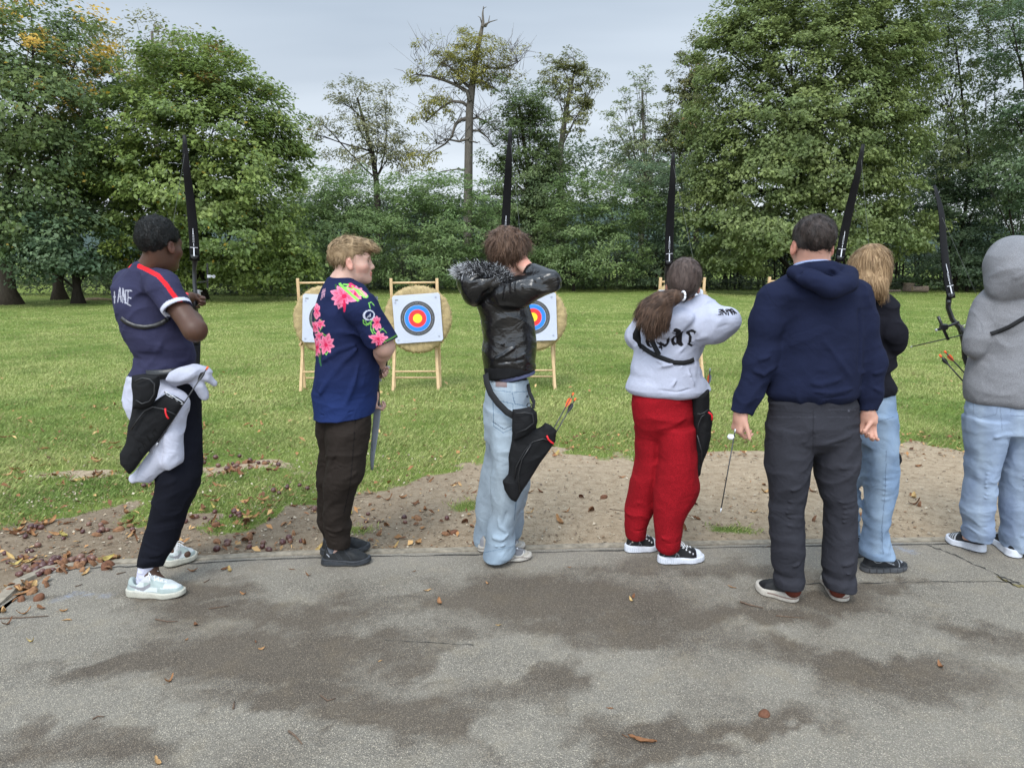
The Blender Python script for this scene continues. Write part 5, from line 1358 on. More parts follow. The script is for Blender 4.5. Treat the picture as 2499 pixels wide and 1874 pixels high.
# ---------------------------------------------------------------- shoes
def shoe(root, base, heel, toe, spec, h=.0032, name='shoe'):
    """heel / toe: world points on the sole's centre line; returns the shoe object (> sole, lace)"""
    heel = Vector(heel); toe = Vector(toe); z0 = heel.z; d = toe-heel; d.z = 0; L = d.length; d.normalize(); y = Vector((-d.y, d.x, 0)); R = Matrix((d, y, Vector((0, 0, 1)))).transposed()
    sh, st = spec.get('sole', .03), spec.get('toe_up', .010)
    wd = spec.get('w', .046); top = spec.get('top', .075); hi = spec.get('collar', .095)
    pl = [(wd*.78, .0), (L*.35, -.002*0), (L*.70, .003), (L-wd*.78, .0)]; rr = [wd*.78, wd*.80, wd, wd*.76]
    def plan(q, off):
        dd = None; P2 = q.copy(); P2[:, 2] = 0
        for (a, b), (ra, rb) in zip(zip(pl[:-1], pl[1:]), zip(rr[:-1], rr[1:])):
            g = cap((a[0], a[1], 0), (b[0], b[1], 0), ra+off, rb+off)(P2); dd = g if dd is None else smin2(dd, g, .02)
        return dd
    def bot(x): return st*np.clip((x/L-.68)/.32, 0, 1)**2+.004*np.clip(.1-x/L, 0, 1)
    def solef(P):
        x = P[:, 0]; z = P[:, 2]; b = bot(x)
        thick = np.interp(x/L, [0, .3, .55, 1], [sh*1.12, sh*1.05, sh*.9, sh*.8]).astype(np.float32)
        wav = spec.get('wave', 0)*np.sin(x*70)
        return smax2(plan(P, .003+spec.get('flare', 0)*np.clip(1-(z-b)/sh, 0, 1)), np.abs(z-b-(thick+wav)/2)-(thick+wav)/2, .008)
    tz = spec.get('prof', [(0, 1.0), (.10, .97), (.28, .86), (.38, 1.06), (.50, .86), (.66, .66), (.80, .56), (.93, .47), (1.0, .36)])
    def upf(P):
        x = P[:, 0]; z = P[:, 2]; t = np.interp(x/L, [a for a, b in tz], [b for a, b in tz]).astype(np.float32)*hi
        shrink = -.004-.22*np.clip(z-sh, 0, .2)*spec.get('taper', 1.0)
        a = smax2(plan(P, shrink), z-t, spec.get('k', .028)); a = np.maximum(a, sh*.6-z)
        if spec.get('open', True):
            hole = cap((L*.22, 0, hi*.72), (L*.20, 0, hi+.08), wd*.50, wd*.66); a = smax2(a, -hole(P), .006)
        return a
    c0 = heel
    fu = localf(upf, c0, R); fso = localf(solef, c0, R)
    lo, hi_ = bounds([heel, toe, heel+Vector((0, 0, .14))], .075); lo[2] = z0-.012
    Mx = f32([list(r) for r in R]); bc = np.array(c0)
    def wrap(fn, col):
        def pf(V, Nn, C, px, py):
            C[:] = col
            if fn: fn(V, Nn, C, px, py, (V-bc)@Mx, L)
            return C
        return pf
    o = garment(root, base, name, fu, lo, hi_, h, M_shoe, spec['col'], wrap(spec.get('paint'), spec['col']))
    s2 = garment(o, Vector((0, 0, 0)), 'sole', fso, lo, hi_, h, M_sole, spec['scol'], wrap(spec.get('spaint'), spec['scol']))
    s2.data.transform(Matrix.Translation(-base))
    # laces
    lc = spec.get('lace')
    if lc is not None:
        mb = MB(); t0 = .40; n = 5
        def tzf(x): return np.interp(x/L, [a for a, b in tz], [b for a, b in tz])*hi
        def toW(x, yy, z): return Vector(c0)+R@Vector((x, yy, z))-base
        for i in range(n):
            xa = L*(t0+.065*i); xb = L*(t0+.065*(i+1)); wa = .020
            za, zb = tzf(xa)-.003, tzf(xb)-.003
            mb.tube([toW(xa, -wa, za-.006), toW((xa+xb)/2, 0, (za+zb)/2+.006), toW(xb, wa, zb-.006)], .0024, 6)
            mb.tube([toW(xa, wa, za-.006), toW((xa+xb)/2, 0, (za+zb)/2+.0055), toW(xb, -wa, zb-.006)], .0024, 6)
        xk = L*t0; zk = tzf(xk)+.004
        for s in (-1, 1):
            mb.tube([toW(xk, 0, zk), toW(xk+.012, s*.016, zk+.010), toW(xk+.03, s*.030, zk-.004), toW(xk+.014, s*.022, zk-.006), toW(xk, 0, zk)], .0022, 6)
            mb.tube([toW(xk, 0, zk), toW(xk+.01, s*.018, zk-.002), toW(xk+.028, s*.040, zk-.022)], .0020, 6)
        mb.build('lace', lc, o, True)
    return o
# ---------------------------------------------------------------- bow, arrow, quiver
def bow(label, grip, lean, yaw=0.0, pitch=0.0, size=1.0, limbmat=None, sight=True, drawn=None, dark=True, string=True, stab=False, name='recurve_bow', group='recurve bows held by the archers', limbw=.0255, sightside=1):
    """local: z along the bow, y towards the target, x across the limbs"""
    O = Vector(grip); R = Matrix.Rotation(-yaw, 3, 'Z') @ Matrix.Rotation(lean, 3, 'Y') @ Matrix.Rotation(pitch, 3, 'X')
    root = empty(name, O); tag(root, label, 'bow', group)
    lm = limbmat or M_limb
    S = size
    T = lambda x, y, z: R@Vector((x*S, y*S, z*S))
    # riser
    mb = MB()
    P = [T(0, .012, -.235), T(.0, .035, -.19), T(0, .045, -.12), T(0, .020, -.05), T(0, .012, 0), T(0, .022, .05), T(-.010, .045, .10), T(-.012, .05, .17), T(-.004, .035, .22), T(0, .012, .245)]
    mb.tube(P, [(.021*S, .012*S), (.016*S, .014*S), (.012*S, .017*S), (.014*S, .019*S), (.014*S, .022*S), (.011*S, .018*S), (.010*S, .018*S), (.010*S, .017*S), (.016*S, .014*S), (.021*S, .012*S)], 10, flat=R@Vector((1, 0, 0)))
    mb.build('riser', M_black, root, True)
    mb = MB(); mb.tube([T(0, .0, -.055), T(0, -.008, -.02), T(0, -.004, .02), T(0, .008, .04)], [.014*S, .0185*S, .017*S, .012*S], 10); mb.build('grip', M_black, root, True)
    for s in (1, -1):
        mb = MB(); pts = []; rads = []
        for i in range(15):
            t = i/14; z = s*(.215+.625*t)
            yb = .02 - .16*t**1.5 - (.05 if drawn else 0)*t**2 + .14*max(0, t-.72)**1.3*2.0
            pts.append(T(0, yb, z)); rads.append(((limbw*(1-.66*t**2.6))*S, .0042*S*(1-.35*t)))
        mb.tube(pts, rads, 10, flat=R@Vector((1, 0, 0)))
        l = mb.build('limb', lm, root, True)
        # print on the limb face: a thin rule, small blocks of lettering and a crossed T at the pocket
        mb = MB()
        def fr(x, z, dx, dz):
            y0 = -.0115+.02-.12*((abs(z)-.215)/.625 if abs(z) > .215 else 0)**1.5
            vs = [T(x-dx, y0, z-dz), T(x+dx, y0, z-dz), T(x+dx, y0+.002, z-dz), T(x-dx, y0+.002, z-dz), T(x-dx, y0-.003, z+dz), T(x+dx, y0-.003, z+dz), T(x+dx, y0, z+dz), T(x-dx, y0, z+dz)]
            mb.add(vs, [(0, 1, 5, 4), (3, 2, 1, 0), (4, 5, 6, 7), (1, 2, 6, 5), (2, 3, 7, 6), (3, 0, 4, 7)])
        fr(0, s*.285, .019, .0022); fr(0, s*.262, .0028, .022)
        fr(0, s*.30, .0012, .008); fr(0, s*.385, .0012, .03)
        for k in range(6):
            fr(-.0028, s*(.315+k*.008), .0011, .0028); fr(.0022, s*(.315+k*.008), .0011, .0028)
            if k % 2: fr(0, s*(.317+k*.008), .003, .0008)
        if s > 0 or not dark: mb.build('limb_print', M_white, l)
    tipz = .84
    if string:
        mb = MB()
        nock = T(*drawn) if drawn else T(0, -.20, 0)
        tp = T(0, .02-.12-(.05 if drawn else 0)+.14*.28**1.3*2, tipz-.02); bt = T(0, .02-.12-(.05 if drawn else 0)+.14*.28**1.3*2, -tipz+.02)
        mb.tube([tp, nock, bt], .0009, 5); mb.build('bowstring', M_string, root)
    if sight:
        q = sightside; sg = MB(); sg.bar(T(q*.012, .04, .10), T(q*.012, .20, .10), .010, .006); so = sg.build('sight', M_black, root)
        s2 = MB(); s2.bar(T(q*.016, .20, .06), T(q*.016, .20, .20), .008, .008); s2.build('scale_bar', M_silver if not dark else M_black, so)
        s3 = MB(); s3.tube([T(q*.016, .20, .13), T(q*.05, .20, .13)], .003*S, 8); s3.tube([T(q*.05, .195, .13), T(q*.05, .205, .13)], .009*S, 10); s3.box(T(q*.026, .20, .13), (.018, .014, .016)); s3.build('sight_pin', M_silver, so)
    rs = MB(); rs.box(T(.014, .03, .045), (.014, .02, .03)); rs.tube([T(.012, .03, .05), T(.035, .02, .055)], .002, 6); rs.build('arrow_rest', M_silver, root)
    return root
def arrow(label, a, b, vane=None, r=.0030, nock=None, group=None, fl=True, name='arrow', head=None):
    """a nock end, b point end"""
    a, b = Vector(a), Vector(b); d = (b-a).normalized(); L = (b-a).length; root = empty(name, b); tag(root, label, 'arrow', group)
    q = lambda t: a+d*t-b
    mb = MB(); mb.tube([q(.012), q(L-.02)], r, 8); mb.build('shaft', M_arrow, root, True)
    mb = MB(); mb.tube([q(L-.022), q(L-.006), q(L)], [r*1.1, r*1.0, .0004], 8); mb.build('point', head or M_silver, root, True)
    mb = MB(); mb.tube([q(0), q(.016)], r*1.5, 8); mb.build('nock', nock or M_orange, root, True)
    if fl:
        u = d.orthogonal().normalized(); w_ = d.cross(u)
        for k in range(3):
            an = k*2.094+.4; e = u*math.cos(an)+w_*math.sin(an); n = w_*math.cos(an)-u*math.sin(an)
            mb = MB(); prof = [(.03, .003), (.042, .012), (.06, .0115), (.085, .003)]
            vs = []
            for t, hgt in prof: vs += [q(t)+e*.001+n*.0007, q(t)+e*hgt+n*.0004, q(t)+e*hgt-n*.0004, q(t)+e*.001-n*.0007]
            fs = []
            for i in range(3):
                for j in range(4): fs.append((i*4+j, i*4+(j+1) % 4, i*4+4+(j+1) % 4, i*4+4+j))
            mb.add(vs, fs); mb.build('vane', (vane or (M_orange, M_black, M_black))[k], root)
    return root
def flatbag(name, rows_poly, Y, thick, col, mat=None, paint=None, h=.004, bulge=.6, lo=None, hi=None, parent=None, extra=None, seed=0, wr=.004, yslope=0.0, freq=(9, 9, 12)):
    """soft flat bag: polygon in photo pixels at depth Y, given real thickness (front to back)"""
    W = [at(a, b, Y) for a, b in rows_poly]; X = np.array([p.x for p in W]); Z = np.array([p.z for p in W])
    def f(P):
        d = seg_d(P[:, 0], P[:, 2], list(zip(X, Z))+[(X[0], Z[0])]); ins = inpoly(P[:, 0], P[:, 2], list(zip(X, Z)))
        d2 = np.where(ins, -d, d).astype(np.float32)
        t = thick*(1-bulge*np.exp(-d/(.04)))
        yy = np.abs(P[:, 1]-Y-yslope*(P[:, 2]-Z.mean()))-t
        r_ = smax2(d2, yy.astype(np.float32), .02)
        if extra is not None: r_ = extra(P, r_)
        return r_
    g = wrinkle(f, wr, freq, .03, seed)
    b0 = [X.min()-.03, Y-thick-.05-abs(yslope)*.4, Z.min()-.03]; b1 = [X.max()+.03, Y+thick+.05+abs(yslope)*.4, Z.max()+.03]
    o = sdfobj(name, g, b0, b1, h, mat or M_nylon, parent, col, paint)
    return o
def recentre(o, loc):
    o.data.transform(Matrix.Translation(-Vector(loc))); o.location = loc
ARCH = 'people standing along the shooting line'
def smin_l(fs, k): return U(fs, k)
def garment_strap(root, base, name, pts, Yc, tr, f_surf=None, w=.01, rows=None, mat=None, lift=.004, ry=.135, t=.0035, on=None):
    """strap lying on the near side of a torso described by its rows"""
    P = []
    rows = rows or [(0, 0, 1, 1, 1), (9999, 0, 1, 1, 1)]
    if on is not None:
        from mathutils.bvhtree import BVHTree
        me_ = on.data; bv = BVHTree.FromPolygons([v.co for v in me_.vertices], [tuple(q.vertices) for q in me_.polygons]); eye = Vector((0, 0, CAMH))-base
    py_ = [r[0] for r in rows]
    L = [tr(*p) for p in pts]; D = []
    for (a, b), (c, d) in zip(L[:-1], L[1:]):
        for k in range(4): D.append((a+(c-a)*k/4, b+(d-b)*k/4))
    D.append(L[-1])
    for x, y in D:
        if on is not None:
            d_ = (at(x, y, 4)-base-eye).normalized(); h_ = bv.ray_cast(eye, d_)
            if h_[0] is not None: P.append(h_[0]-d_*(lift)); continue
            if P: continue
        xl = np.interp(y, py_, [r[1] for r in rows]); xr = np.interp(y, py_, [r[2] for r in rows]); Y = np.interp(y, py_, [r[3] for r in rows]); r_ = np.interp(y, py_, [r[4] for r in rows])
        u = np.clip((x-(xl+xr)/2)/((xr-xl)/2), -.995, .995)
        P.append(at(x, y, Y-(r_+lift)*math.sqrt(1-u*u))-base)
    mb = MB(); rings = []
    for i, p in enumerate(P):
        d = (P[min(i+1, len(P)-1)]-P[max(i-1, 0)]).normalized(); up = d.cross(Vector((0, -1, 0))); up = up.normalized() if up.length > .1 else Vector((0, 0, 1))
        out = up.cross(d); out = out if out.y < 0 else -out
        rings.append([p+up*w-out*t, p+up*w+out*t, p-up*w+out*t, p-up*w-out*t])
    for A, B in zip(rings[:-1], rings[1:]): mb.add(A+B, [(k, (k+1) % 4, 4+(k+1) % 4, 4+k) for k in range(4)])
    return mb.build(name, mat or M_black, root, True)
def quiver(label, poly, pouch, Y, loc_px, cord, seam, seed, thick=.035, parts=True, pY=None, rim=None, yslope=0):
    black = (.013, .013, .014)
    q = flatbag('quiver', poly, Y, thick, black, seed=seed, wr=.005, yslope=yslope)
    loc = at(loc_px[0], loc_px[1], Y); recentre(q, loc); tag(q, label, 'quiver', 'quivers worn by the archers')
    if pouch:
        pc = flatbag('pouch', pouch, pY or Y-.03, thick, black, seed=seed+1, wr=.005); pc.data.transform(Matrix.Translation(-loc)); pc.parent = q
    def piece(nm, pts, r, Yp, mat):
        mb = MB(); mb.tube([at(a, b, Yp)-loc for a, b in pts], r, 8); return mb.build(nm, mat, q, True)
    if cord: piece('zip_cord', cord, .0045, Y-thick-.012, M_redp)
    if seam: piece('piping', seam, .003, Y-thick-.002, M_black)
    return q, loc, piece
# ================================================================= PERSON 1: dark red striped jersey, drawing a bow
def p1():
    c1 = (.034, .034, .072); Yn = gY(1450); Yf = gY(1374)
    heelR, toeR = ground(312, 1450, .012), ground(452, 1453, .012)
    heelL, toeL = ground(402, 1383, .018), ground(478, 1358, .018)
    Yb = 3.34
    J = dict(neck=at(362, 668, 3.33), shL=at(303, 700, 3.47), shR=at(398, 700, 3.24), hipL=at(385, 965, 3.42), hipR=at(415, 965, 3.30), knL=at(440, 1180, 3.46), knR=at(434, 1190, 3.28),
             anL=at(417, 1345, Yf), anR=at(364, 1400, Yn), toL=at(455, 1352, Yf-.02), toR=at(420, 1440, Yn))
    elR = at(476, 806, 3.13); wrR = at(452, 752, 3.36)
    elL = at(395, 728, 3.66); wrL = at(452, 728, 3.80); gripL = at(474, 735, 3.86)
    armR = arm(J['shR'], elR, wrR, (.052, .046, .042, .028)); armL = arm(J['shL'], elL, wrL, (.05, .04, .038, .027))
    hR = hand(wrR, at(440, 722, 3.44)-wrR, (-.3, .5, .2), 1, (1.3, 1.4, .9), s=.98)
    hL = hand(wrL, (gripL-wrL).normalized()+Vector((0, .25, .05)), Vector((.75, -.1, -.3)), -1, (1.2, 1.3, .9), s=.95, tcurl=.5, tdir=(.45, .35, -.5))
    hc = at(391, 600, 3.32)
    def pt(V, Nn, C, px, py, q):
        band = seg_d(px, py, [(446, 708), (462, 742)]) < 8
        band &= V[:, 1] > 3.6; C[band] = (.02, .018, .02)
        b2 = band & (seg_d(px, py, [(452, 712), (460, 716)]) < 4); C[b2] = (.6, .03, .04)
        nails = None
    root, base = person('young man in a purple striped jersey and black joggers, leftmost archer', J, dict(c=hc, yaw=math.radians(22), pitch=math.radians(-6), roll=math.radians(-2), s=.96, neck=.050, brow=(.01, .008, .006), reach=[elL, gripL, elR]), 'brown', [armR, armL, hR, hL], ARCH, paint=pt)
    R = frame(math.radians(22), math.radians(-6), math.radians(-2))
    def hairf(P):
        d = ell((0, -.018, .040), (.087, .100, .098))(P)
        cut = (P[:, 1]*.55 - (P[:, 2]-.035)).astype(np.float32)*.85-.03     # face side
        low = (-.064-P[:, 2]+np.clip(P[:, 1], -.1, .1)*.45).astype(np.float32)
        d = smax2(d, cut, .012); d = smax2(d, low, .012)
        eare = ell((.082, .0, -.018), (.03, .032, .040))(P); d = smax2(d, -eare, .01)
        eare = ell((-.082, .0, -.018), (.03, .032, .040))(P); return smax2(d, -eare, .01)
    hair_obj(root, base, hc, R, .97, hairf, (.006, .009, .009), amp=.006, strands=9000, slen=.016, swid=.0012, flow=(0, 0, .3), lift=1.3, curl=1.4, seed=2, color2=(.022, .020, .019), curlf=2)
    # jersey
    rows = [(676, 296, 388, 3.36, .085), (700, 278, 420, 3.35, .115), (750, 285, 440, 3.35, .135), (785, 297, 446, 3.35, .135), (820, 309, 460, 3.35, .135), (847, 323, 468, 3.35, .13), (868, 336, 472, 3.36, .125), (892, 331, 471, 3.36, .13), (912, 322, 470, 3.36, .135), (936, 317, 474, 3.36, .135), (970, 332, 482, 3.36, .125)]
    tors = ploft(rows, rnd=.05)
    slR = U([cap(at(385, 690, 3.24), at(402, 703, 3.20), .062, .066), cap(at(402, 703, 3.20), at(433, 757, 3.165), .066, .060)], .02)
    cutR = half(at(431, 754, 3.165), at(437, 764, 3.155)-at(402, 700, 3.21))
    slR = Inter(slR, cutR, .004); slR = Sub(slR, cap(at(420, 735, 3.175), at(445, 778, 3.15), .050, .056), .004)
    slL = U([cap(at(318, 700, 3.44), at(352, 714, 3.56), .064, .058)], .02)
    yoke = U([cap(at(313, 690, 3.43), at(392, 690, 3.26), .058, .058), cap(at(336, 672, 3.36), at(365, 668, 3.30), .048, .046)], .03)
    f = U([tors, yoke], .05); f = smin_l([f, slR, slL], .03)
    f = U([f, cap(at(356, 670, 3.335), at(364, 660, 3.33), .066, .058)], .03)
    f = Sub(f, cap(at(362, 668, 3.33), at(370, 636, 3.325), .050, .060), .006)
    f = wrinkle(f, .004, (8, 8, 13), .05, 3, .0012)
    f = pfolds(f, [([(440, 780, 3.22), (430, 850, 3.22), (428, 905, 3.22)], .012, .007), ([(455, 820, 3.23), (452, 900, 3.23)], .009, .006), ([(420, 790, 3.22), (370, 880, 3.22), (350, 905, 3.24)], .014, .006), ([(330, 700, 3.28), (300, 730, 3.3), (296, 760, 3.3)], .012, .004), ([(390, 740, 3.2), (410, 770, 3.2), (430, 795, 3.2)], .012, -.009), ([(340, 862, 3.24), (400, 870, 3.22), (465, 850, 3.22)], .014, -.005), ([(312, 668, 3.36), (300, 700, 3.3)], .008, .005)], 3.22)
    lo, hi = px_bounds(262, 640, 505, 985, 3.10, 3.62)
    c_w = np.array((.62, .64, .74)); c_r = np.array((.66, .022, .03)); c_l = np.array((.40, .40, .46))
    def paint(V, Nn, C, px, py):
        C[:] = c1
        d = seg_d(px, py, [(340, 650), (352, 655), (385, 672), (405, 694), (425, 722), (442, 740)])
        st = (d < 5.6) & (V[:, 1] < 3.34) & (py > 640); C[st] = c_r
        C[st & (d < 4.4) & (np.abs(((px*.7+py*.7) % 6)-3) < .8) & (d > 2)] = c_r*1.35
        C[(seg_d(px, py, [(308, 652), (322, 648)]) < 3) & (V[:, 1] > 3.3)] = c_r
        hem = np.abs((V-np.array(at(431, 754, 3.165)))@np.array((at(437, 764, 3.155)-at(402, 700, 3.21)).normalized())+.006) < .0085
        hem &= (np.linalg.norm(V-np.array(at(431, 757, 3.165)), axis=1) < .085); C[hem] = c_w
        # lettering
        t = lambda L: [(220+a*.3014, 500+b*.3014) for a, b in L]
        for p in ([(196, 705), (198, 795)], [(190, 745), (204, 745)], [(224, 785), (240, 672)], [(240, 672), (252, 785)], [(230, 745), (248, 745)], [(264, 790), (266, 676)], [(266, 676), (284, 795)], [(300, 690), (288, 694), (284, 730), (288, 790), (300, 802)], [(334, 696), (308, 692), (304, 805), (328, 816)], [(306, 750), (328, 754)]):
            C[(seg_d(px, py, t(p)) < 1.35) & (Nn[:, 1] < .5)] = c_l
        return C
    jer = garment(root, base, 'jersey', f, lo, hi, .0036, M_jersey, c1, paint)
    # joggers
    nr = [(900, 342, 474, 3.36, .12), (960, 345, 484, 3.35, .12), (1040, 352, 488, 3.33, .105), (1100, 372, 490, 3.30, .10), (1150, 380, 491, 3.28, .098), (1179, 385, 486, 3.27, .095), (1225, 376, 466, 3.26, .088), (1270, 366, 450, 3.25, .08), (1300, 357, 437, 3.24, .075), (1340, 345, 422, 3.22, .068), (1362, 340, 406, 3.21, .064), (1378, 340, 397, 3.205, .05)]
    fr = [(930, 350, 474, 3.42, .11), (1040, 365, 480, 3.45, .10), (1150, 390, 482, 3.48, .09), (1210, 392, 474, 3.51, .085), (1275, 392, 441, 3.55, .07), (1311, 394, 436, 3.57, .06), (1334, 398, 430, 3.58, .05)]
    f = U([ploft(nr, rnd=.012), ploft(fr, rnd=.012)], .02)
    f = wrinkle(f, .004, (7, 7, 11), .06, 11, .001)
    f = pfolds(f, [([(395, 1185, 3.18), (440, 1170, 3.16), (480, 1150, 3.17)], .012, .006), ([(380, 1225, 3.18), (430, 1205, 3.17), (470, 1190, 3.18)], .010, .005), ([(350, 1345, 3.16), (385, 1358, 3.15), (405, 1350, 3.16)], .010, .006), ([(345, 1360, 3.16), (380, 1366, 3.15), (400, 1358, 3.16)], .006, -.006), ([(352, 1325, 3.17), (385, 1340, 3.16)], .008, .005)], 3.2)
    lo, hi = px_bounds(310, 880, 510, 1392, 3.05, 3.72)
    garment(root, base, 'joggers', f, lo, hi, .004, M_fleece, (.0075, .008, .013))
    # socks
    for nm, a, b in (('sock', at(362, 1372, Yn), at(355, 1415, Yn)), ('sock', at(415, 1328, Yf), at(409, 1360, Yf))):
        f = wrinkle(cap(a, b, .039, .040), .0015, (30, 30, 60), .01, 5); lo, hi = bounds([a, b], .06)
        garment(root, base, nm, f, lo, hi, .003, M_fleece, (.60, .60, .72))
    mint = np.array((.36, .42, .40)); wht = np.array((.58, .61, .61)); gry = np.array((.24, .235, .25))
    def mk(poly_sw, near):
        def pf(V, Nn, C, px, py, q, L):
            u = q[:, 0]/L; z = q[:, 2]
            C[:] = wht
            heelp = (u < .20+.12*np.clip((z-.04)*10, 0, 1)); C[heelp] = mint
            toe = (u > .60) & (z < .045+.02*(1-u)); C[toe] = mint
            C[(u > .36) & (u < .70) & (z > .055) & (np.abs(q[:, 1]) > .018)] = mint
            C[(u > .26) & (u < .45) & (z > .075)] = (.50, .50, .50)
            C[z < .034] = mint
            # curved tick on the side
            xs = [.05, .15, .26, .36, .47]; zt = [.064, .058, .052, .056, .074]; zb = [.062, .050, .040, .038, .056]
            a = np.interp(u, xs, zt); b = np.interp(u, xs, zb)
            sw = (u > .05) & (u < .47) & (z < a) & (z > b) & (np.abs(q[:, 1]) > .018); C[sw] = gry
            C[(u < .04)] = mint*.9
            return C
        return pf
    def sp(V, Nn, C, px, py, q, L):
        C[:] = (.50, .48, .40); C[np.abs(q[:, 2]-.031) < .0015] = (.40, .39, .34)
        n = vnoise((q*30).astype(np.float32), 1.0, 6); C[:] *= (1-.18*np.clip(n, 0, 1)*(q[:, 2] < .02))[:, None]
    spec = dict(col=(.62, .66, .66), scol=(.60, .58, .49), sole=.034, w=.047, collar=.098, paint=mk(None, True), spaint=sp, lace=M_lace_w, prof=[(0, .95), (.08, .98), (.18, .80), (.30, .92), (.40, 1.10), (.50, .98), (.62, .80), (.76, .66), (.90, .57), (1.0, .42)])
    shoe(root, base, heelR, toeR, spec); shoe(root, base, heelL, toeL, spec)
    # chest strap over the jersey
    def strap(pts, w, name='chest_strap', mat=M_black, t=.003):
        mb = MB(); P = [at(*p)-base for p in pts]
        mb.tube(P, [(t, w)]*len(P), 8, flat=(0, -1, 0)); return mb.build(name, mat, root, True)
    Zs = lambda u, v: (220+u*.3014, 500+v*.3014)
    garment_strap(root, base, 'chest_strap', [(254, 918), (300, 955), (360, 980), (440, 992), (520, 980), (580, 955), (640, 915)], 3.34, lambda x, y: (220+x*.3014, 500+y*.3014), f_surf=None, w=.010, rows=rows, on=jer)
    # belt of the quiver, sweatshirt tied round the waist
    wh = (.52, .53, .62)
    Zb = lambda L: [(220+a*.3314, 950+b*.3314) for a, b in L]; Za = lambda L: [(220+a*.3014, 500+b*.3014) for a, b in L]
    rows2 = [(900, 330, 474, 3.36, .135), (935, 320, 478, 3.36, .14), (985, 316, 484, 3.36, .14), (1020, 326, 480, 3.36, .13)]
    wrap = ploft([(912, 322, 470, 3.36, .138), (940, 314, 474, 3.36, .150), (985, 312, 470, 3.36, .150), (1010, 322, 440, 3.36, .13)], rnd=.02)
    knot = U([chain([at(440, 915, 3.26), at(475, 912, 3.24), at(505, 922, 3.25), at(522, 934, 3.27)], [.030, .032, .025, .018]), chain([at(470, 920, 3.25), at(488, 940, 3.25), at(500, 968, 3.27)], [.028, .025, .015]), chain([at(430, 922, 3.23), at(470, 908, 3.23), at(500, 908, 3.25)], [.03, .03, .02])], .015)
    tail = chain([at(425, 985, 3.225), at(410, 1050, 3.20), at(395, 1110, 3.20), at(350, 1160, 3.20), at(332, 1168, 3.20)], [.060, .054, .048, .034, .020])
    slv = U([chain([at(425, 1000, 3.205), at(420, 1060, 3.195), at(419, 1118, 3.195)], [.045, .048, .050])], .01)
    slv = Inter(slv, half(at(421, 1136, 3.19), Vector((.28, 0, -1))), .005)
    f = U([wrap, knot, tail, slv], .02)
    f = wrinkle(f, .009, (11, 11, 9), .05, 31, .002)
    f = pfolds(f, [([(390, 925, 3.2), (440, 930, 3.2), (480, 915, 3.2)], .010, .008), ([(385, 950, 3.2), (430, 945, 3.2), (470, 930, 3.2)], .009, .007), ([(392, 1105, 3.15), (425, 1108, 3.14), (448, 1098, 3.15)], .004, -.004), ([(392, 1128, 3.15), (398, 1080, 3.15), (405, 1040, 3.15)], .008, -.010), ([(350, 1130, 3.15), (345, 1165, 3.15)], .008, -.008), ([(360, 1105, 3.15), (335, 1150, 3.15)], .009, .006)], 3.2)
    lo, hi = px_bounds(290, 880, 545, 1200, 3.05, 3.6)
    garment(root, base, 'sweatshirt', f, lo, hi, .004, M_fleece, wh, label='white sweatshirt tied round the waist')
    garment_strap(root, base, 'belt', [(325, 912), (360, 915), (400, 914), (440, 908), (476, 899)], 3.3, lambda x, y: (x, y), w=.022, rows=[(r[0], r[1], r[2], r[3], r[4]+.012) for r in rows]+[(1000, 330, 480, 3.36, .14)], t=.005)
    # quiver hanging at the hip
    body = Zb([(315, 60), (345, 100), (470, 90), (560, 30), (600, 45), (640, 60), (700, 95), (600, 240), (430, 460), (290, 625), (222, 550), (217, 470), (265, 390), (300, 200)])
    pouch = Za([(345, 1385), (440, 1372), (555, 1385), (560, 1460), (540, 1560), (500, 1620), (440, 1650), (345, 1655)])
    black = (.013, .013, .014)
    def pq(V, Nn, C, px, py):
        C[:] = black
        d = seg_d(px, py, Zb([(300, 300), (350, 220), (400, 150), (450, 128), (520, 140), (620, 180)])); C[d < 1.2] = (.03, .03, .032)
        for s_ in ([(370, 470), (352, 440), (380, 425)], [(400, 430), (385, 390)], [(420, 345), (440, 380), (455, 360)], [(455, 320), (480, 350)], [(455, 320), (480, 290), (490, 320)], [(400, 400), (420, 420)]): C[seg_d(px, py, Zb(s_)) < 1.2] = (.004, .004, .004)
        return C
    q = flatbag('quiver', body, 3.135, .032, black, paint=pq, seed=3, wr=.004)
    loc = at(340, 935, 3.135); recentre(q, loc); tag(q, 'black hip quiver with a red zip cord hanging over a white sweatshirt', 'quiver', 'quivers worn by the archers')
    pc = flatbag('pouch', pouch, 3.10, .035, black, paint=None, seed=4, wr=.004, parent=None); pc.data.transform(Matrix.Translation(-loc)); pc.parent = q
    def piece(nm, pts, r, Y, mat):
        mb = MB(); mb.tube([at(a, b, Y)-loc for a, b in pts], r, 8); return mb.build(nm, mat, q, True)
    for i, cxy in enumerate(((632, 1535), (680, 1565), (722, 1592))):
        mb = MB(); c = at(*Za([cxy])[0], 3.118)-loc
        mb.tube([c+Vector((.016*math.cos(a), -.006*math.sin(a), .009*math.sin(a)-.010*math.cos(a))) for a in [k*.5236 for k in range(13)]], .0022, 6); mb.build('tube_rim', M_silver, q, True)
    piece('zip_cord', Zb([(553, 140), (556, 175), (565, 200), (578, 216)]), .004, 3.09, M_redp)
    piece('piping', Zb([(300, 300), (350, 225), (400, 160), (460, 130), (540, 145), (625, 185)]), .003, 3.095, M_black)
    mb = MB()
    for k in range(24):
        a0 = 2*math.pi*k/24; 
    piece('pouch_seam', Za([(365, 1430), (420, 1402), (480, 1410), (520, 1450), (520, 1530), (480, 1590), (420, 1610), (370, 1580)]), .003, 3.058, M_black)
    arrow('arrow with an orange nock standing up in the quiver of the leftmost archer', at(*Za([(955, 1310)])[0], 3.13), at(*Zb([(480, 420)])[0], 3.135), vane=(M_black, M_black, M_black), group=None)
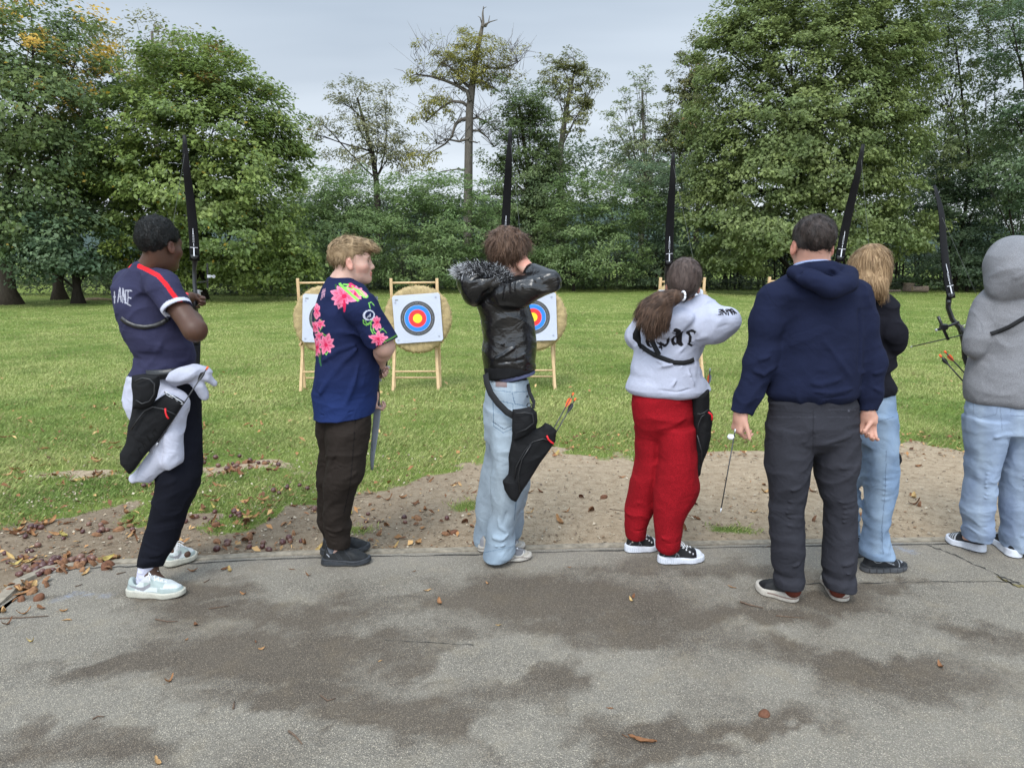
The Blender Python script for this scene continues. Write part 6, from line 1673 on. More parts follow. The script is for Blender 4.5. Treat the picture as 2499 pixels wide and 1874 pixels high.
    b = bow('black recurve bow held upright by the leftmost archer in the striped jersey', gripL, math.radians(3.6), yaw=math.radians(-8), pitch=math.radians(0), drawn=(-.04, -.42, .0), sightside=1)
    return root, base, gripL
P1 = p1()
# ================================================================= PERSON 2: flowered shirt, looking right, bow held low
def p2():
    Z3 = lambda L: [(700+a*.2773, 540+b*.2773) for a, b in L]; Z4 = lambda L: [(700+a*.2773, 960+b*.2773) for a, b in L]
    navy = np.array((.012, .018, .060)); Yn = gY(1377); Yf = gY(1349); Yb = 3.56
    hc = at(860, 639, 3.56)
    elR = at(938, 846, 3.42); wrR = at(928, 884, 3.60); elL = at(905, 850, 3.78); wrL = at(912, 958, 3.72)
    J = dict(neck=at(835, 695, 3.55), shL=at(850, 735, 3.68), shR=at(868, 742, 3.44), hipL=at(838, 1010, 3.64), hipR=at(850, 1010, 3.50), knL=at(815, 1175, 3.66), knR=at(842, 1175, 3.52),
             anL=at(812, 1325, Yf), anR=at(824, 1345, Yn), toL=at(880, 1342, Yf), toR=at(880, 1368, Yn))
    armR = arm(J['shR'], elR, wrR, (.050, .045, .038, .027)); armL = arm(J['shL'], elL, wrL, (.05, .044, .038, .026))
    hR = hand(wrR, at(926, 900, 3.66)-wrR, (.0, .6, -.6), 1, (1.4, 1.3, .9), s=.92); hL = hand(wrL, at(917, 1000, 3.72)-wrL, (.9, .3, 0), -1, (1.1, 1.3, .9), s=.9)
    root, base = person('blond boy in profile in a dark blue shirt printed with pink lilies', J, dict(c=hc, yaw=math.radians(82), pitch=math.radians(1), s=.94, neck=.054, brow=(.22, .14, .08), reach=[elR, wrL]), 'pink', [armR, armL, hR, hL], ARCH, h=.0036)
    R = frame(math.radians(82), math.radians(1))
    def hairf(P):
        d = ell((0, -.022, .044), (.086, .104, .088))(P)
        q = ell((0, .052, .082), (.064, .062, .036))(P); d = smin2(d, q, .03)
        q = ell((0, .098, .070), (.056, .020, .020))(P); d = smin2(d, q, .02)
        # hairline: above forehead, round the ear, down to the nape
        line = np.interp(P[:, 1], [-.13, -.06, -.022, .012, .03, .065, .075, .13], [-.075, -.070, -.030, .018, .028, .040, .040, .040]).astype(np.float32)
        d = smax2(d, (line-P[:, 2])*.9, .010)
        for s in (-1, 1): d = smax2(d, -ell((s*.086, -.008, -.012), (.022, .023, .036))(P), .008)
        return d
    def flow(p, n):
        if p[2] > .05: return np.array([.15*np.sign(p[0]), 1.0, -.15 - .5*max(0, p[1]-.05)*10])
        return np.array([0, -.15, -1.0]) if p[1] < .02 else np.array([0, .7, -.5])
    def hp(V, Nn, C, px, py, q):
        low = np.clip((.03-q[:, 2])/.06, 0, 1)[:, None]; C[:] = C*(1-low*.45)
    hair_obj(root, base, hc, R, .95, hairf, (.15, .095, .048), amp=.007, strands=7000, slen=.036, swid=.0010, flow=flow, lift=.03, curl=.10, fuzz=.12, seed=4, color2=(.36, .255, .145), paint=hp, h=.0036)
    rows = [(684, 800, 868, 3.56, .075), (700, 790, 884, 3.56, .10), (722, 780, 900, 3.56, .125), (762, 767, 912, 3.56, .14), (790, 765, 914, 3.56, .145), (817, 769, 914, 3.56, .145), (845, 773, 916, 3.56, .145), (873, 775, 921, 3.56, .145), (900, 771, 924, 3.56, .15), (928, 767, 923, 3.56, .15), (956, 764, 920, 3.57, .15), (997, 766, 914, 3.57, .15), (1026, 770, 908, 3.57, .15)]
    f = ploft(rows, rnd=.02)
    sl = U([cap(at(862, 735, 3.46), at(880, 755, 3.41), .078, .080), cap(at(880, 755, 3.41), at(936, 838, 3.41), .080, .068)], .02)
    cutp = at(934, 838, 3.41); cutn = Vector((.52, 0, -1)); sl = Inter(sl, half(cutp, cutn), .004); sl = Sub(sl, cap(at(920, 815, 3.41), at(946, 870, 3.41), .058, .064), .004)
    sll = U([cap(at(856, 735, 3.66), at(890, 830, 3.76), .07, .06)], .02)
    collar = cap(at(836, 704, 3.555), at(838, 688, 3.56), .068, .062)
    yoke = cap(at(828, 722, 3.62), at(866, 726, 3.48), .066, .07)
    f = U([f, sll, yoke, collar], .04); f = U([f, sl], .02)
    f = Sub(f, cap(at(838, 700, 3.56), at(850, 672, 3.565), .050, .058), .005)
    hemcut = lambda P: (-(P[:, 2]-at(838, 1020, 3.5).z) - (P[:, 0]-at(838, 1020, 3.5).x)*-.10).astype(np.float32)
    f = Inter(f, hemcut, .004)
    f = Sub(f, cap(at(838, 1012, 3.57), at(838, 1060, 3.57), .125, .16), .01)
    f = wrinkle(f, .0045, (6, 6, 11), .05, 41, .0010)
    f = pfolds(f, [([(880, 845, 3.42), (840, 880, 3.41), (800, 930, 3.42), (775, 965, 3.43)], .013, 0.0153), ([(888, 850, 3.42), (870, 920, 3.41), (845, 985, 3.42)], .014, 0.0136), ([(892, 850, 3.42), (893, 930, 3.43), (878, 1000, 3.43)], .012, 0.0119), ([(878, 838, 3.42), (820, 858, 3.41), (780, 885, 3.43)], .012, 0.0119), ([(870, 800, 3.41), (835, 770, 3.41), (830, 745, 3.42)], .013, -0.0136), ([(872, 815, 3.41), (835, 810, 3.41), (800, 815, 3.43)], .012, 0.0119), ([(852, 770, 3.40), (872, 800, 3.38), (885, 845, 3.40)], .010, -0.0204), ([(862, 748, 3.38), (905, 745, 3.36)], .004, -0.0034),
                   ([(773, 1012, 3.45), (820, 1014, 3.43), (870, 1002, 3.43), (905, 1002, 3.47)], .004, -0.0068)], 3.42)
    lo, hi = px_bounds(740, 655, 985, 1040, 3.26, 3.88)
    pk = np.array((.72, .045, .14)); pkl = np.array((.84, .25, .38)); gr = np.array((.22, .55, .10)); dgr = np.array((.03, .10, .04)); wh = np.array((.62, .64, .75)); dr = np.array((.60, .02, .08))
    def flower(C, px, py, c, r, angs, ok, lens=None, wid=.30):
        for i, a in enumerate(angs):
            a = math.radians(a); L = r*(lens[i] if lens else 1)
            dx = (px-c[0])*math.cos(a)+(py-c[1])*math.sin(a); dy = -(px-c[0])*math.sin(a)+(py-c[1])*math.cos(a)
            t = np.clip(dx/L, 0, 1); w_ = wid*L*np.sin(np.pi*np.clip(t*.92+.06, 0, 1))**.8*(1-.25*t)
            mk = ok & (dx > 0) & (dx < L) & (np.abs(dy) < w_)
            k = np.clip(t*1.15-.1+.35*(np.abs(dy)/np.maximum(w_, .1))**2, 0, 1)[:, None]
            col = pk*(1-k)+pkl*k
            edge = (np.abs(dy) > w_*.82)[:, None]; col = np.where(edge, pkl*.95, col)
            C[mk] = col[mk]
            C[mk & (np.abs(dy) < .6) & (t < .7)] = pk*.8
        C[ok & (np.hypot(px-c[0], py-c[1]) < r*.16)] = dr
    def paint(V, Nn, C, px, py):
        C[:] = navy
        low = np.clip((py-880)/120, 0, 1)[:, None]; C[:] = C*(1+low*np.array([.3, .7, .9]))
        ok = (V[:, 1] < 3.57) & (Nn[:, 1] < .35)
        def line(p, w, c, tr=Z3): C[ok & (seg_d(px, py, tr(p)) < w)] = c
        F = lambda u, v: Z3([(u, v)])[0]
        # shoulder lily
        line([(430, 560), (440, 610), (415, 640)], 2.2, dgr); line([(600, 590), (650, 640), (700, 660)], 4.5, gr); line([(560, 560), (620, 600)], 5, pk); line([(640, 610), (690, 650)], 5, pkl)
        flower(C, px, py, F(505, 660), 36, (200, 168, 235, 290, 330, 20, 65, 115, 140), ok, (1.0, .9, .85, .75, 1.0, .9, .6, .95, .9), .30)
        flower(C, px, py, F(600, 640), 22, (320, 0, 40, 280), ok, (1, 1, .9, .9), .35)
        line([(468, 555), (560, 640), (625, 695)], 3.4, gr); line([(500, 555), (540, 560)], 2, gr); line([(515, 580), (580, 600)], 1.6, gr); line([(620, 610), (680, 668)], 2.0, gr); line([(575, 570), (600, 600), (640, 650)], 1.4, gr); line([(600, 595), (650, 610), (690, 660)], 1.3, gr)
        line([(505, 700), (512, 740), (505, 790)], 2.6, dr); line([(495, 730), (500, 760)], 1.8, dr)
        # back flowers
        line([(260, 720), (250, 800), (245, 900), (270, 1000), (290, 1080), (300, 1150), (290, 1240)], 2.2, dgr); line([(300, 870), (310, 930), (280, 980)], 1.6, gr*.6); line([(310, 985), (345, 1010)], 1.4, gr*.7); line([(330, 1150), (345, 1175), (360, 1150)], 1.3, gr)
        flower(C, px, py, F(262, 790), 16, (270, 300, 90, 120, 240, 60), ok, (1.2, .9, 1.3, .8, .9, 1), .36)
        flower(C, px, py, F(250, 930), 14, (270, 300, 90, 120, 240, 60), ok, None, .36)
        flower(C, px, py, F(295, 905), 13, (260, 320, 20, 90, 140, 200), ok, None, .3)
        flower(C, px, py, F(285, 1010), 12, (260, 320, 90, 140, 200), ok, None, .34)
        flower(C, px, py, F(345, 1090), 27, (285, 320, 10, 60, 110, 160, 215, 250), ok, (1.1, .9, .8, .8, .9, .7, .8, .9), .30)
        flower(C, px, py, F(268, 1110), 24, (250, 280, 80, 100), ok, (1, .9, 1, .9), .26)
        line([(282, 1170), (290, 1220), (300, 1268)], 1.8, dgr*1.4)
        # numerals on the far shoulder
        for q in range(3): line([(300+q*14, 690-q*12), (318+q*10, 600-q*4)], .8, (.45, .25, .33))
        line([(306, 655), (335, 640)], .7, (.45, .25, .33)); line([(304, 630), (340, 612)], .7, (.45, .25, .33))
        # sleeve: oval emblem and flowers
        line([(720, 720), (735, 770)], 1, gr); line([(715, 722), (745, 712), (770, 745)], .9, gr)
        cx_, cy_ = F(722, 828); a = math.radians(-22); dx = (px-cx_)*math.cos(a)+(py-cy_)*math.sin(a); dy = -(px-cx_)*math.sin(a)+(py-cy_)*math.cos(a); e = np.hypot(dx/14.5, dy/12.5)
        line([(672, 868), (675, 900), (700, 915), (735, 900), (750, 870)], 1.3, gr); line([(690, 875), (705, 905), (730, 890)], 1, gr); line([(740, 905), (738, 950), (760, 990)], 1.3, gr); line([(765, 920), (760, 960), (790, 1000)], 1.1, gr); line([(800, 930), (860, 960), (880, 985)], .9, gr*.7); line([(810, 970), (850, 945)], 1.1, gr)
        flower(C, px, py, F(795, 890), 20, (230, 265, 300, 60, 95, 130), ok, (1, .8, .7, .9, 1.0, .9), .32)
        flower(C, px, py, F(805, 1035), 26, (270, 225, 315, 350, 25, 65, 105, 150, 195), ok, (.85, .55, .75, .95, .8, .8, .7, .75, .95), .26)
        line([(806, 1070), (808, 1115)], 1.6, dr)
        C[ok & (e < 1)] = navy; C[ok & (e < 1.02) & (e > .80)] = wh; C[ok & (np.hypot((dx+5)/12, dy/12) < .95) & (np.hypot((dx-1.5)/11.5, dy/10.5) > .98) & (e < 1)] = wh
        # slanted bars in the oval
        for k, (x0, h0) in enumerate(((-3.2, 3), (.2, 5), (3.6, 7))):
            bx = dx-x0+dy*.45; C[ok & (np.abs(bx) < 1.25) & (dy < 4.5) & (dy > 4.5-h0)] = wh
        # green hem edge of the sleeve
        h_ = np.abs((V-np.array(cutp))@np.array(cutn.normalized())+.003) < .004; C[h_ & (px > 935) & (py < 860)] = gr*.35
        return C
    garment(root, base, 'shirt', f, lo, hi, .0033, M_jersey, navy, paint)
    tc_ = (.024, .018, .0145)
    nr = [(985, 806, 900, 3.54, .085), (1020, 800, 905, 3.54, .105), (1050, 797, 904, 3.53, .112), (1085, 795, 897, 3.52, .11), (1115, 799, 891, 3.51, .10), (1154, 796, 889, 3.50, .098), (1172, 793, 883, 3.50, .095), (1190, 792, 869, 3.51, .088), (1223, 790, 860, 3.52, .08), (1265, 789, 850, 3.52, .074), (1282, 788, 857, 3.53, .074), (1300, 793, 852, 3.53, .066), (1318, 797, 853, 3.53, .062), (1332, 801, 850, 3.53, .055)]
    fr = [(985, 778, 868, 3.62, .09), (1020, 773, 864, 3.64, .11), (1057, 772, 860, 3.65, .11), (1093, 783, 855, 3.66, .10), (1118, 779, 850, 3.66, .098), (1154, 776, 850, 3.66, .095), (1223, 776, 843, 3.67, .08), (1265, 776, 838, 3.68, .07), (1284, 781, 838, 3.69, .07), (1300, 786, 836, 3.70, .062), (1320, 790, 838, 3.70, .055)]
    f = U([ploft(nr, rnd=.01), ploft(fr, rnd=.01)], .015)
    f = wrinkle(f, .005, (7, 7, 14), .05, 51, .0015)
    f = pfolds(f, [([(800, 1165, 3.43), (840, 1170, 3.41), (880, 1150, 3.43)], .010, .008), ([(796, 1178, 3.44), (830, 1190, 3.42), (868, 1178, 3.44)], .008, .007), ([(793, 1200, 3.45), (830, 1206, 3.44), (860, 1196, 3.45)], .007, .005), ([(850, 1055, 3.42), (815, 1110, 3.42), (797, 1150, 3.44)], .014, .009), ([(835, 1075, 3.41), (810, 1140, 3.42)], .008, -.006), ([(790, 1288, 3.46), (820, 1298, 3.45), (856, 1285, 3.46)], .008, .009), ([(795, 1303, 3.46), (825, 1314, 3.45), (850, 1305, 3.46)], .007, .007), ([(796, 1318, 3.47), (825, 1326, 3.46), (850, 1318, 3.47)], .005, -.006), ([(855, 1265, 3.47), (860, 1285, 3.47)], .010, .008)], 3.45)
    lo, hi = px_bounds(750, 965, 925, 1345, 3.34, 3.85)
    def pj(V, Nn, C, px, py):
        C[:] = tc_; d = seg_d(px, py, [(868, 1015), (862, 1100), (855, 1180), (840, 1250)]); C[(d < .9) & (Nn[:, 1] < 0)] = (.006, .005, .005); return C
    garment(root, base, 'trousers', f, lo, hi, .004, M_twill, tc_, pj)
    for a, b in ((at(818, 1328, Yn), at(813, 1350, Yn)), (at(806, 1310, Yf), at(803, 1335, Yf))):
        lo, hi = bounds([a, b], .06); garment(root, base, 'sock', cap(a, b, .037, .037), lo, hi, .0035, M_fleece, (.12, .13, .15))
    def up(V, Nn, C, px, py, q, L):
        C[:] = (.010, .011, .012); u = q[:, 0]/L; z = q[:, 2]; sd = np.abs(q[:, 1]) > .015
        for k in range(3): 
            C[sd & (np.abs(u-.36-k*.035+(z-.04)*2.4) < .008) & (z < .065+.004*k)] = (.03, .032, .036)
        C[sd & (np.abs((u-.62)+(z-.04)*3.5) < .012) & (z > .035)] = (.028, .03, .034); C[(u > .93)] = (.022, .022, .020)
        C[(np.abs(u-.14) < .03) & (np.abs(z-.085+(u*.2)) < .003)] = (.35, .36, .38)
        return C
    def sp(V, Nn, C, px, py, q, L):
        C[:] = (.030, .033, .038); C[q[:, 2] < .010] = (.055, .052, .048); C[(np.abs(q[:, 2]-.026-.006*np.sin(q[:, 0]*30)) < .002)] = (.012, .012, .014); return C
    spec = dict(col=(.010, .011, .012), scol=(.03, .033, .038), sole=.034, w=.046, collar=.098, paint=up, spaint=sp, lace=M_lace_b, toe_up=.012, flare=.006, prof=[(0, .85), (.06, 1.0), (.16, .84), (.28, .90), (.38, 1.08), (.50, .92), (.64, .76), (.80, .60), (.93, .50), (1.0, .40)])
    shoe(root, base, ground(787, 1375, .012), ground(904, 1372, .012), spec); shoe(root, base, ground(784, 1352, .020), ground(902, 1339, .020), spec)
    # small bow held low in front of him
    g = at(921, 936, 3.70)
    b = bow('grey limbed recurve bow held low by the boy in the flowered shirt', g, math.radians(3.6), yaw=math.radians(10), pitch=math.radians(0), size=.55, limbmat=M_grey, dark=True, drawn=None, sight=True, sightside=1, limbw=.036)
    # tassel of loose cord at his wrist
    mb = MB(); c = at(927, 905, 3.56)-base
    for k in range(7): mb.tube([c, c+Vector((RND.uniform(-.015, .03), RND.uniform(-.01, .01), RND.uniform(-.03, .015)))*.7, c+Vector((RND.uniform(-.01, .035), 0, RND.uniform(-.05, .02)))], .0018, 5)
    mb.tube([c+Vector((0, 0, .01)), c+Vector((-.01, 0, -.012))], .006, 6); mb.build('finger_sling', M_black, root, True)
    return root
P2 = p2()
# ================================================================= PERSON 3: black shiny jacket with fur hood, pale jeans
def p3():
    Z = lambda L: [(1080+a*.25316, 540+b*.25316) for a, b in L]; Z2 = lambda L: [(1080+a*.3133, 900+b*.3133) for a, b in L]
    Yn = gY(1366); Yf = gY(1337)
    hc = at(1240, 622, 3.62); yaw = math.radians(33)
    elR = at(1348, 686, 3.50); wrR = at(1291, 664, 3.56); elL = at(1225, 700, 3.95); wrL = at(1236, 692, 4.14); grip = at(1242, 690, 4.22)
    J = dict(neck=at(1236, 690, 3.63), shL=at(1196, 712, 3.80), shR=at(1240, 716, 3.52), hipL=at(1228, 990, 3.74), hipR=at(1250, 990, 3.60), knL=at(1225, 1170, 3.76), knR=at(1238, 1170, 3.60),
             anL=at(1195, 1325, Yf), anR=at(1215, 1345, Yn), toL=at(1255, 1333, Yf), toR=at(1275, 1360, Yn))
    armR = arm(J['shR'], elR, wrR, (.040, .030, .030, .027)); armL = arm(J['shL'], elL, wrL, (.045, .04, .036, .027))
    hR = hand(wrR, at(1279, 648, 3.57)-wrR, (-.3, .9, -.3), -1, (.9, 1.3, .9), tdir=(-.6, .1, -.6)); hL = hand(wrL, grip-wrL+Vector((0, .1, 0)), (.9, 0, -.1), -1, (1.0, 1.1, .7))
    root, base = person('boy in a shiny black fur-hooded jacket and baggy pale jeans', J, dict(c=hc, yaw=yaw, pitch=math.radians(-4), roll=math.radians(4), s=1.0, neck=.056, brow=(.05, .03, .02), reach=[elR, wrL, grip]), 'light', [armR, armL, hR, hL], ARCH)
    R = frame(yaw, math.radians(-4), math.radians(4))
    def hairf(P):
        d = ell((0, -.018, .038), (.097, .116, .102))(P); q = ell((0, .075, .070), (.072, .05, .045))(P); d = smin2(d, q, .03)
        line = np.interp(P[:, 1], [-.14, -.04, -.01, .03, .06, .075, .13], [-.100, -.092, -.040, -.020, -.004, .030, .034]).astype(np.float32)
        d = smax2(d, (line-P[:, 2])*.9, .012)
        return smax2(d, -ell((.090, .006, -.026), (.026, .026, .036))(P), .01)
    def flow(p, n):
        v = np.array([p[0]*3, p[1]*2.2+.1, -.35-(.16-p[2])*3]); return v/np.linalg.norm(v)
    hair_obj(root, base, hc, R, 1.0, hairf, (.040, .022, .014), amp=.009, strands=7500, slen=.045, swid=.0011, flow=flow, lift=.07, curl=.2, seed=6, color2=(.155, .092, .060))
    blk = (.012, .012, .013)
    rows = [(700, 1170, 1262, 3.66, .10), (722, 1162, 1280, 3.66, .125), (750, 1164, 1292, 3.66, .135), (778, 1173, 1301, 3.66, .135), (801, 1177, 1304, 3.66, .135), (826, 1181, 1307, 3.66, .135), (846, 1178, 1309, 3.66, .14), (868, 1178, 1308, 3.66, .142), (885, 1181, 1306, 3.66, .138), (900, 1183, 1308, 3.66, .132), (922, 1188, 1308, 3.66, .130)]
    tors = ploft(rows, rnd=.03)
    sR = U([cap(at(1236, 716, 3.54), at(1275, 710, 3.50), .070, .072), cap(at(1275, 710, 3.50), at(1343, 689, 3.49), .072, .045), cap(at(1343, 685, 3.49), at(1300, 668, 3.55), .047, .046)], .015)
    sR = Sub(sR, cap(at(1299, 668, 3.55), at(1286, 661, 3.56), .036, .040), .004)
    sL = U([cap(at(1198, 715, 3.78), at(1225, 703, 3.95), .066, .055), cap(at(1225, 703, 3.95), at(1235, 694, 4.08), .055, .045)], .02)
    yoke = U([cap(at(1196, 712, 3.76), at(1246, 712, 3.56), .062, .064), cap(at(1226, 696, 3.64), at(1232, 690, 3.63), .062, .060)], .03)
    f = U([tors, yoke], .04); f = U([f, sR, sL], .025)
    f = Sub(f, cap(at(1236, 690, 3.63), at(1240, 660, 3.625), .060, .07), .006)
    hz_ = at(1250, 912, 3.6).z
    hem = lambda P: (-(P[:, 2]-hz_)+(P[:, 0]-at(1250, 912, 3.6).x)*.20).astype(np.float32)
    f = Inter(f, hem, .006)
    f = wrinkle(f, .0045, (5, 5, 13), .06, 61, .001)
    f = pfolds(f, [([(1183, 878, 3.53), (1215, 850, 3.51), (1255, 815, 3.51), (1275, 780, 3.52)], .009, .012), ([(1180, 862, 3.53), (1215, 835, 3.51), (1250, 800, 3.51)], .008, .010), ([(1182, 840, 3.53), (1196, 836, 3.52), (1210, 820, 3.51)], .008, .010), ([(1180, 812, 3.53), (1200, 818, 3.52), (1215, 812, 3.51)], .007, .009), ([(1178, 790, 3.53), (1200, 786, 3.52)], .007, .009), ([(1190, 885, 3.53), (1225, 868, 3.51), (1262, 845, 3.51)], .009, .011), ([(1275, 868, 3.53), (1290, 858, 3.54), (1300, 866, 3.55)], .007, .010), ([(1268, 800, 3.52), (1262, 850, 3.52), (1264, 880, 3.52)], .006, -.008), ([(1292, 760, 3.55), (1294, 830, 3.55), (1297, 868, 3.55)], .004, -.006),
                   ([(1184, 893, 3.53), (1230, 884, 3.52), (1306, 874, 3.54)], .005, -.009),
                   ([(1235, 700, 3.46), (1232, 720, 3.46), (1228, 735, 3.47)], .007, .010), ([(1248, 690, 3.44), (1246, 715, 3.44)], .006, .009), ([(1260, 688, 3.43), (1260, 712, 3.43)], .006, .009), ([(1272, 684, 3.42), (1276, 702, 3.42)], .005, .009), ([(1285, 678, 3.42), (1292, 694, 3.42)], .005, .009), ([(1298, 672, 3.43), (1308, 688, 3.43)], .005, .009), ([(1312, 664, 3.44), (1325, 680, 3.44)], .005, .008), ([(1305, 700, 3.44), (1335, 692, 3.45)], .007, -.007)], 3.5)
    lo, hi = px_bounds(1135, 640, 1385, 945, 3.38, 4.2)
    def pj(V, Nn, C, px, py):
        C[:] = blk; return C
    garment(root, base, 'jacket', f, lo, hi, .004, M_shiny, blk, pj)
    # ribbed hem band
    rib = ploft([(884, 1180, 1304, 3.66, .139), (900, 1181, 1308, 3.66, .139), (934, 1187, 1306, 3.66, .133)], rnd=.012)
    hz2 = at(1250, 917, 3.6).z; hzt = at(1250, 884, 3.6).z
    sl_ = lambda z0, s: (lambda P: (s*(-(P[:, 2]-z0)+(P[:, 0]-at(1250, 912, 3.6).x)*.20)).astype(np.float32))
    f = Inter(Inter(rib, sl_(hz2, 1), .008), sl_(hzt, -1), .008); f = jitter(f, .0015, (90, 90, 3), 4)
    garment(root, base, 'hem_band', f, lo, hi, .004, M_nylon, blk, None)
    # shirt below the jacket and belt line
    sh = Inter(Inter(ploft([(880, 1196, 1296, 3.66, .125), (912, 1198, 1308, 3.66, .128), (932, 1204, 1310, 3.66, .125)], rnd=.01), sl_(at(1250, 926, 3.6).z, 1), .006), sl_(at(1250, 895, 3.6).z, -1), .01)
    garment(root, base, 'undershirt', sh, lo, hi, .004, M_fleece, (.11, .12, .21), None)
    # hood with fur edge
    hood = U([ell(at(1160, 705, 3.60), (.070, .085, .085)), ell(at(1185, 690, 3.60), (.095, .09, .050)), ell(at(1215, 688, 3.58), (.085, .085, .035)), ell(at(1140, 680, 3.60), (.048, .07, .05))], .05)
    hood = wrinkle(hood, .008, (10, 10, 10), .05, 71, .002); hood = pfolds(hood, [([(1165, 745, 3.52), (1182, 720, 3.5), (1200, 700, 3.5)], .010, -.014), ([(1150, 690, 3.5), (1185, 680, 3.5)], .009, .008), ([(1185, 712, 3.5), (1215, 690, 3.5), (1235, 688, 3.5)], .010, .010)], 3.5)
    lo2, hi2 = px_bounds(1095, 630, 1270, 775, 3.40, 3.78)
    ho = garment(root, base, 'hood', hood, lo2, hi2, .004, M_shiny, blk, None)
    r = np.random.default_rng(8); n = 5200 if not FAST else 1500
    path = [at(1118, 668, 3.585), at(1132, 662, 3.55), at(1160, 659, 3.52), at(1190, 660, 3.50), at(1218, 668, 3.49), at(1240, 682, 3.50)]
    back = [at(1118, 668, 3.60), at(1150, 652, 3.72), at(1200, 655, 3.76), at(1240, 670, 3.74)]
    Vf, Ff, Cf = [], [], []
    for k in range(n):
        pp = path if r.random() < .72 else back
        t = r.random()*(len(pp)-1); i = int(t); p = np.array(pp[i].lerp(pp[min(i+1, len(pp)-1)], t-i))+r.normal(0, .010, 3)
        frac = t/(len(pp)-1); d = np.array([-.5+1.2*(frac-.2), -.35, .75])+r.normal(0, .55, 3)
        if frac < .12: d = np.array([-1.0, -.1, .55])+r.normal(0, .4, 3)
        d /= np.linalg.norm(d); L = .022+.024*r.random(); w_ = np.cross(d, [0, 1, 0]); w_ = w_/(np.linalg.norm(w_)+1e-6)*.0010
        sag = np.array([0, 0, -.006]); b = len(Vf); Vf += [p-w_, p+w_, p+d*L*.6+w_*.8+sag*.3, p+d*L*.6-w_*.8+sag*.3, p+d*L+w_*.15+sag, p+d*L-w_*.15+sag]
        Ff += [(b, b+1, b+2, b+3), (b+3, b+2, b+4, b+5)]; dark = r.random() < (.35 if frac < .3 else .74); c = (.022, .022, .025) if dark else (.50, .51, .53); c = np.array(c)*(.6+.8*r.random()); Cf += [c*.35, c*.35, c, c, c*1.15, c*1.15]
    fo = link('fur_trim', npmesh('fur_trim', np.array(Vf)-np.array(base), np.array(Ff), False, np.array(Cf)), M_hair, ho)
    # jeans
    dn = np.array((.30, .355, .405)); dn_d = np.array((.17, .25, .34)); dn_l = np.array((.40, .46, .50))
    top = [(925, 1192, 1288, 3.66, .115), (950, 1186, 1290, 3.66, .125), (985, 1182, 1292, 3.66, .135), (1030, 1181, 1294, 3.66, .135), (1075, 1185, 1296, 3.66, .12)]
    nr = [(1000, 1190, 1293, 3.60, .11), (1060, 1196, 1298, 3.58, .11), (1130, 1199, 1298, 3.58, .105), (1182, 1200, 1290, 3.58, .10), (1215, 1202, 1278, 3.58, .098), (1245, 1203, 1266, 3.58, .095), (1276, 1193, 1258, 3.58, .095), (1300, 1189, 1254, 3.57, .095), (1325, 1186, 1256, 3.56, .095), (1343, 1181, 1258, 3.555, .10), (1359, 1178, 1246, 3.55, .10)]
    fr = [(1000, 1183, 1270, 3.74, .11), (1075, 1186, 1280, 3.76, .105), (1110, 1185, 1290, 3.77, .10), (1150, 1177, 1294, 3.77, .10), (1182, 1171, 1292, 3.77, .10), (1215, 1166, 1284, 3.77, .095), (1240, 1163, 1277, 3.77, .092), (1276, 1161, 1276, 3.78, .09), (1305, 1160, 1271, 3.78, .09), (1325, 1161, 1255, 3.78, .085), (1338, 1164, 1235, 3.78, .08)]
    f = U([ploft(top, rnd=.015), ploft(nr, rnd=.008), ploft(fr, rnd=.008)], .03)
    f = Sub(f, cap(at(1240, 915, 3.66), at(1240, 932, 3.66), .11, .10), .006)
    f = wrinkle(f, .006, (6, 6, 9), .06, 81, .0016)
    f = pfolds(f, [([(1195, 1310, 3.48), (1225, 1318, 3.46), (1250, 1300, 3.48)], .012, .012), ([(1188, 1330, 3.47), (1218, 1336, 3.45), (1252, 1322, 3.47)], .009, .010), ([(1183, 1346, 3.46), (1215, 1350, 3.45), (1245, 1342, 3.46)], .008, -.008), ([(1205, 1240, 3.49), (1218, 1285, 3.48), (1240, 1300, 3.48)], .010, .008), ([(1240, 1235, 3.49), (1228, 1280, 3.48)], .008, -.006), ([(1197, 1075, 3.52), (1200, 1135, 3.49), (1204, 1200, 3.49)], .008, -.012), ([(1215, 1100, 3.48), (1228, 1200, 3.48), (1222, 1260, 3.48)], .02, .007), ([(1165, 1310, 3.70), (1185, 1318, 3.69)], .008, .008)], 3.5)
    lo, hi = px_bounds(1140, 905, 1320, 1375, 3.38, 3.92)
    def pd(V, Nn, C, px, py):
        C[:] = dn
        P = V.astype(np.float32); n = vnoise(P*np.array([6, 6, 2.2], dtype=np.float32), 1.0, 3); C[:] = C*(1+.16*n[:, None])
        wear = np.exp(-((px-(1222+(py-1100)*-.02))/16)**2)*np.clip((py-1050)/60, 0, 1)*np.clip((1290-py)/60, 0, 1); C[:] = C*(1-wear[:, None]*.45)+dn_l*wear[:, None]*.45
        low = np.clip((py-1250)/90, 0, 1)[:, None]; C[:] = C*(1-low*.38)+dn_d*low*.38
        ok = (Nn[:, 1] < .3) & (V[:, 1] < 3.66)
        for p in ([(1184, 950), (1250, 957), (1290, 955)], [(1203, 975), (1205, 1040), (1228, 1056), (1252, 1045), (1252, 985), (1203, 975)], [(1250, 957), (1256, 985), (1300, 995)]):
            d = seg_d(px, py, p); C[ok & (d < 1.1)] = dn_d*.8; C[ok & (d > 1.6) & (d < 2.4)] = dn_l
        d = seg_d(px, py, [(1203, 1029), (1229, 1047), (1251, 1038)]); C[ok & (d < 1.0)] = dn_d*.3
        d = seg_d(px, py, [(1255, 1270), (1262, 1200), (1268, 1150)]); C[ok & (d < .9)] = dn_d*.7
        C[ok & (np.abs(py-1341-(px-1215)*-.20) < 1.0) & (py > 1330) & (px < 1256)] = dn_d*.8
        C[ok & (np.abs(py-955) < 30) & (np.abs(px-1254.5) < 3.2) & (py > 930) & (py < 956)] = dn_l*1.05
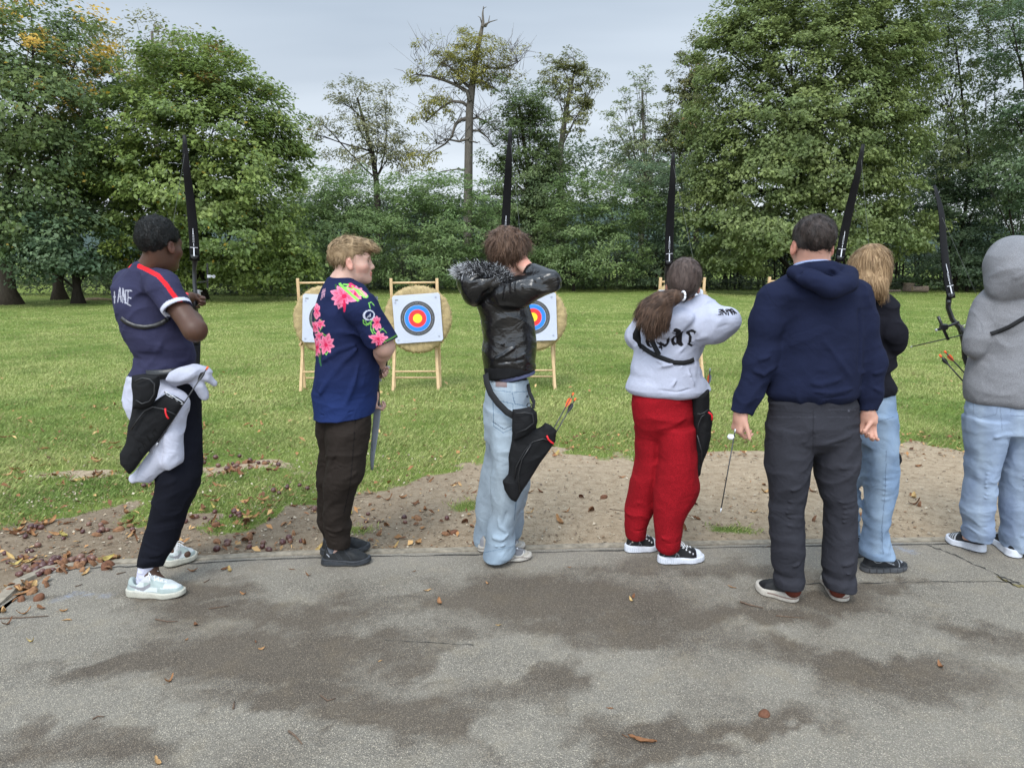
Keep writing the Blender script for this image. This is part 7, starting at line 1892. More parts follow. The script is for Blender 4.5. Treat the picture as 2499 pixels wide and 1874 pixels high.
        pk_ = ok & (np.abs(px-1223) < 14) & (np.abs(py-933-(px-1223)*.06) < 12); C[pk_] = (.20, .075, .04)
        C[pk_ & ((np.abs(np.abs(px-1223)-12.6) < .8) | (np.abs(np.abs(py-933-(px-1223)*.06)-10.6) < .8))] = (.12, .04, .022)
        C[ok & (np.hypot(px-1287, py-967) < 3)] = (.05, .06, .08)
        return C
    garment(root, base, 'jeans', f, lo, hi, .004, M_denim, dn, pd)
    und = ploft([(905, 1200, 1284, 3.66, .112), (934, 1196, 1286, 3.66, .112)], rnd=.01); lo3, hi3 = px_bounds(1170, 895, 1310, 945, 3.5, 3.82)
    garment(root, base, 'waistband', und, lo3, hi3, .005, M_nylon, blk, None)
    tp = np.array((.36, .33, .28)); dgy = np.array((.13, .13, .14))
    def up(V, Nn, C, px, py, q, L):
        u = q[:, 0]/L; z = q[:, 2]; sd = np.abs(q[:, 1]) > .012
        C[:] = tp; C[(u > .62) & (u < .86) & (z > .040) & (z < .066)] = dgy*1.5; e = np.hypot((u-.70)/.12, (z-.052)/.018); C[sd & (e < 1)] = dgy; C[(e > 1) & (e < 1.18) & sd] = (.5, .48, .44); C[(u > .3) & (u < .5) & (z < .05)] = (.48, .45, .40); C[u > .92] = tp*1.15; C[u < .1] = dgy*1.8
    def sp(V, Nn, C, px, py, q, L):
        C[:] = (.44, .41, .36); C[q[:, 2] < .009] = (.09, .075, .065); w_ = np.abs(q[:, 2]-.020-.007*np.sin(q[:, 0]*45)) < .003; C[w_] = (.20, .17, .15)
    spec = dict(col=tp, scol=(.44, .41, .36), sole=.030, w=.045, collar=.092, paint=up, spaint=sp, lace=M_lace_w, flare=.004)
    shoe(root, base, ground(1185, 1368, .012), ground(1296, 1361, .012), spec); shoe(root, base, ground(1168, 1344, .012), ground(1280, 1333, .020), spec)
    # quiver, belt, arrows
    poly = Z2([(545, 330), (640, 320), (700, 300), (735, 380), (733, 460), (770, 445), (800, 420), (850, 450), (890, 480), (872, 560), (800, 690), (700, 840), (612, 960), (570, 1025), (535, 1008), (485, 935), (473, 872), (508, 820), (515, 700), (540, 560)])
    pouch = Z2([(545, 318), (600, 312), (690, 300), (728, 345), (735, 400), (722, 460), (650, 520), (560, 550), (545, 480)])
    q, loc, piece = quiver('black hip quiver hanging in front of pale baggy jeans', poly, pouch, 3.44, (1280, 1000), Z2([(812, 520), (825, 550), (848, 572), (866, 582)]), Z2([(560, 860), (575, 760), (640, 640), (700, 570), (780, 545), (850, 560)]), 14, pY=3.41)
    piece('pocket_zip', Z2([(600, 960), (590, 820), (620, 700), (690, 590)]), .003, 3.395, M_black)
    piece('pouch_seam', Z2([(560, 350), (640, 340), (700, 350), (712, 420), (650, 470), (570, 500)]), .003, 3.372, M_black)
    piece('ring', Z2([(655, 285), (668, 268), (690, 268), (694, 285), (675, 298), (655, 290)]), .003, 3.46, M_black)
    mb = MB(); P = [at(*p, Yy)-base for p, Yy in zip(Z2([(335, 40), (345, 110), (375, 190), (430, 265), (500, 335), (560, 370)]), (3.56, 3.52, 3.50, 3.47, 3.44, 3.42))]
    mb.tube(P, [(.017, .0035)]*6, 8, flat=(.6, 0, .6)); mb.build('belt', M_nylon_b, root, True)
    mb = MB(); P = [at(*p, Yy)-base for p, Yy in zip(Z2([(665, 120), (680, 190), (712, 260), (705, 310)]), (3.60, 3.56, 3.50, 3.45))]; mb.tube(P, [(.010, .003)]*4, 8, flat=(.6, 0, .6)); mb.build('belt', M_nylon_b, root, True)
    arrow('orange-vaned arrow in the quiver of the boy in the black jacket', at(*Z2([(1022, 186)])[0], 3.52), at(*Z2([(700, 760)])[0], 3.44), vane=(M_orange, M_orange, M_orange), group=None)
    arrow('black-vaned arrow in the quiver of the boy in the black jacket', at(*Z2([(1038, 228)])[0], 3.50), at(*Z2([(720, 780)])[0], 3.44), vane=(M_black, M_black, M_black), nock=M_orange)
    bow('black recurve bow rising behind the head of the boy in the black jacket', at(1228, 690, 4.22), math.radians(2.6), yaw=math.radians(-2), drawn=(.10, -.62, 0), sightside=1)
    return root
P3 = p3()
# ================================================================= PERSON 4: girl with a ponytail, white sweatshirt, red trousers
def p4():
    Z = lambda L: [(1480+a*.229, 620+b*.229) for a, b in L]; Z2 = lambda L: [(1480+a*.3015, 920+b*.3015) for a, b in L]
    Yn = gY(1368); Yf = gY(1340); white = np.array((.50, .52, .63))
    hc = at(1668, 692, 3.60); yaw = math.radians(14)
    elR = at(1780, 785, 3.50); wrR = at(1716, 752, 3.62); elL = at(1553, 822, 3.74); wrL = at(1600, 780, 4.02); grip = at(1637, 738, 4.25)
    J = dict(neck=at(1672, 748, 3.60), shL=at(1590, 780, 3.66), shR=at(1705, 790, 3.55), hipL=at(1600, 1010, 3.66), hipR=at(1660, 1010, 3.58), knL=at(1578, 1180, 3.68), knR=at(1645, 1180, 3.56),
             anL=at(1555, 1320, Yf), anR=at(1635, 1345, Yn), toL=at(1590, 1335, Yf), toR=at(1700, 1362, Yn))
    armR = arm(J['shR'], elR, wrR, (.042, .036, .034, .020)); armL = arm(J['shL'], elL, wrL, (.042, .036, .034, .020))
    hR = hand(wrR, at(1700, 735, 3.66)-wrR, (-.3, .8, -.3), -1, (.9, 1.2, .8), s=.88); hL = hand(wrL, grip-wrL, (.9, 0, -.1), -1, (.8, 1.0, .7), s=.9)
    root, base = person('girl with a brown ponytail, white lettered sweatshirt and red trousers', J, dict(c=hc, yaw=yaw, pitch=math.radians(2), roll=math.radians(6), s=.95, neck=.048, brow=(.05, .03, .02), reach=[elR, wrL, grip, elL]), 'light', [armR, armL, hR, hL], ARCH)
    R = frame(yaw, math.radians(2), math.radians(6))
    tie = at(1664, 722, 3.45)
    def hairf(P):
        d = ell((0, -.020, .034), (.092, .112, .104))(P); d = smin2(d, ell((0, -.075, -.02), (.055, .05, .06))(P), .05)
        line = np.interp(P[:, 1], [-.14, -.05, -.01, .03, .06, .075, .13], [-.115, -.098, -.030, -.004, .018, .044, .050]).astype(np.float32)
        return smax2(d, (line-P[:, 2])*.9, .010)
    tl = np.array(R.transposed()@(tie-hc))
    def flow(p, n): v = tl-p; return v/(np.linalg.norm(v)+1e-6)
    hair_obj(root, base, hc, R, .96, hairf, (.030, .020, .016), amp=.0025, strands=5200, slen=.045, swid=.0009, flow=flow, lift=-.03, curl=.02, fuzz=.07, seed=9, color2=(.120, .085, .072))
    # ponytail blown to the left
    pth = [at(1664, 722, 3.45), at(1640, 726, 3.42), at(1612, 742, 3.41), at(1595, 765, 3.41), at(1592, 790, 3.42)]
    def tailf(P):
        a = chain(pth, [.022, .036, .058, .070, .050], .02)(P)
        b = chain([pth[2], at(1578, 752, 3.43), at(1574, 780, 3.43)], [.03, .036, .02], .02)(P); c = chain([pth[2], at(1620, 770, 3.40), at(1627, 792, 3.41)], [.04, .036, .018], .02)(P)
        return smin2(smin2(a, b, .02), c, .02)
    fj = jitter(tailf, .007, (60, 60, 20), 3); lo, hi = bounds(pth, .12); keep = {}
    def pt(V, Nn, C, px, py):
        n = vnoise((V*np.array([60, 60, 18])).astype(np.float32), 1.0, 5)*.5+.5; C[:] = np.array((.028, .016, .011))*(1-n[:, None])+np.array((.125, .072, .045))*n[:, None]; return C
    po = garment(root, base, 'ponytail', fj, lo, hi, .004, M_hair, (.05, .03, .02), pt, 1, keep)
    r = np.random.default_rng(5); V, Nn = keep['V'], keep['N']; idx = r.choice(len(V), 3800); Vs, Fs, Cs = [], [], []
    P0 = V[idx]; n0 = Nn[idx]; t0 = np.array(pth[0]); P3v = [np.array(p) for p in pth]
    for p, n in zip(P0, n0):
        k = int(np.argmin([np.linalg.norm(p-q) for q in P3v])); d = P3v[min(k+1, 4)]-P3v[max(k-1, 0)]; d = d/np.linalg.norm(d)+r.normal(0, .16, 3)+n*.06; d /= np.linalg.norm(d)
        L = (.03+.035*r.random())*(1.0 if k < 4 else .7); s = np.cross(d, n); s = s/(np.linalg.norm(s)+1e-6)*.0011; b = len(Vs)
        q = p-n*.002; e1 = q+d*L*.5+n*.002; e2 = q+d*L+np.array([0, 0, -.004]); Vs += [q-s, q+s, e1+s, e1-s, e2+s*.2, e2-s*.2]; Fs += [(b, b+1, b+2, b+3), (b+3, b+2, b+4, b+5)]; c = np.array((.035, .02, .013))+np.array((.11, .065, .042))*r.random()**1.5; Cs += [c]*6
    for k in range(14):   # flyaway wisps
        p = np.array(at(1578+r.random()*8, 745+r.random()*30, 3.42)); d = np.array([-1, 0, .25+.3*r.random()])*.03; b = len(Vs); s = np.array([0, 0, .0008]); Vs += [p-s, p+s, p+d+s, p+d-s, p+d*1.7+np.array([0, 0, .012])+s*.3, p+d*1.7+np.array([0, 0, .012])-s*.3]; Fs += [(b, b+1, b+2, b+3), (b+3, b+2, b+4, b+5)]; Cs += [(.05, .03, .02)]*6
    link('hair_strands', npmesh('hair_strands', np.array(Vs)-np.array(base), np.array(Fs), True, np.array(Cs)), M_hair, po)
    mb = MB(); c = at(1661, 722, 3.435)-base
    mb.tube([c+Vector((.006*math.cos(a)+.010, -.014*math.cos(a)-.012, .021*math.sin(a))) for a in [k*.5236 for k in range(13)]], .0052, 8); mb.build('hair_tie', M_white, root, True)
    # sweatshirt
    rows = [(758, 1610, 1712, 3.62, .09), (775, 1578, 1726, 3.62, .12), (800, 1562, 1728, 3.62, .13), (830, 1556, 1722, 3.62, .13), (863, 1551, 1706, 3.62, .13), (876, 1548, 1700, 3.62, .13), (895, 1542, 1707, 3.62, .135), (915, 1541, 1712, 3.62, .145), (936, 1531, 1725, 3.62, .155), (948, 1529, 1731, 3.62, .158), (958, 1538, 1722, 3.62, .15), (966, 1556, 1705, 3.62, .13)]
    sR = U([cap(at(1700, 790, 3.56), at(1742, 790, 3.52), .088, .090), cap(at(1742, 790, 3.52), at(1774, 786, 3.50), .090, .056), cap(at(1776, 778, 3.51), at(1728, 756, 3.59), .050, .044)], .03)
    sR = Sub(sR, cap(at(1731, 757, 3.585), at(1714, 750, 3.62), .034, .042), .004)
    sL = U([cap(at(1588, 785, 3.66), at(1557, 820, 3.72), .070, .062), cap(at(1557, 820, 3.73), at(1592, 788, 3.97), .060, .042)], .03)
    hood = U([ell(at(1640, 775, 3.50), (.105, .07, .055)), ell(at(1625, 800, 3.49), (.085, .05, .05)), cap(at(1650, 757, 3.55), at(1706, 748, 3.57), .042, .046), cap(at(1706, 750, 3.57), at(1722, 740, 3.60), .040, .036)], .04)
    f = U([ploft(rows, rnd=.03), cap(at(1600, 778, 3.66), at(1700, 785, 3.56), .075, .08)], .05); f = U([f, sR, sL], .03); f = U([f, hood], .012)
    f = Sub(f, cap(at(1674, 750, 3.60), at(1674, 722, 3.60), .052, .058), .006)
    f = wrinkle(f, .005, (7, 7, 9), .06, 91, .0012)
    f = pfolds(f, [([(1545, 925, 3.50), (1575, 910, 3.48), (1615, 895, 3.47), (1650, 888, 3.47)], .014, .013), ([(1640, 945, 3.46), (1660, 915, 3.46), (1668, 890, 3.48)], .010, .012), ([(1677, 940, 3.46), (1673, 915, 3.46), (1674, 893, 3.48)], .008, .012), ([(1667, 930, 3.46), (1669, 900, 3.47)], .006, -.010), ([(1700, 945, 3.48), (1688, 920, 3.48), (1682, 896, 3.49)], .012, .010), ([(1655, 862, 3.48), (1690, 838, 3.47), (1730, 815, 3.45)], .014, .010), ([(1665, 872, 3.48), (1700, 860, 3.47), (1712, 846, 3.47)], .010, .010), ([(1640, 830, 3.47), (1665, 800, 3.46), (1690, 775, 3.46)], .012, .008), ([(1595, 815, 3.46), (1615, 832, 3.45), (1645, 828, 3.45), (1662, 800, 3.46)], .008, -.010), ([(1555, 895, 3.50), (1565, 880, 3.5)], .010, .008), ([(1565, 865, 3.5), (1590, 880, 3.49), (1625, 885, 3.48)], .010, .008), ([(1717, 760, 3.45), (1745, 762, 3.43), (1765, 768, 3.43)], .010, .008), ([(1745, 800, 3.43), (1775, 790, 3.44)], .010, -.008),
                   ([(1551, 952, 3.49), (1600, 951, 3.47), (1650, 957, 3.47), (1690, 948, 3.48), (1722, 940, 3.50)], .005, -.007)], 3.47)
    lo, hi = px_bounds(1510, 700, 1825, 985, 3.34, 4.06)
    ink = np.array((.018, .016, .018))
    def paint(V, Nn, C, px, py):
        C[:] = white; ok = (Nn[:, 1] < .25) & (V[:, 1] < 3.62)
        def L(pts, w): C[ok & (seg_d(px, py, Z(pts)) < w)] = ink
        def Pg(pts): C[ok & inpoly(px, py, Z(pts))] = ink
        # blackletter a
        Pg([(720, 800), (745, 788), (790, 808), (798, 830), (822, 820), (806, 850), (806, 940), (822, 965), (835, 958), (800, 985), (762, 968), (742, 940), (745, 860), (735, 835), (705, 828)])
        Pg([(745, 858), (712, 880), (690, 905), (692, 952), (715, 978), (765, 960), (738, 945), (722, 925), (722, 898), (745, 885)]); L([(700, 838), (745, 856)], 1.0)
        # blackletter r / c
        Pg([(850, 826), (905, 798), (958, 822), (940, 858), (925, 835), (895, 832), (893, 850), (908, 880), (905, 920), (895, 955), (925, 975), (948, 955), (905, 988), (858, 962), (872, 940), (878, 870), (845, 845)])
        # p below the hood
        Pg([(640, 915), (672, 880), (672, 940), (640, 985), (612, 995), (590, 975), (600, 1000), (592, 1035), (582, 1010), (555, 1000), (548, 990), (570, 975), (540, 955), (525, 930), (555, 940), (580, 935), (600, 950), (625, 958), (640, 945)])
        # u and t at the left
        Pg([(405, 840), (440, 790), (452, 800), (455, 945), (475, 985), (500, 960), (498, 990), (470, 1000), (430, 975), (415, 930), (425, 850)]); Pg([(372, 960), (400, 985), (412, 1010), (382, 1052), (392, 1015), (350, 1010)]); L([(425, 880), (500, 1000)], 1.3)
        # sleeve lettering, upside down
        for p in ([(1200, 596), (1222, 592), (1222, 645), (1198, 645)], [(1202, 620), (1220, 618)], [(1238, 592), (1240, 645)], [(1240, 592), (1275, 645)], [(1275, 590), (1278, 645)], [(1292, 590), (1300, 648)], [(1300, 590), (1345, 645)], [(1320, 588), (1340, 625)], [(1335, 585), (1385, 632)], [(1350, 600), (1365, 640)]): L(p, 1.7)
        return C
    swt = garment(root, base, 'sweatshirt', f, lo, hi, .0036, M_fleece, white, paint)
    # red trousers
    red = (.38, .010, .018)
    top = [(948, 1546, 1688, 3.62, .12), (975, 1543, 1690, 3.62, .14), (1010, 1545, 1692, 3.62, .15), (1040, 1551, 1693, 3.62, .135), (1062, 1562, 1684, 3.62, .10), (1078, 1585, 1660, 3.61, .05)]
    nr = [(1040, 1602, 1695, 3.58, .12), (1071, 1604, 1696, 3.57, .12), (1116, 1608, 1699, 3.56, .12), (1158, 1604, 1702, 3.55, .115), (1191, 1602, 1704, 3.55, .11), (1224, 1598, 1694, 3.55, .105), (1255, 1598, 1674, 3.55, .095), (1276, 1598, 1664, 3.55, .088), (1300, 1599, 1662, 3.55, .082), (1318, 1601, 1660, 3.55, .076), (1333, 1603, 1658, 3.55, .070), (1342, 1606, 1652, 3.55, .058)]
    fr = [(1040, 1548, 1620, 3.66, .12), (1071, 1551, 1616, 3.67, .12), (1116, 1554, 1609, 3.68, .115), (1152, 1548, 1606, 3.68, .11), (1176, 1537, 1604, 3.69, .105), (1221, 1530, 1600, 3.70, .10), (1257, 1525, 1589, 3.70, .092), (1282, 1525, 1579, 3.70, .084), (1300, 1527, 1576, 3.70, .076), (1312, 1529, 1575, 3.70, .066)]
    f = U([ploft(top, rnd=.02), ploft(nr, rnd=.014), ploft(fr, rnd=.014)], .018)
    f = wrinkle(f, .0045, (6, 6, 10), .06, 101, .001)
    f = pfolds(f, [([(1560, 1045, 3.50), (1600, 1052, 3.48), (1640, 1040, 3.47), (1680, 1020, 3.47)], .014, .006), ([(1625, 1090, 3.46), (1615, 1070, 3.47), (1605, 1052, 3.48)], .010, .007), ([(1607, 1080, 3.46), (1610, 1140, 3.46), (1604, 1200, 3.46)], .010, -.004), ([(1665, 1190, 3.45), (1650, 1230, 3.45), (1640, 1270, 3.46)], .012, .007), ([(1530, 1225, 3.62), (1560, 1228, 3.60), (1590, 1215, 3.61)], .009, .004), ([(1600, 1310, 3.48), (1630, 1316, 3.47), (1658, 1305, 3.48)], .009, .008), ([(1601, 1322, 3.48), (1630, 1327, 3.47), (1660, 1320, 3.48)], .004, -.006), ([(1527, 1292, 3.63), (1552, 1296, 3.62), (1577, 1290, 3.63)], .004, -.006), ([(1555, 985, 3.50), (1600, 975, 3.48), (1680, 985, 3.49)], .010, .003)], 3.5)
    lo, hi = px_bounds(1505, 935, 1725, 1358, 3.38, 3.88)
    garment(root, base, 'trousers', f, lo, hi, .004, M_red, red, None)
    def up(V, Nn, C, px, py, q, L):
        u = q[:, 0]/L; z = q[:, 2]; C[:] = (.010, .010, .011); sd = np.abs(q[:, 1]) > .01
        C[(u > .80)] = (.70, .72, .76); d = seg_d(u*L, z, [(L*.10, .045), (L*.25, .09)]); 
        C[sd & (np.abs(z-.088+.25*np.abs(u-.25)) < .0016) & (u < .42)] = (.30, .30, .32); C[sd & (np.abs(u-.33-(z-.04)*1.2) < .007) & (z < .085)] = (.26, .26, .28)
        C[sd & (np.abs(z-.095+.5*(u-.3)) < .002) & (u > .3) & (u < .78)] = (.28, .28, .3)
        # side mark: letter F bar
        for a, b in (((.155, .052), (.155, .070)), ((.155, .070), (.185, .070)), ((.155, .061), (.178, .061)), ((.15, .0745), (.185, .0745))): C[sd & (seg_d(u, z*1.0, [a, b]) < .0028)] = (.65, .55, .42)
        for k in range(5): C[(np.hypot((u-.44-k*.068)*L, z-.094+k*.0095) < .0042) & sd] = (.72, .72, .74)
    def sp(V, Nn, C, px, py, q, L):
        C[:] = (.66, .68, .74); C[q[:, 2] < .007] = (.05, .05, .05); g = (np.abs((q[:, 0]*95) % 1-.5) < .12) & (q[:, 2] < .032) & (q[:, 2] > .008) & ((q[:, 0] < L*.32) | (q[:, 0] > L*.78)); C[g] = (.50, .54, .60)
    spec = dict(col=(.01, .01, .011), scol=(.66, .68, .74), sole=.038, w=.044, collar=.115, paint=up, spaint=sp, lace=M_lace_w, flare=.003, toe_up=.008, open=False, prof=[(0, .85), (.06, .98), (.18, 1.0), (.34, 1.0), (.44, .92), (.56, .80), (.68, .70), (.80, .60), (.93, .52), (1.0, .42)])
    shoe(root, base, ground(1606, 1372, .012), ground(1716, 1367, .012), spec); shoe(root, base, ground(1526, 1345, .012), ground(1606, 1338, .012), spec)
    # chest guard: patch and straps
    W = lambda pts, Yp, w_, nm: ([None for _ in [0]], root)[1]
    def strap(pts, w_, nm='chest_strap', t=.004):
        P = [at(*p[:2], p[2])-base for p in pts]; mb = MB(); mb.tube(P, [(w_, t)]*len(P), 8, flat=(.3, 0, 1)); return mb.build(nm, M_nylon_b, root, True)
    zz = lambda u, v, Y: (*Z([(u, v)])[0], Y)
    gs_ = lambda pts: garment_strap(root, base, 'chest_strap', pts, 3.5, lambda x, y: Z([(x, y)])[0], w=.0115, on=swt, mat=M_nylon_b, lift=.003)
    gs_([(350, 960), (420, 1020), (520, 1080), (610, 1115), (720, 1155), (820, 1160), (890, 1145), (930, 1125)]); gs_([(430, 790), (470, 880), (510, 980), (560, 1075)])
    0 and strap([zz(360, 970, 3.525), zz(420, 1020, 3.50), zz(520, 1080, 3.485), zz(610, 1115, 3.478), zz(720, 1155, 3.478), zz(820, 1160, 3.485), zz(890, 1145, 3.50), zz(930, 1125, 3.52)], .013)
    0 and strap([zz(430, 790, 3.475), zz(470, 880, 3.475), zz(510, 980, 3.475), zz(560, 1075, 3.475)], .013)
    gp = flatbag('chest_guard', Z([(405, 560), (380, 600), (345, 680), (300, 800), (275, 850), (275, 905), (320, 945), (355, 1015), (380, 985), (370, 900), (365, 800), (378, 700), (400, 620)]), 3.515, .012, (.013, .013, .014), seed=8, wr=.001, bulge=.2, h=.004)
    gp.data.transform(Matrix.Translation(-base)); gp.parent = root
    # quiver at the right hip
    poly = Z2([(690, 105), (760, 95), (830, 100), (832, 190), (826, 260), (856, 300), (850, 400), (832, 510), (805, 620), (785, 680), (755, 780), (722, 806), (706, 750), (712, 500), (702, 250)])
    q, loc, piece = quiver('narrow black hip quiver against the red trousers, seen edge-on', poly, None, 3.545, (1710, 1050), Z2([(825, 285), (848, 300), (856, 320), (855, 350)]), Z2([(735, 295), (760, 300), (790, 290), (825, 262)]), 24, thick=.05)
    piece('pocket_zip', Z2([(735, 470), (745, 380), (770, 320), (800, 300)]), .003, 3.485, M_black); piece('piping', Z2([(735, 470), (770, 600), (770, 700)]), .003, 3.485, M_black)
    arrow('arrow with an orange vane standing behind the right hip of the ponytailed girl', at(1733, 899, 3.66), at(1712, 1120, 3.58), vane=(M_orange, M_orange, M_grey), nock=M_silver)
    bow('black recurve bow rising behind the ponytailed girl\'s head', at(1636, 738, 4.25), math.radians(-3.2), yaw=math.radians(0), drawn=(.04, -.60, 0))
    return root
P4 = p4()
# ================================================================= PERSON 5: man in a navy hoodie seen from behind
def p5():
    Z = lambda L: [(1760+a*.3013, 500+b*.3013) for a, b in L]; Z2 = lambda L: [(1740+a*.3255, 960+b*.3255) for a, b in L]
    navy = np.array((.0125, .0165, .042)); Yh = gY(1470); Yb = 3.16
    hc = at(1982, 598, 3.14)
    elL = at(1845, 880, 3.16); wrL = at(1808, 1006, 3.12); elR = at(2130, 880, 3.16); wrR = at(2118, 1003, 3.12)
    heelL = ground(1945, 1468, .012); toeL = ground(1848, 1434, .012); heelR = ground(2052, 1468, .012); toeR = heelR+Vector((math.sin(math.radians(14)), math.cos(math.radians(14)), 0))*.275
    J = dict(neck=at(1983, 650, 3.14), shL=at(1900, 728, 3.15), shR=at(2080, 728, 3.15), hipL=at(1935, 1030, 3.16), hipR=at(2030, 1030, 3.16), knL=at(1918, 1220, 3.14), knR=at(2052, 1220, 3.14),
             anL=at(1920, 1420, 3.13), anR=at(2050, 1425, 3.13), toL=toeL.lerp(heelL, .3)+Vector((0, 0, .03)), toR=toeR.lerp(heelR, .3)+Vector((0, 0, .03)))
    armR = arm(J['shR'], elR, wrR, (.040, .032, .032, .028)); armL = arm(J['shL'], elL, wrL, (.040, .032, .032, .028))
    # left hand: hangs, thumb and finger pinch the arrow; right hand: palm turned back, fingers curled
    hL = hand(wrL, Vector((-.16, .05, -1)), Vector((.88, .30, .15)), 1, each=[(.85, .95, .5), (1.0, 1.0, .6), (1.15, 1.0, .6), (1.25, 1.0, .6)], s=.96, tdir=(.25, -.35, -.95), tcurl=.2)
    hR = hand(wrR, Vector((.06, .0, -1)), Vector((-.25, -1, .0)), -1, each=[(.55, .8, .5), (.7, .9, .6), (.85, 1.0, .6), (.95, 1.0, .6)], s=.96, tdir=(-.75, -.35, -.7), tcurl=.25)
    root, base = person('man with short dark hair in a navy hoodie and grey trousers', J, dict(c=hc, yaw=math.radians(3), pitch=math.radians(-2), s=1.02, neck=.060, brow=(.05, .035, .03), reach=[wrL, wrR, at(1800, 1090, 3.1), at(2120, 1090, 3.1)]), 'man', [armR, armL, hR, hL], ARCH)
    R = frame(math.radians(3), math.radians(-2), 0)
    def hairf(P):
        d = ell((0, -.022, .040), (.085, .104, .086))(P)
        line = np.interp(P[:, 1], [-.14, -.07, -.02, .0, .03, .06, .075, .13], [-.066, -.070, -.045, -.005, .018, .028, .044, .050]).astype(np.float32)
        d = smax2(d, (line-P[:, 2])*.9, .010)
        for s in (-1, 1): d = smax2(d, -ell((s*.090, -.004, -.014), (.022, .026, .038))(P), .008)
        return d
    def hp(V, Nn, C, px, py, q):
        g = np.clip((np.abs(q[:, 0])-.066)/.018, 0, 1)*np.clip((.05-q[:, 2])/.05, 0, 1); C[:] = C*(1-g[:, None]*.7)+np.array((.13, .12, .115))*g[:, None]*.7
    hair_obj(root, base, hc, R, 1.02, hairf, (.010, .008, .007), amp=.005, strands=7000, slen=.026, swid=.0010, flow=(.35, -.3, -.9), lift=.12, curl=.5, seed=12, color2=(.055, .040, .034), paint=hp)
    # light collar
    cf = Sub(Inter(cap(at(1983, 665, 3.13), at(1983, 630, 3.13), .084, .078), half(at(1983, 632, 3.05), (0, .25, 1)), .004), cap(at(1983, 665, 3.13), at(1983, 605, 3.13), .070, .068), .003)
    lo, hi = px_bounds(1925, 620, 2040, 690, 3.02, 3.26); garment(root, base, 'shirt_collar', cf, lo, hi, .0035, M_jersey, (.33, .40, .62), None)
    rows = [(672, 1936, 2036, 3.15, .085), (694, 1900, 2078, 3.15, .12), (716, 1880, 2104, 3.15, .138), (750, 1885, 2110, 3.16, .145), (800, 1893, 2108, 3.16, .15), (860, 1890, 2100, 3.16, .15), (900, 1882, 2096, 3.16, .15), (930, 1876, 2093, 3.16, .152), (955, 1873, 2092, 3.16, .152), (968, 1876, 2088, 3.16, .145), (977, 1881, 2084, 3.16, .14)]
    sL = U([cap(at(1894, 726, 3.15), at(1874, 792, 3.15), .072, .070), cap(at(1876, 790, 3.15), at(1858, 880, 3.15), .076, .070), cap(at(1858, 880, 3.15), at(1828, 960, 3.13), .068, .052), cap(at(1828, 960, 3.13), at(1810, 1006, 3.12), .052, .042)], .03)
    sR = U([cap(at(2086, 724, 3.15), at(2098, 790, 3.15), .072, .068), cap(at(2096, 790, 3.15), at(2122, 885, 3.15), .072, .064), cap(at(2122, 885, 3.15), at(2124, 960, 3.13), .064, .052), cap(at(2124, 960, 3.13), at(2119, 1000, 3.12), .050, .043)], .03)
    sL = Sub(Inter(sL, half(at(1810, 1005, 3.12), (-.25, 0, -1)), .004), cap(at(1811, 1000, 3.12), at(1806, 1030, 3.12), .030, .032), .004)
    sR = Sub(Inter(sR, half(at(2119, 1003, 3.12), (0, 0, -1)), .004), cap(at(2119, 1000, 3.12), at(2118, 1030, 3.12), .030, .031), .004)
    f = U([ploft(rows, rnd=.04), cap(at(1932, 706, 3.15), at(2048, 704, 3.15), .070, .070)], .06)
    f = smin2f(f, Umin(sL, sR), .022)
    hood = U([chain([at(1936, 664, 3.08), at(1968, 680, 3.00), at(2028, 704, 2.965), at(2064, 692, 3.00), at(2072, 670, 3.06)], [.026, .034, .042, .040, .034]), chain([at(1948, 660, 3.10), at(1985, 658, 3.05), at(2030, 660, 3.04), at(2062, 666, 3.08)], [.026, .030, .034, .034])], .012)
    hood = wrinkle(hood, .004, (9, 9, 9), .06, 112, .001)
    hood = pfolds(hood, [([(1950, 668, 3.0), (2000, 690, 2.98), (2050, 688, 2.98), (2072, 672, 3.0)], .011, -.012), ([(2030, 655, 3.0), (2048, 668, 3.0), (2056, 690, 3.0)], .009, .010), ([(1960, 652, 3.0), (2010, 662, 2.98), (2035, 655, 3.0)], .008, .007)], 3.0)
    f = U([f, hood], .005)
    f = Sub(f, cap(at(1983, 668, 3.15), at(1983, 640, 3.14), .070, .078), .006)
    f = wrinkle(f, .005, (5.5, 5.5, 9), .07, 115, .0012)
    f = pfolds(f, [([(1838, 905, 3.08), (1865, 915, 3.06), (1895, 895, 3.08)], .012, .011), ([(1822, 930, 3.08), (1850, 935, 3.06), (1872, 915, 3.07)], .010, .010), ([(1905, 850, 3.02), (1880, 870, 3.06), (1850, 880, 3.07)], .012, .011), ([(2098, 905, 3.07), (2130, 915, 3.06), (2158, 905, 3.09)], .012, .009), ([(2100, 950, 3.07), (2130, 945, 3.06), (2152, 955, 3.08)], .010, .010), ([(1892, 760, 3.02), (1900, 800, 3.01), (1908, 850, 3.02)], .010, -.014), ([(2096, 760, 3.05), (2098, 840, 3.05), (2096, 900, 3.05)], .010, -.014), ([(1885, 948, 3.01), (1940, 930, 3.0), (2000, 940, 3.0), (2060, 925, 3.0)], .013, .009), ([(1880, 962, 3.01), (1960, 955, 3.0), (2030, 960, 3.0), (2088, 948, 3.02)], .010, .008), ([(1900, 905, 3.02), (1960, 898, 3.0), (2020, 905, 3.0)], .012, .006), ([(2010, 830, 3.0), (2050, 880, 3.0), (2080, 925, 3.02)], .014, .007), ([(1955, 800, 3.0), (1990, 870, 3.0)], .016, .005), ([(1862, 708, 3.05), (1878, 740, 3.04), (1890, 760, 3.04)], .006, -.006), ([(1800, 985, 3.07), (1822, 992, 3.06)], .006, -.005), ([(1880, 968, 3.02), (1980, 975, 3.0), (2086, 964, 3.02)], .004, -.006)], 3.0)
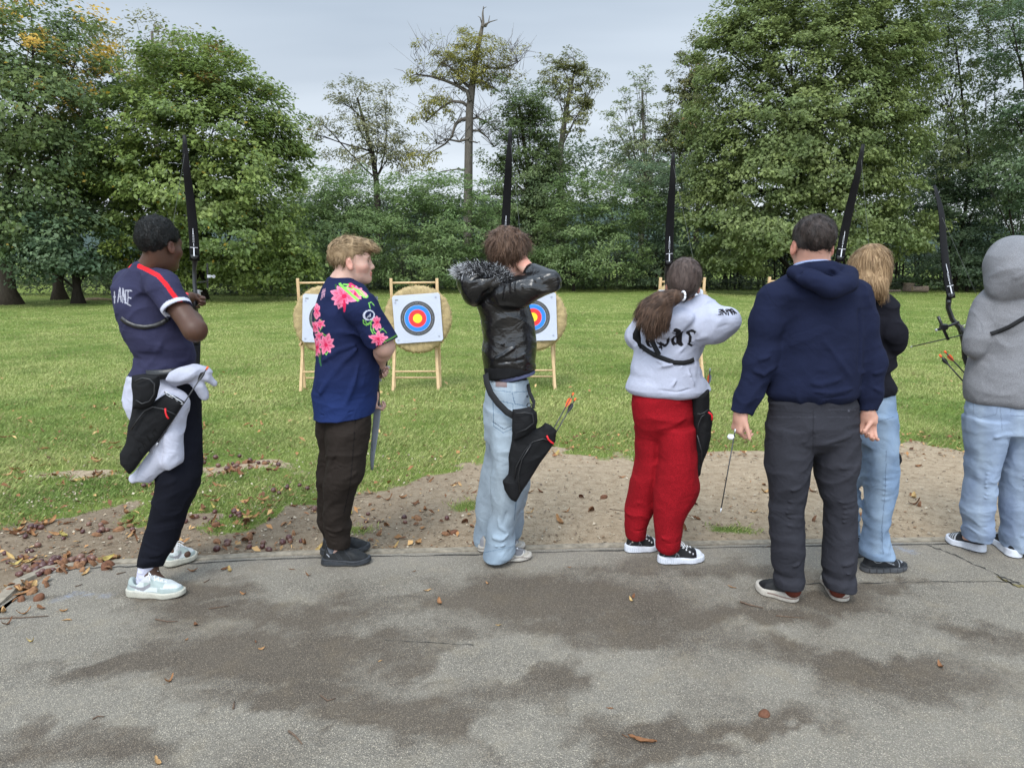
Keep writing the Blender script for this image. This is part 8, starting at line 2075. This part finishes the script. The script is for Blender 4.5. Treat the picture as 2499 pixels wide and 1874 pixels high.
    lo, hi = px_bounds(1775, 630, 2180, 1025, 2.88, 3.36)
    def paint(V, Nn, C, px, py):
        C[:] = navy; d = seg_d(px, py, [(1868, 700), (1880, 730), (1898, 750)]); C[(d < 1) & (Nn[:, 1] < .2)] = navy*.7; C[(py > 968) & (py < 985) & (px > 1875) & (px < 2090)] = navy*.85; C[:] = C; return C
    garment(root, base, 'hoodie', f, lo, hi, .0042, M_fleece_n, navy, paint)
    gr = np.array((.034, .034, .042))
    top = [(960, 1883, 2082, 3.16, .130), (985, 1879, 2085, 3.16, .135), (1030, 1876, 2087, 3.16, .148), (1070, 1876, 2088, 3.16, .135), (1092, 1890, 2074, 3.16, .09), (1105, 1930, 2030, 3.16, .04)]
    ll = [(1040, 1876, 1990, 3.16, .13), (1084, 1869, 1984, 3.16, .125), (1139, 1870, 1974, 3.155, .115), (1188, 1878, 1965, 3.15, .10), (1220, 1884, 1960, 3.145, .092), (1243, 1881, 1957, 3.14, .088), (1285, 1880, 1958, 3.14, .092), (1334, 1884, 1961, 3.135, .092), (1383, 1887, 1958, 3.13, .085), (1396, 1893, 1960, 3.13, .082), (1410, 1889, 1962, 3.12, .085), (1430, 1893, 1958, 3.115, .078)]
    rl = [(1040, 1976, 2087, 3.16, .13), (1084, 1980, 2092, 3.16, .125), (1142, 1990, 2090, 3.155, .115), (1170, 1996, 2083, 3.15, .105), (1207, 2007, 2083, 3.145, .095), (1253, 2015, 2084, 3.14, .088), (1302, 2015, 2086, 3.14, .092), (1345, 2011, 2087, 3.135, .092), (1380, 2009, 2087, 3.13, .088), (1398, 2016, 2081, 3.13, .08), (1412, 2011, 2084, 3.12, .085), (1432, 2018, 2084, 3.115, .078)]
    f = U([ploft(top, rnd=.01), ploft(ll, rnd=.008), ploft(rl, rnd=.008)], .018)
    f = wrinkle(f, .0035, (6, 6, 13), .05, 121, .0012)
    F = []
    for k in range(5):
        y = 1220+k*14+RND.uniform(-4, 4); q_ = RND.uniform(-8, 8); F.append(([(1880, y-4-q_, 3.06), (1905+q_, y+5, 3.045), (1958, y+q_, 3.06)], .0065, .006)); y += RND.uniform(-4, 4); F.append(([(2012, y+2+q_, 3.06), (2055-q_, y+6, 3.045), (2088, y-3-q_, 3.06)], .0065, .006))
    F += [([(1895, 1085, 3.03), (1930, 1092, 3.01), (1970, 1078, 3.02)], .011, .008), ([(2005, 1085, 3.02), (2040, 1078, 3.01), (2080, 1060, 3.03)], .011, .008), ([(1982, 1060, 3.02), (1983, 1100, 3.02)], .010, -.014), ([(1900, 1180, 3.04), (1930, 1200, 3.03), (1955, 1190, 3.04)], .010, .008), ([(1990, 1130, 3.04), (2030, 1150, 3.02), (2075, 1140, 3.04)], .011, .007), ([(1892, 1402, 3.03), (1925, 1398, 3.02), (1958, 1408, 3.03)], .008, .010), ([(1890, 1416, 3.03), (1925, 1421, 3.02), (1958, 1418, 3.03)], .007, -.008), ([(2014, 1403, 3.03), (2045, 1398, 3.02), (2080, 1404, 3.03)], .008, .010), ([(2014, 1418, 3.03), (2045, 1412, 3.02), (2080, 1420, 3.03)], .006, -.008), ([(1900, 1380, 3.04), (1930, 1390, 3.03), (1955, 1375, 3.04)], .009, .008), ([(2015, 1375, 3.04), (2045, 1388, 3.03), (2085, 1372, 3.04)], .009, .008)]
    f = pfolds(f, F, 3.04)
    lo, hi = px_bounds(1850, 940, 2110, 1456, 2.96, 3.36)
    def pt(V, Nn, C, px, py):
        C[:] = gr; n = vnoise(V.astype(np.float32)*4, 1.0, 9); C[:] = C*(1+.15*n[:, None]); ok = Nn[:, 1] < .25
        for p, k in (([(1880, 1001), (1930, 1006), (1985, 1007)], .6), ([(2022, 999), (2088, 1000)], 2.0), ([(1880, 1017), (1930, 1018), (1990, 1018)], 1.7), ([(2020, 1017), (2075, 1018)], 1.6), ([(1985, 1000), (1984, 1100)], .5), ([(1878, 982), (2085, 979)], 1.35), ([(1868, 1076), (1878, 1070)], .4)): C[ok & (seg_d(px, py, p) < 1.3)] = gr*(1+(k-1)*.6)
        C[ok & (np.hypot(px-2072, py-1003) < 2.5)] = gr*3
        return C
    garment(root, base, 'trousers', f, lo, hi, .004, M_twill, gr, pt)
    for a in ((1935, 1424), (2045, 1424)):
        p0, p1_ = at(a[0], a[1]-8, 3.115), at(a[0], a[1]+14, 3.105); lo, hi = bounds([p0, p1_], .06); garment(root, base, 'sock', cap(p0, p1_, .038, .038), lo, hi, .004, M_fleece, (.13, .034, .022))
    def up(V, Nn, C, px, py, q, L):
        u = q[:, 0]/L; z = q[:, 2]; C[:] = (.014, .014, .015); C[u > .68] = (.006, .006, .007); C[(np.abs(u-.30+(z-.05)*1.5) < .008)] = (.035, .035, .036); C[(u < .07)] = (.020, .020, .021)
    def sp(V, Nn, C, px, py, q, L):
        C[:] = (.47, .43, .37); C[q[:, 2] < .005] = (.26, .23, .20); C[(q[:, 0] < L*.6) & (np.abs(q[:, 2]-.022) < .0028)] = (.20, .13, .11); n = vnoise((q*np.array([140, 140, 90])).astype(np.float32), 1.0, 4); C[:] *= (1-.12*(n[:, None] > .2)*(q[:, 2:3] < .016))
    spec = dict(col=(.014, .014, .015), scol=(.47, .43, .37), sole=.040, w=.048, collar=.098, paint=up, spaint=sp, lace=None, flare=.004, prof=[(0, .86), (.05, .98), (.18, .92), (.30, .98), (.42, .98), (.54, .82), (.68, .66), (.80, .56), (.93, .48), (1.0, .40)])
    shoe(root, base, heelL, toeL, spec); shoe(root, base, heelR, toeR, spec)
    # pocket flap standing off the thigh
    tp = at(1792, 1062, 3.10); bt = at(1758, 1251, 3.06)
    a0 = tp.lerp(bt, -.08)
    arrow('slim arrow hanging from the left hand of the man in navy', a0, bt, fl=False, r=.0027, nock=M_silver)
    mb = MB(); mb.lathe([(0, -.012), (.012, -.010), (.017, 0), (.012, .010), (0, .012)], 14, at(1784, 1066, 3.11)-a0, None); 
    o = mb.build('ring_pull', M_white, None, True); o.location = a0; tag(o, 'small white plastic piece in the left fingers of the man in navy', 'plastic piece')
    return root
def smin2f(a, b, k): return lambda P: smin2(a(P), b(P), k)
M_fleece_n = cloth('navy_fleece', 620, .95, heather=.16, bump=.45)
P5 = p5()
# ================================================================= PERSON 6: fair-haired girl half hidden by the man
def p6():
    Z = lambda L: [(1760+a*.3013, 500+b*.3013) for a, b in L]; Z2 = lambda L: [(1740+a*.3255, 960+b*.3255) for a, b in L]
    Yn = gY(1392); Yf = gY(1352)
    hc = at(2130, 655, 3.50); yaw = math.radians(20); pit = math.radians(2); rol = math.radians(-8)
    elR = at(2188, 826, 3.42); wrR = at(2165, 860, 3.62); elL = at(2070, 770, 3.85); wrL = at(2055, 740, 4.05); grip = at(2040, 730, 4.14)
    J = dict(neck=at(2128, 715, 3.52), shL=at(2080, 745, 3.62), shR=at(2158, 752, 3.50), hipL=at(2110, 985, 3.60), hipR=at(2150, 985, 3.52), knL=at(2076, 1190, 3.67), knR=at(2150, 1190, 3.50),
             anL=at(2077, 1325, 3.72), anR=at(2135, 1350, Yn), toL=at(2110, 1345, Yf), toR=at(2190, 1385, Yn))
    armR = arm(J['shR'], elR, wrR, (.038, .03, .03, .020)); armL = arm(J['shL'], elL, wrL, (.038, .032, .032, .020))
    hR = hand(wrR, Vector((-.6, .6, .3)), (-.3, 0, -1), 1, (.8, .9, .6), s=.88); hL = hand(wrL, grip-wrL, (.9, 0, -.1), -1, (.9, 1.0, .7), s=.88)
    root, base = person('girl with long fair hair in a black sweater, half hidden by the man in navy', J, dict(c=hc, yaw=yaw, pitch=pit, roll=rol, s=.94, neck=.046, brow=(.2, .13, .08), reach=[elR, wrL, grip]), 'light', [armR, armL, hR, hL], ARCH, h=.0048)
    R = frame(yaw, pit, rol)
    f1 = localf(lambda P: smin2(ell((0, -.018, .032), (.084, .102, .094))(P), ell((0, -.060, -.03), (.074, .055, .08))(P), .04), hc, R, .95)
    face = localf(lambda P: smax2(-(P[:, 1]-.045), -(.062-np.abs(P[:, 0]))*.0-.5+0*P[:, 0], .01), hc, R, .95)
    fc = localf(ell((0, .085, -.035), (.066, .06, .085)), hc, R, .95)
    fall = U([chain([at(2120, 650, 3.46), at(2132, 690, 3.42), at(2148, 712, 3.42)], [.085, .062, .036]), chain([at(2096, 655, 3.46), at(2110, 685, 3.42), at(2124, 705, 3.42)], [.042, .046, .033])], .03)
    f = lambda P: smax2(smin2(f1(P), fall(P), .03), -fc(P), .01)
    f = jitter(f, .003, (50, 50, 12), 4); keep = {}
    c1, c2 = np.array((.15, .085, .040)), np.array((.40, .27, .145))
    def ph(V, Nn, C, px, py):
        n = vnoise((V*np.array([110, 60, 10])).astype(np.float32), 1.0, 7)*.5+.5; C[:] = c1*(1-n[:, None])+c2*n[:, None]; return C
    lo, hi = bounds([hc, at(2140, 715, 3.42)], .16)
    ho = garment(root, base, 'hair', f, lo, hi, .0042, M_hair, c1, ph, 1, keep)
    r = np.random.default_rng(3); V, Nn = keep['V'], keep['N']; ok = np.nonzero(Nn[:, 1] < .5)[0]; idx = r.choice(ok, 5200); Vs, Fs, Cs = [], [], []
    top = np.array(hc)+np.array((0, -.02, .12))
    for p, n in zip(V[idx], Nn[idx]):
        d = np.array([(2140-2128)*.0021, 0, -1.0])*1.0+np.array([.18, 0, 0]); 
        if p[2] > hc[2]+.02: d = d+(p-top)*np.array([3.0, 2.5, 0])
        d = d-n*(d@n); d /= np.linalg.norm(d)+1e-6; d = d+r.normal(0, .03, 3); L = .03+.035*r.random(); s = np.cross(d, n); s = s/(np.linalg.norm(s)+1e-6)*.0010; b = len(Vs); q = p-n*.001
        Vs += [q-s, q+s, q+d*L*.5+n*.0015+s, q+d*L*.5+n*.0015-s, q+d*L-n*.003+s*.3, q+d*L-n*.003-s*.3]; Fs += [(b, b+1, b+2, b+3), (b+3, b+2, b+4, b+5)]; c = c1+(c2-c1)*r.random()**1.2; Cs += [c]*6
    link('hair_strands', npmesh('hair_strands', np.array(Vs)-np.array(base), np.array(Fs), True, np.array(Cs)), M_hair, ho)
    blk = (.011, .011, .016)
    rows = [(722, 2085, 2162, 3.54, .08), (740, 2068, 2175, 3.54, .105), (780, 2060, 2182, 3.54, .12), (850, 2062, 2173, 3.54, .12), (870, 2064, 2180, 3.54, .12), (890, 2066, 2182, 3.54, .12), (902, 2070, 2164, 3.54, .12), (918, 2072, 2170, 3.54, .12), (943, 2072, 2182, 3.54, .125), (962, 2076, 2179, 3.54, .12)]
    sR = U([cap(at(2152, 752, 3.50), at(2180, 812, 3.43), .060, .056), cap(at(2180, 812, 3.43), at(2180, 836, 3.45), .056, .050), cap(at(2180, 836, 3.45), at(2158, 856, 3.60), .048, .034)], .02)
    sL = U([cap(at(2082, 748, 3.60), at(2072, 770, 3.84), .06, .05), cap(at(2072, 770, 3.84), at(2058, 744, 4.0), .048, .036)], .02)
    f = U([ploft(rows, rnd=.03), cap(at(2090, 740, 3.58), at(2152, 745, 3.51), .06, .058)], .04); f = U([f, sR, sL], .02); f = Sub(f, cap(at(2128, 720, 3.52), at(2128, 690, 3.51), .048, .055), .005)
    f = wrinkle(f, .005, (7, 7, 10), .06, 131, .0015)
    lo, hi = px_bounds(2030, 700, 2225, 985, 3.3, 4.1); garment(root, base, 'sweater', f, lo, hi, .0048, M_fleece, blk, None)
    dn = np.array((.19, .27, .39))
    top_ = [(950, 2080, 2178, 3.55, .11), (1000, 2072, 2181, 3.55, .125), (1074, 2072, 2184, 3.55, .12)]
    nr = [(1010, 2104, 2181, 3.51, .11), (1074, 2108, 2184, 3.50, .105), (1142, 2112, 2186, 3.49, .098), (1197, 2118, 2181, 3.48, .09), (1236, 2114, 2173, 3.47, .085), (1285, 2111, 2161, 3.46, .082), (1324, 2106, 2166, 3.45, .086), (1340, 2103, 2174, 3.44, .088), (1354, 2106, 2178, 3.44, .088)]
    fr = [(1010, 2070, 2130, 3.60, .10), (1100, 2068, 2110, 3.64, .095), (1190, 2060, 2090, 3.67, .085), (1240, 2060, 2086, 3.69, .08), (1298, 2058, 2092, 3.72, .08), (1330, 2058, 2103, 3.72, .08)]
    f = U([ploft(top_, rnd=.01), ploft(nr, rnd=.008), ploft(fr, rnd=.008)], .03); f = wrinkle(f, .0045, (6, 6, 12), .05, 141, .0014)
    F = [([(2116, 1165+k*13+RND.uniform(-3, 3), 3.40), (2150, 1170+k*13, 3.385), (2184, 1160+k*13+RND.uniform(-4, 4), 3.40)], .007, .006) for k in range(5)]
    F += [([(2105, 1335, 3.36), (2140, 1345, 3.35), (2175, 1350, 3.36)], .010, .006), ([(2158, 1285, 3.38), (2152, 1330, 3.36), (2160, 1360, 3.36)], .006, .005)]
    f = pfolds(f, F, 3.4); lo, hi = px_bounds(2040, 935, 2200, 1380, 3.28, 3.86)
    def pd(V, Nn, C, px, py):
        C[:] = dn; w_ = np.exp(-((px-(2150-(py-1150)*.05))/14)**2)[:, None]*.35; C[:] = C*(1-w_)+np.array((.34, .43, .52))*w_; n = vnoise((V*np.array([8, 8, 30])).astype(np.float32), 1.0, 4); C[:] = C*(1+.10*n[:, None])
        ok = Nn[:, 1] < .3
        C[ok & (seg_d(px, py, [(2163, 1100), (2160, 1200), (2152, 1290), (2155, 1355)]) < 1)] = dn*.6; C[ok & (seg_d(px, py, [(2140, 1030), (2180, 1018)]) < 1)] = dn*.6; C[ok & (seg_d(px, py, [(2140, 1000), (2141, 1030)]) < 1)] = dn*.6
        C[(py > 1352-(px-2100)*0) & (px > 2090)] = dn*1.2; return C
    garment(root, base, 'jeans', f, lo, hi, .0045, M_denim, dn, pd)
    def up(V, Nn, C, px, py, q, L):
        u = q[:, 0]/L; z = q[:, 2]; sd = np.abs(q[:, 1]) > .012; C[:] = (.012, .013, .016); s = (.30, .31, .33)
        e = np.hypot((u-.28)/.10, (z-.066)/.016); C[sd & (e > .78) & (e < 1)] = s; C[sd & (seg_d(u, z*4, [(.38, .27), (.50, .21), (.62, .17)]) < .012)] = s; C[(u > .70) & (u < .82) & (np.abs((u-.76)*1.2-(z-.05)) < .012)] = s; C[(u > .84) & (np.abs(z-.046) < .003)] = s; C[(u < .10) & (z > .080)] = s
    def sp(V, Nn, C, px, py, q, L):
        C[:] = (.075, .078, .085); C[q[:, 2] > .026] = (.02, .022, .025); C[np.abs((q[:, 0]*28) % 1-.5) < .07] = (.03, .03, .034)
    spec = dict(col=(.012, .013, .016), scol=(.07, .07, .08), sole=.034, w=.045, collar=.095, paint=up, spaint=sp, lace=M_lace_b, flare=.005)
    shoe(root, base, ground(2103, 1392, .012), ground(2208, 1387, .012), spec); shoe(root, base, ground(2050, 1360, .012), ground(2130, 1343, .012), spec)
    # small black pouch end showing behind the thigh
    q = flatbag('quiver', [(2176, 1096), (2190, 1098), (2198, 1110), (2200, 1124), (2194, 1136), (2184, 1146), (2174, 1150), (2160, 1120), (2165, 1080)], 3.70, .035, (.012, .012, .013), seed=33, wr=.003); recentre(q, at(2188, 1120, 3.70)); tag(q, 'rounded black quiver end beside the pale jeans of the fair-haired girl', 'quiver', 'quivers worn by the archers')
    bow('black recurve bow leaning right, between the man in navy and the fair-haired girl', grip, math.radians(2.6), yaw=math.radians(8), drawn=(.04, -.50, 0), sightside=1)
    return root
P6 = p6()
# ================================================================= PERSON 7: grey hoodie, cut by the right border
def p7():
    Z = lambda L: [(2180+a*.3134, 440+b*.3134) for a, b in L]; Z2 = lambda L: [(2180+a*.3134, 900+b*.3134) for a, b in L]
    Yb = 3.66; grey = np.array((.27, .27, .285))
    hc = at(2472, 640, 3.62); yaw = math.radians(-12)
    elL = at(2378, 850, 3.60); wrL = at(2398, 800, 3.84); grip = at(2356, 830, 3.92); elR = at(2590, 800, 3.55); wrR = at(2520, 750, 3.80)
    heelL = ground(2402, 1348, .012); toeL = ground(2352, 1338, .012)+Vector((-.02, .12, 0)); heelR = ground(2478, 1362, .012); toeR = heelR+Vector((.08, .27, 0))
    J = dict(neck=at(2474, 700, 3.64), shL=at(2415, 752, 3.66), shR=at(2545, 752, 3.64), hipL=at(2420, 1010, 3.66), hipR=at(2485, 1010, 3.66), knL=at(2393, 1175, 3.66), knR=at(2487, 1175, 3.66),
             anL=at(2388, 1305, 3.68), anR=at(2490, 1315, 3.66), toL=toeL.lerp(heelL, .3)+Vector((0, 0, .03)), toR=toeR.lerp(heelR, .3)+Vector((0, 0, .03)))
    armR = arm(J['shR'], elR, wrR, (.038, .03, .03, .025)); armL = arm(J['shL'], elL, wrL, (.036, .022, .024, .022))
    hR = hand(wrR, Vector((-.5, .6, .3)), (-.3, 0, -1), 1, (.8, .9, .6), s=.95); hL = hand(wrL, grip-wrL, (.5, .4, -.4), -1, (.8, 1.0, .7), s=.95)
    root, base = person('person in a grey hoodie and pale jeans', J, dict(c=hc, yaw=yaw, s=.98, neck=.05, reach=[elR, elL, grip, wrL]), 'light', [armR, armL, hR, hL], ARCH, h=.005)
    R = frame(yaw)
    def inner(P): return smin2(ell((0, -.02, .035), (.084, .10, .095))(P), ell((0, -.03, -.05), (.06, .07, .07))(P), .03)
    ha = localf(lambda P: smax2(inner(P), (P[:, 1]-.055).astype(np.float32), .01), hc, R, 1.0); lo, hi = bounds([hc], .14); garment(root, base, 'hair', ha, lo, hi, .006, M_hair, (.03, .02, .015), None)
    hood = U([ell(at(2474, 635, 3.61), (.116, .132, .120)), ell(at(2472, 662, 3.57), (.113, .120, .115)), cap(at(2450, 704, 3.58), at(2496, 704, 3.58), .070, .070)], .05)
    hood = Sub(hood, localf(ell((0, .12, -.01), (.075, .10, .11)), hc, R, 1.0), .012)
    rows = [(712, 2415, 2530, 3.65, .10), (735, 2392, 2556, 3.65, .13), (770, 2378, 2575, 3.65, .14), (810, 2385, 2572, 3.65, .14), (860, 2378, 2576, 3.65, .145), (898, 2366, 2584, 3.65, .15), (935, 2361, 2590, 3.65, .155), (957, 2361, 2592, 3.65, .155), (988, 2364, 2590, 3.65, .150)]
    sL = U([cap(at(2408, 755, 3.65), at(2385, 830, 3.62), .072, .060), cap(at(2385, 830, 3.62), at(2379, 848, 3.62), .058, .054), cap(at(2379, 848, 3.62), at(2396, 806, 3.80), .052, .036)], .02)
    sR = U([cap(at(2545, 755, 3.64), at(2590, 800, 3.56), .072, .06), cap(at(2590, 800, 3.56), at(2525, 755, 3.78), .055, .036)], .02)
    body = U([ploft(rows, rnd=.05), cap(at(2430, 740, 3.65), at(2520, 740, 3.65), .08, .08)], .05)
    body = Inter(body, lambda P: (-(P[:, 2]-at(2440, 986, 3.65).z)-(P[:, 0]-at(2440, 986, 3.5).x)*.10*np.where(P[:, 0] < at(2450, 986, 3.5).x, 2.0, .3)).astype(np.float32), .01)
    f = U([body, sL, sR], .02); f = U([f, hood], .02)
    f = wrinkle(f, .0055, (6, 6, 8), .06, 151, .0012)
    f = pfolds(f, [([(2416, 705, 3.50), (2455, 703, 3.46), (2499, 706, 3.46)], .006, -.012), ([(2440, 694, 3.47), (2470, 684, 3.46), (2499, 668, 3.46)], .012, .006), ([(2412, 800, 3.51), (2420, 860, 3.50), (2440, 930, 3.49)], .012, .010), ([(2425, 818, 3.50), (2440, 880, 3.49), (2470, 950, 3.49)], .010, -.008), ([(2440, 815, 3.50), (2460, 870, 3.49), (2480, 900, 3.49)], .012, .008), ([(2385, 780, 3.53), (2405, 800, 3.51), (2410, 770, 3.51)], .010, .008), ([(2398, 830, 3.53), (2392, 870, 3.53)], .009, -.012), ([(2372, 858, 3.54), (2392, 855, 3.53)], .008, .006),
                   ([(2361, 937, 3.50), (2400, 952, 3.49), (2450, 962, 3.49), (2499, 962, 3.49)], .005, -.007)], 3.5)
    lo, hi = px_bounds(2325, 560, 2640, 1010, 3.36, 3.95)
    def pg(V, Nn, C, px, py):
        C[:] = grey; C[(Nn[:, 1] < .3) & (seg_d(px, py, [(2376, 765), (2395, 790), (2398, 812)]) < 1)] = grey*.75; return C
    hd_ = garment(root, base, 'hoodie', f, lo, hi, .0044, M_heather, grey, pg)
    garment_strap(root, base, 'chest_strap', [(2418, 815), (2440, 808), (2465, 797), (2490, 782), (2520, 765), (2560, 745)], 3.5, lambda x, y: (x, y), w=.010, rows=None, mat=M_nylon_b, on=hd_)
    dn = np.array((.25, .315, .44))
    top_ = [(955, 2366, 2580, 3.66, .12), (1000, 2362, 2580, 3.66, .145), (1050, 2363, 2570, 3.66, .14)]
    ll = [(1020, 2362, 2452, 3.66, .13), (1056, 2363, 2448, 3.66, .125), (1119, 2367, 2432, 3.66, .11), (1166, 2367, 2422, 3.66, .10), (1182, 2363, 2421, 3.66, .098), (1213, 2357, 2420, 3.66, .095), (1245, 2352, 2417, 3.66, .092), (1276, 2358, 2414, 3.66, .085), (1285, 2360, 2418, 3.66, .085), (1298, 2356, 2414, 3.66, .085), (1316, 2358, 2412, 3.66, .085)]
    rl = [(1020, 2448, 2575, 3.66, .13), (1056, 2448, 2560, 3.66, .125), (1135, 2450, 2535, 3.66, .105), (1180, 2453, 2525, 3.66, .098), (1210, 2451, 2525, 3.66, .095), (1240, 2447, 2526, 3.66, .09), (1285, 2452, 2522, 3.66, .085), (1302, 2447, 2524, 3.66, .085), (1318, 2449, 2522, 3.66, .09), (1336, 2454, 2520, 3.66, .088)]
    f = U([ploft(top_, rnd=.01), ploft(ll, rnd=.008), ploft(rl, rnd=.008)], .018); f = wrinkle(f, .0045, (6, 6, 12), .05, 161, .0014)
    F = []
    for k in range(6):
        y = 1150+k*13+RND.uniform(-3, 3); F += [([(2362, y-3, 3.57), (2395+RND.uniform(-8, 8), y+6, 3.555), (2424, y+RND.uniform(-6, 6), 3.57)], .0065, .006), ([(2450, y+6, 3.57), (2482, y+12, 3.555), (2515, y+RND.uniform(-3, 9), 3.57)], .0065, .006)]
    F += [([(2375, 1050, 3.53), (2410, 1075, 3.52), (2440, 1065, 3.53)], .011, .007), ([(2370, 1010, 3.53), (2390, 1022, 3.52), (2425, 1012, 3.52)], .007, .005), ([(2358, 1284, 3.58), (2385, 1290, 3.57), (2416, 1284, 3.58)], .006, -.006), ([(2452, 1306, 3.58), (2485, 1310, 3.57), (2520, 1304, 3.58)], .008, .008)]
    f = pfolds(f, F, 3.55); lo, hi = px_bounds(2335, 945, 2610, 1345, 3.46, 3.86)
    def pd(V, Nn, C, px, py):
        C[:] = dn; w_ = (np.exp(-((px-2392)/12)**2)+np.exp(-((px-2490)/14)**2))[:, None]*.35; C[:] = C*(1-w_)+np.array((.40, .47, .55))*w_; ok = Nn[:, 1] < .3
        for p in ([(2375, 975), (2376, 1010), (2390, 1020), (2430, 1012), (2437, 985)], [(2467, 990), (2466, 1014), (2499, 1016)], [(2440, 985), (2446, 1050)]): C[ok & (seg_d(px, py, p) < 1)] = dn*.65
        return C
    garment(root, base, 'jeans', f, lo, hi, .0045, M_denim, dn, pd)
    def up(V, Nn, C, px, py, q, L):
        u = q[:, 0]/L; z = q[:, 2]; C[:] = (.013, .014, .016); s = (.45, .46, .48); ab = np.abs(q[:, 1])
        e = np.hypot((u-.06)/.12, (z-.086)/.012); C[e < 1] = s; C[(np.abs(z-.062-.10*np.abs(u-.05)) < .0014) & (u < .5)] = (.25, .25, .26); C[(u > .66) & (u < .92) & (ab > .012) & (np.abs(((u*14)) % 1-.5) < .28)] = s
    def sp(V, Nn, C, px, py, q, L):
        C[:] = (.64, .66, .72); C[q[:, 2] < .007] = (.03, .03, .03)
    spec = dict(col=(.013, .014, .016), scol=(.64, .66, .72), sole=.040, w=.045, collar=.110, paint=up, spaint=sp, lace=M_lace_b, flare=.005)
    shoe(root, base, heelL, toeL, spec); shoe(root, base, heelR, toeR, spec)
    # bow canted over to the left, with sight and nocked arrow
    b = bow('black recurve bow tilted to the left in front of the person in the grey hoodie', at(2354, 818, 3.92), math.radians(-11), yaw=math.radians(-8), pitch=math.radians(-16), drawn=None, sight=False)
    O = b.location; rel = lambda x, y, Y=3.92: at(x, y, Y)-O
    mb = MB(); mb.tube([rel(2340, 786), rel(2312, 797), rel(2290, 804)], .0075, 8); so = mb.build('sight', M_black, b, True)
    mb = MB(); mb.tube([rel(2290, 773), rel(2301, 800), rel(2314, 829)], .0085, 8); mb.build('scale_bar', M_black, so, True)
    mb = MB(); mb.box(rel(2303, 798), (.04, .03, .035), bev=.006); mb.tube([rel(2300, 802), rel(2286, 805)], .007, 8); mb.build('sight_block', M_black, so)
    mb = MB(); mb.tube([rel(2287, 805), rel(2283, 806)], .007, 10); mb.build('sight_pin', M_silver, so, True)
    mb = MB(); mb.tube([rel(2312, 738), rel(2318, 738)], .012, 10); mb.build('limb_bolt', M_black, b, True)
    arrow('dark arrow nocked on the tilted bow and pointing left', at(2365, 814, 3.80), at(2221, 847, 4.25), fl=False, r=.0032, nock=M_black)
    arrow('upper of two arrows sticking out left of the grey hoodie, with an orange vane', at(2305, 857, 3.72), at(2400, 960, 3.76), vane=(M_orange, M_orange, M_orange), r=.0035)
    arrow('lower of two arrows sticking out left of the grey hoodie, with a black vane', at(2293, 866, 3.68), at(2390, 975, 3.74), vane=(M_black, M_black, M_black), r=.0038)
    return root
P7 = p7()
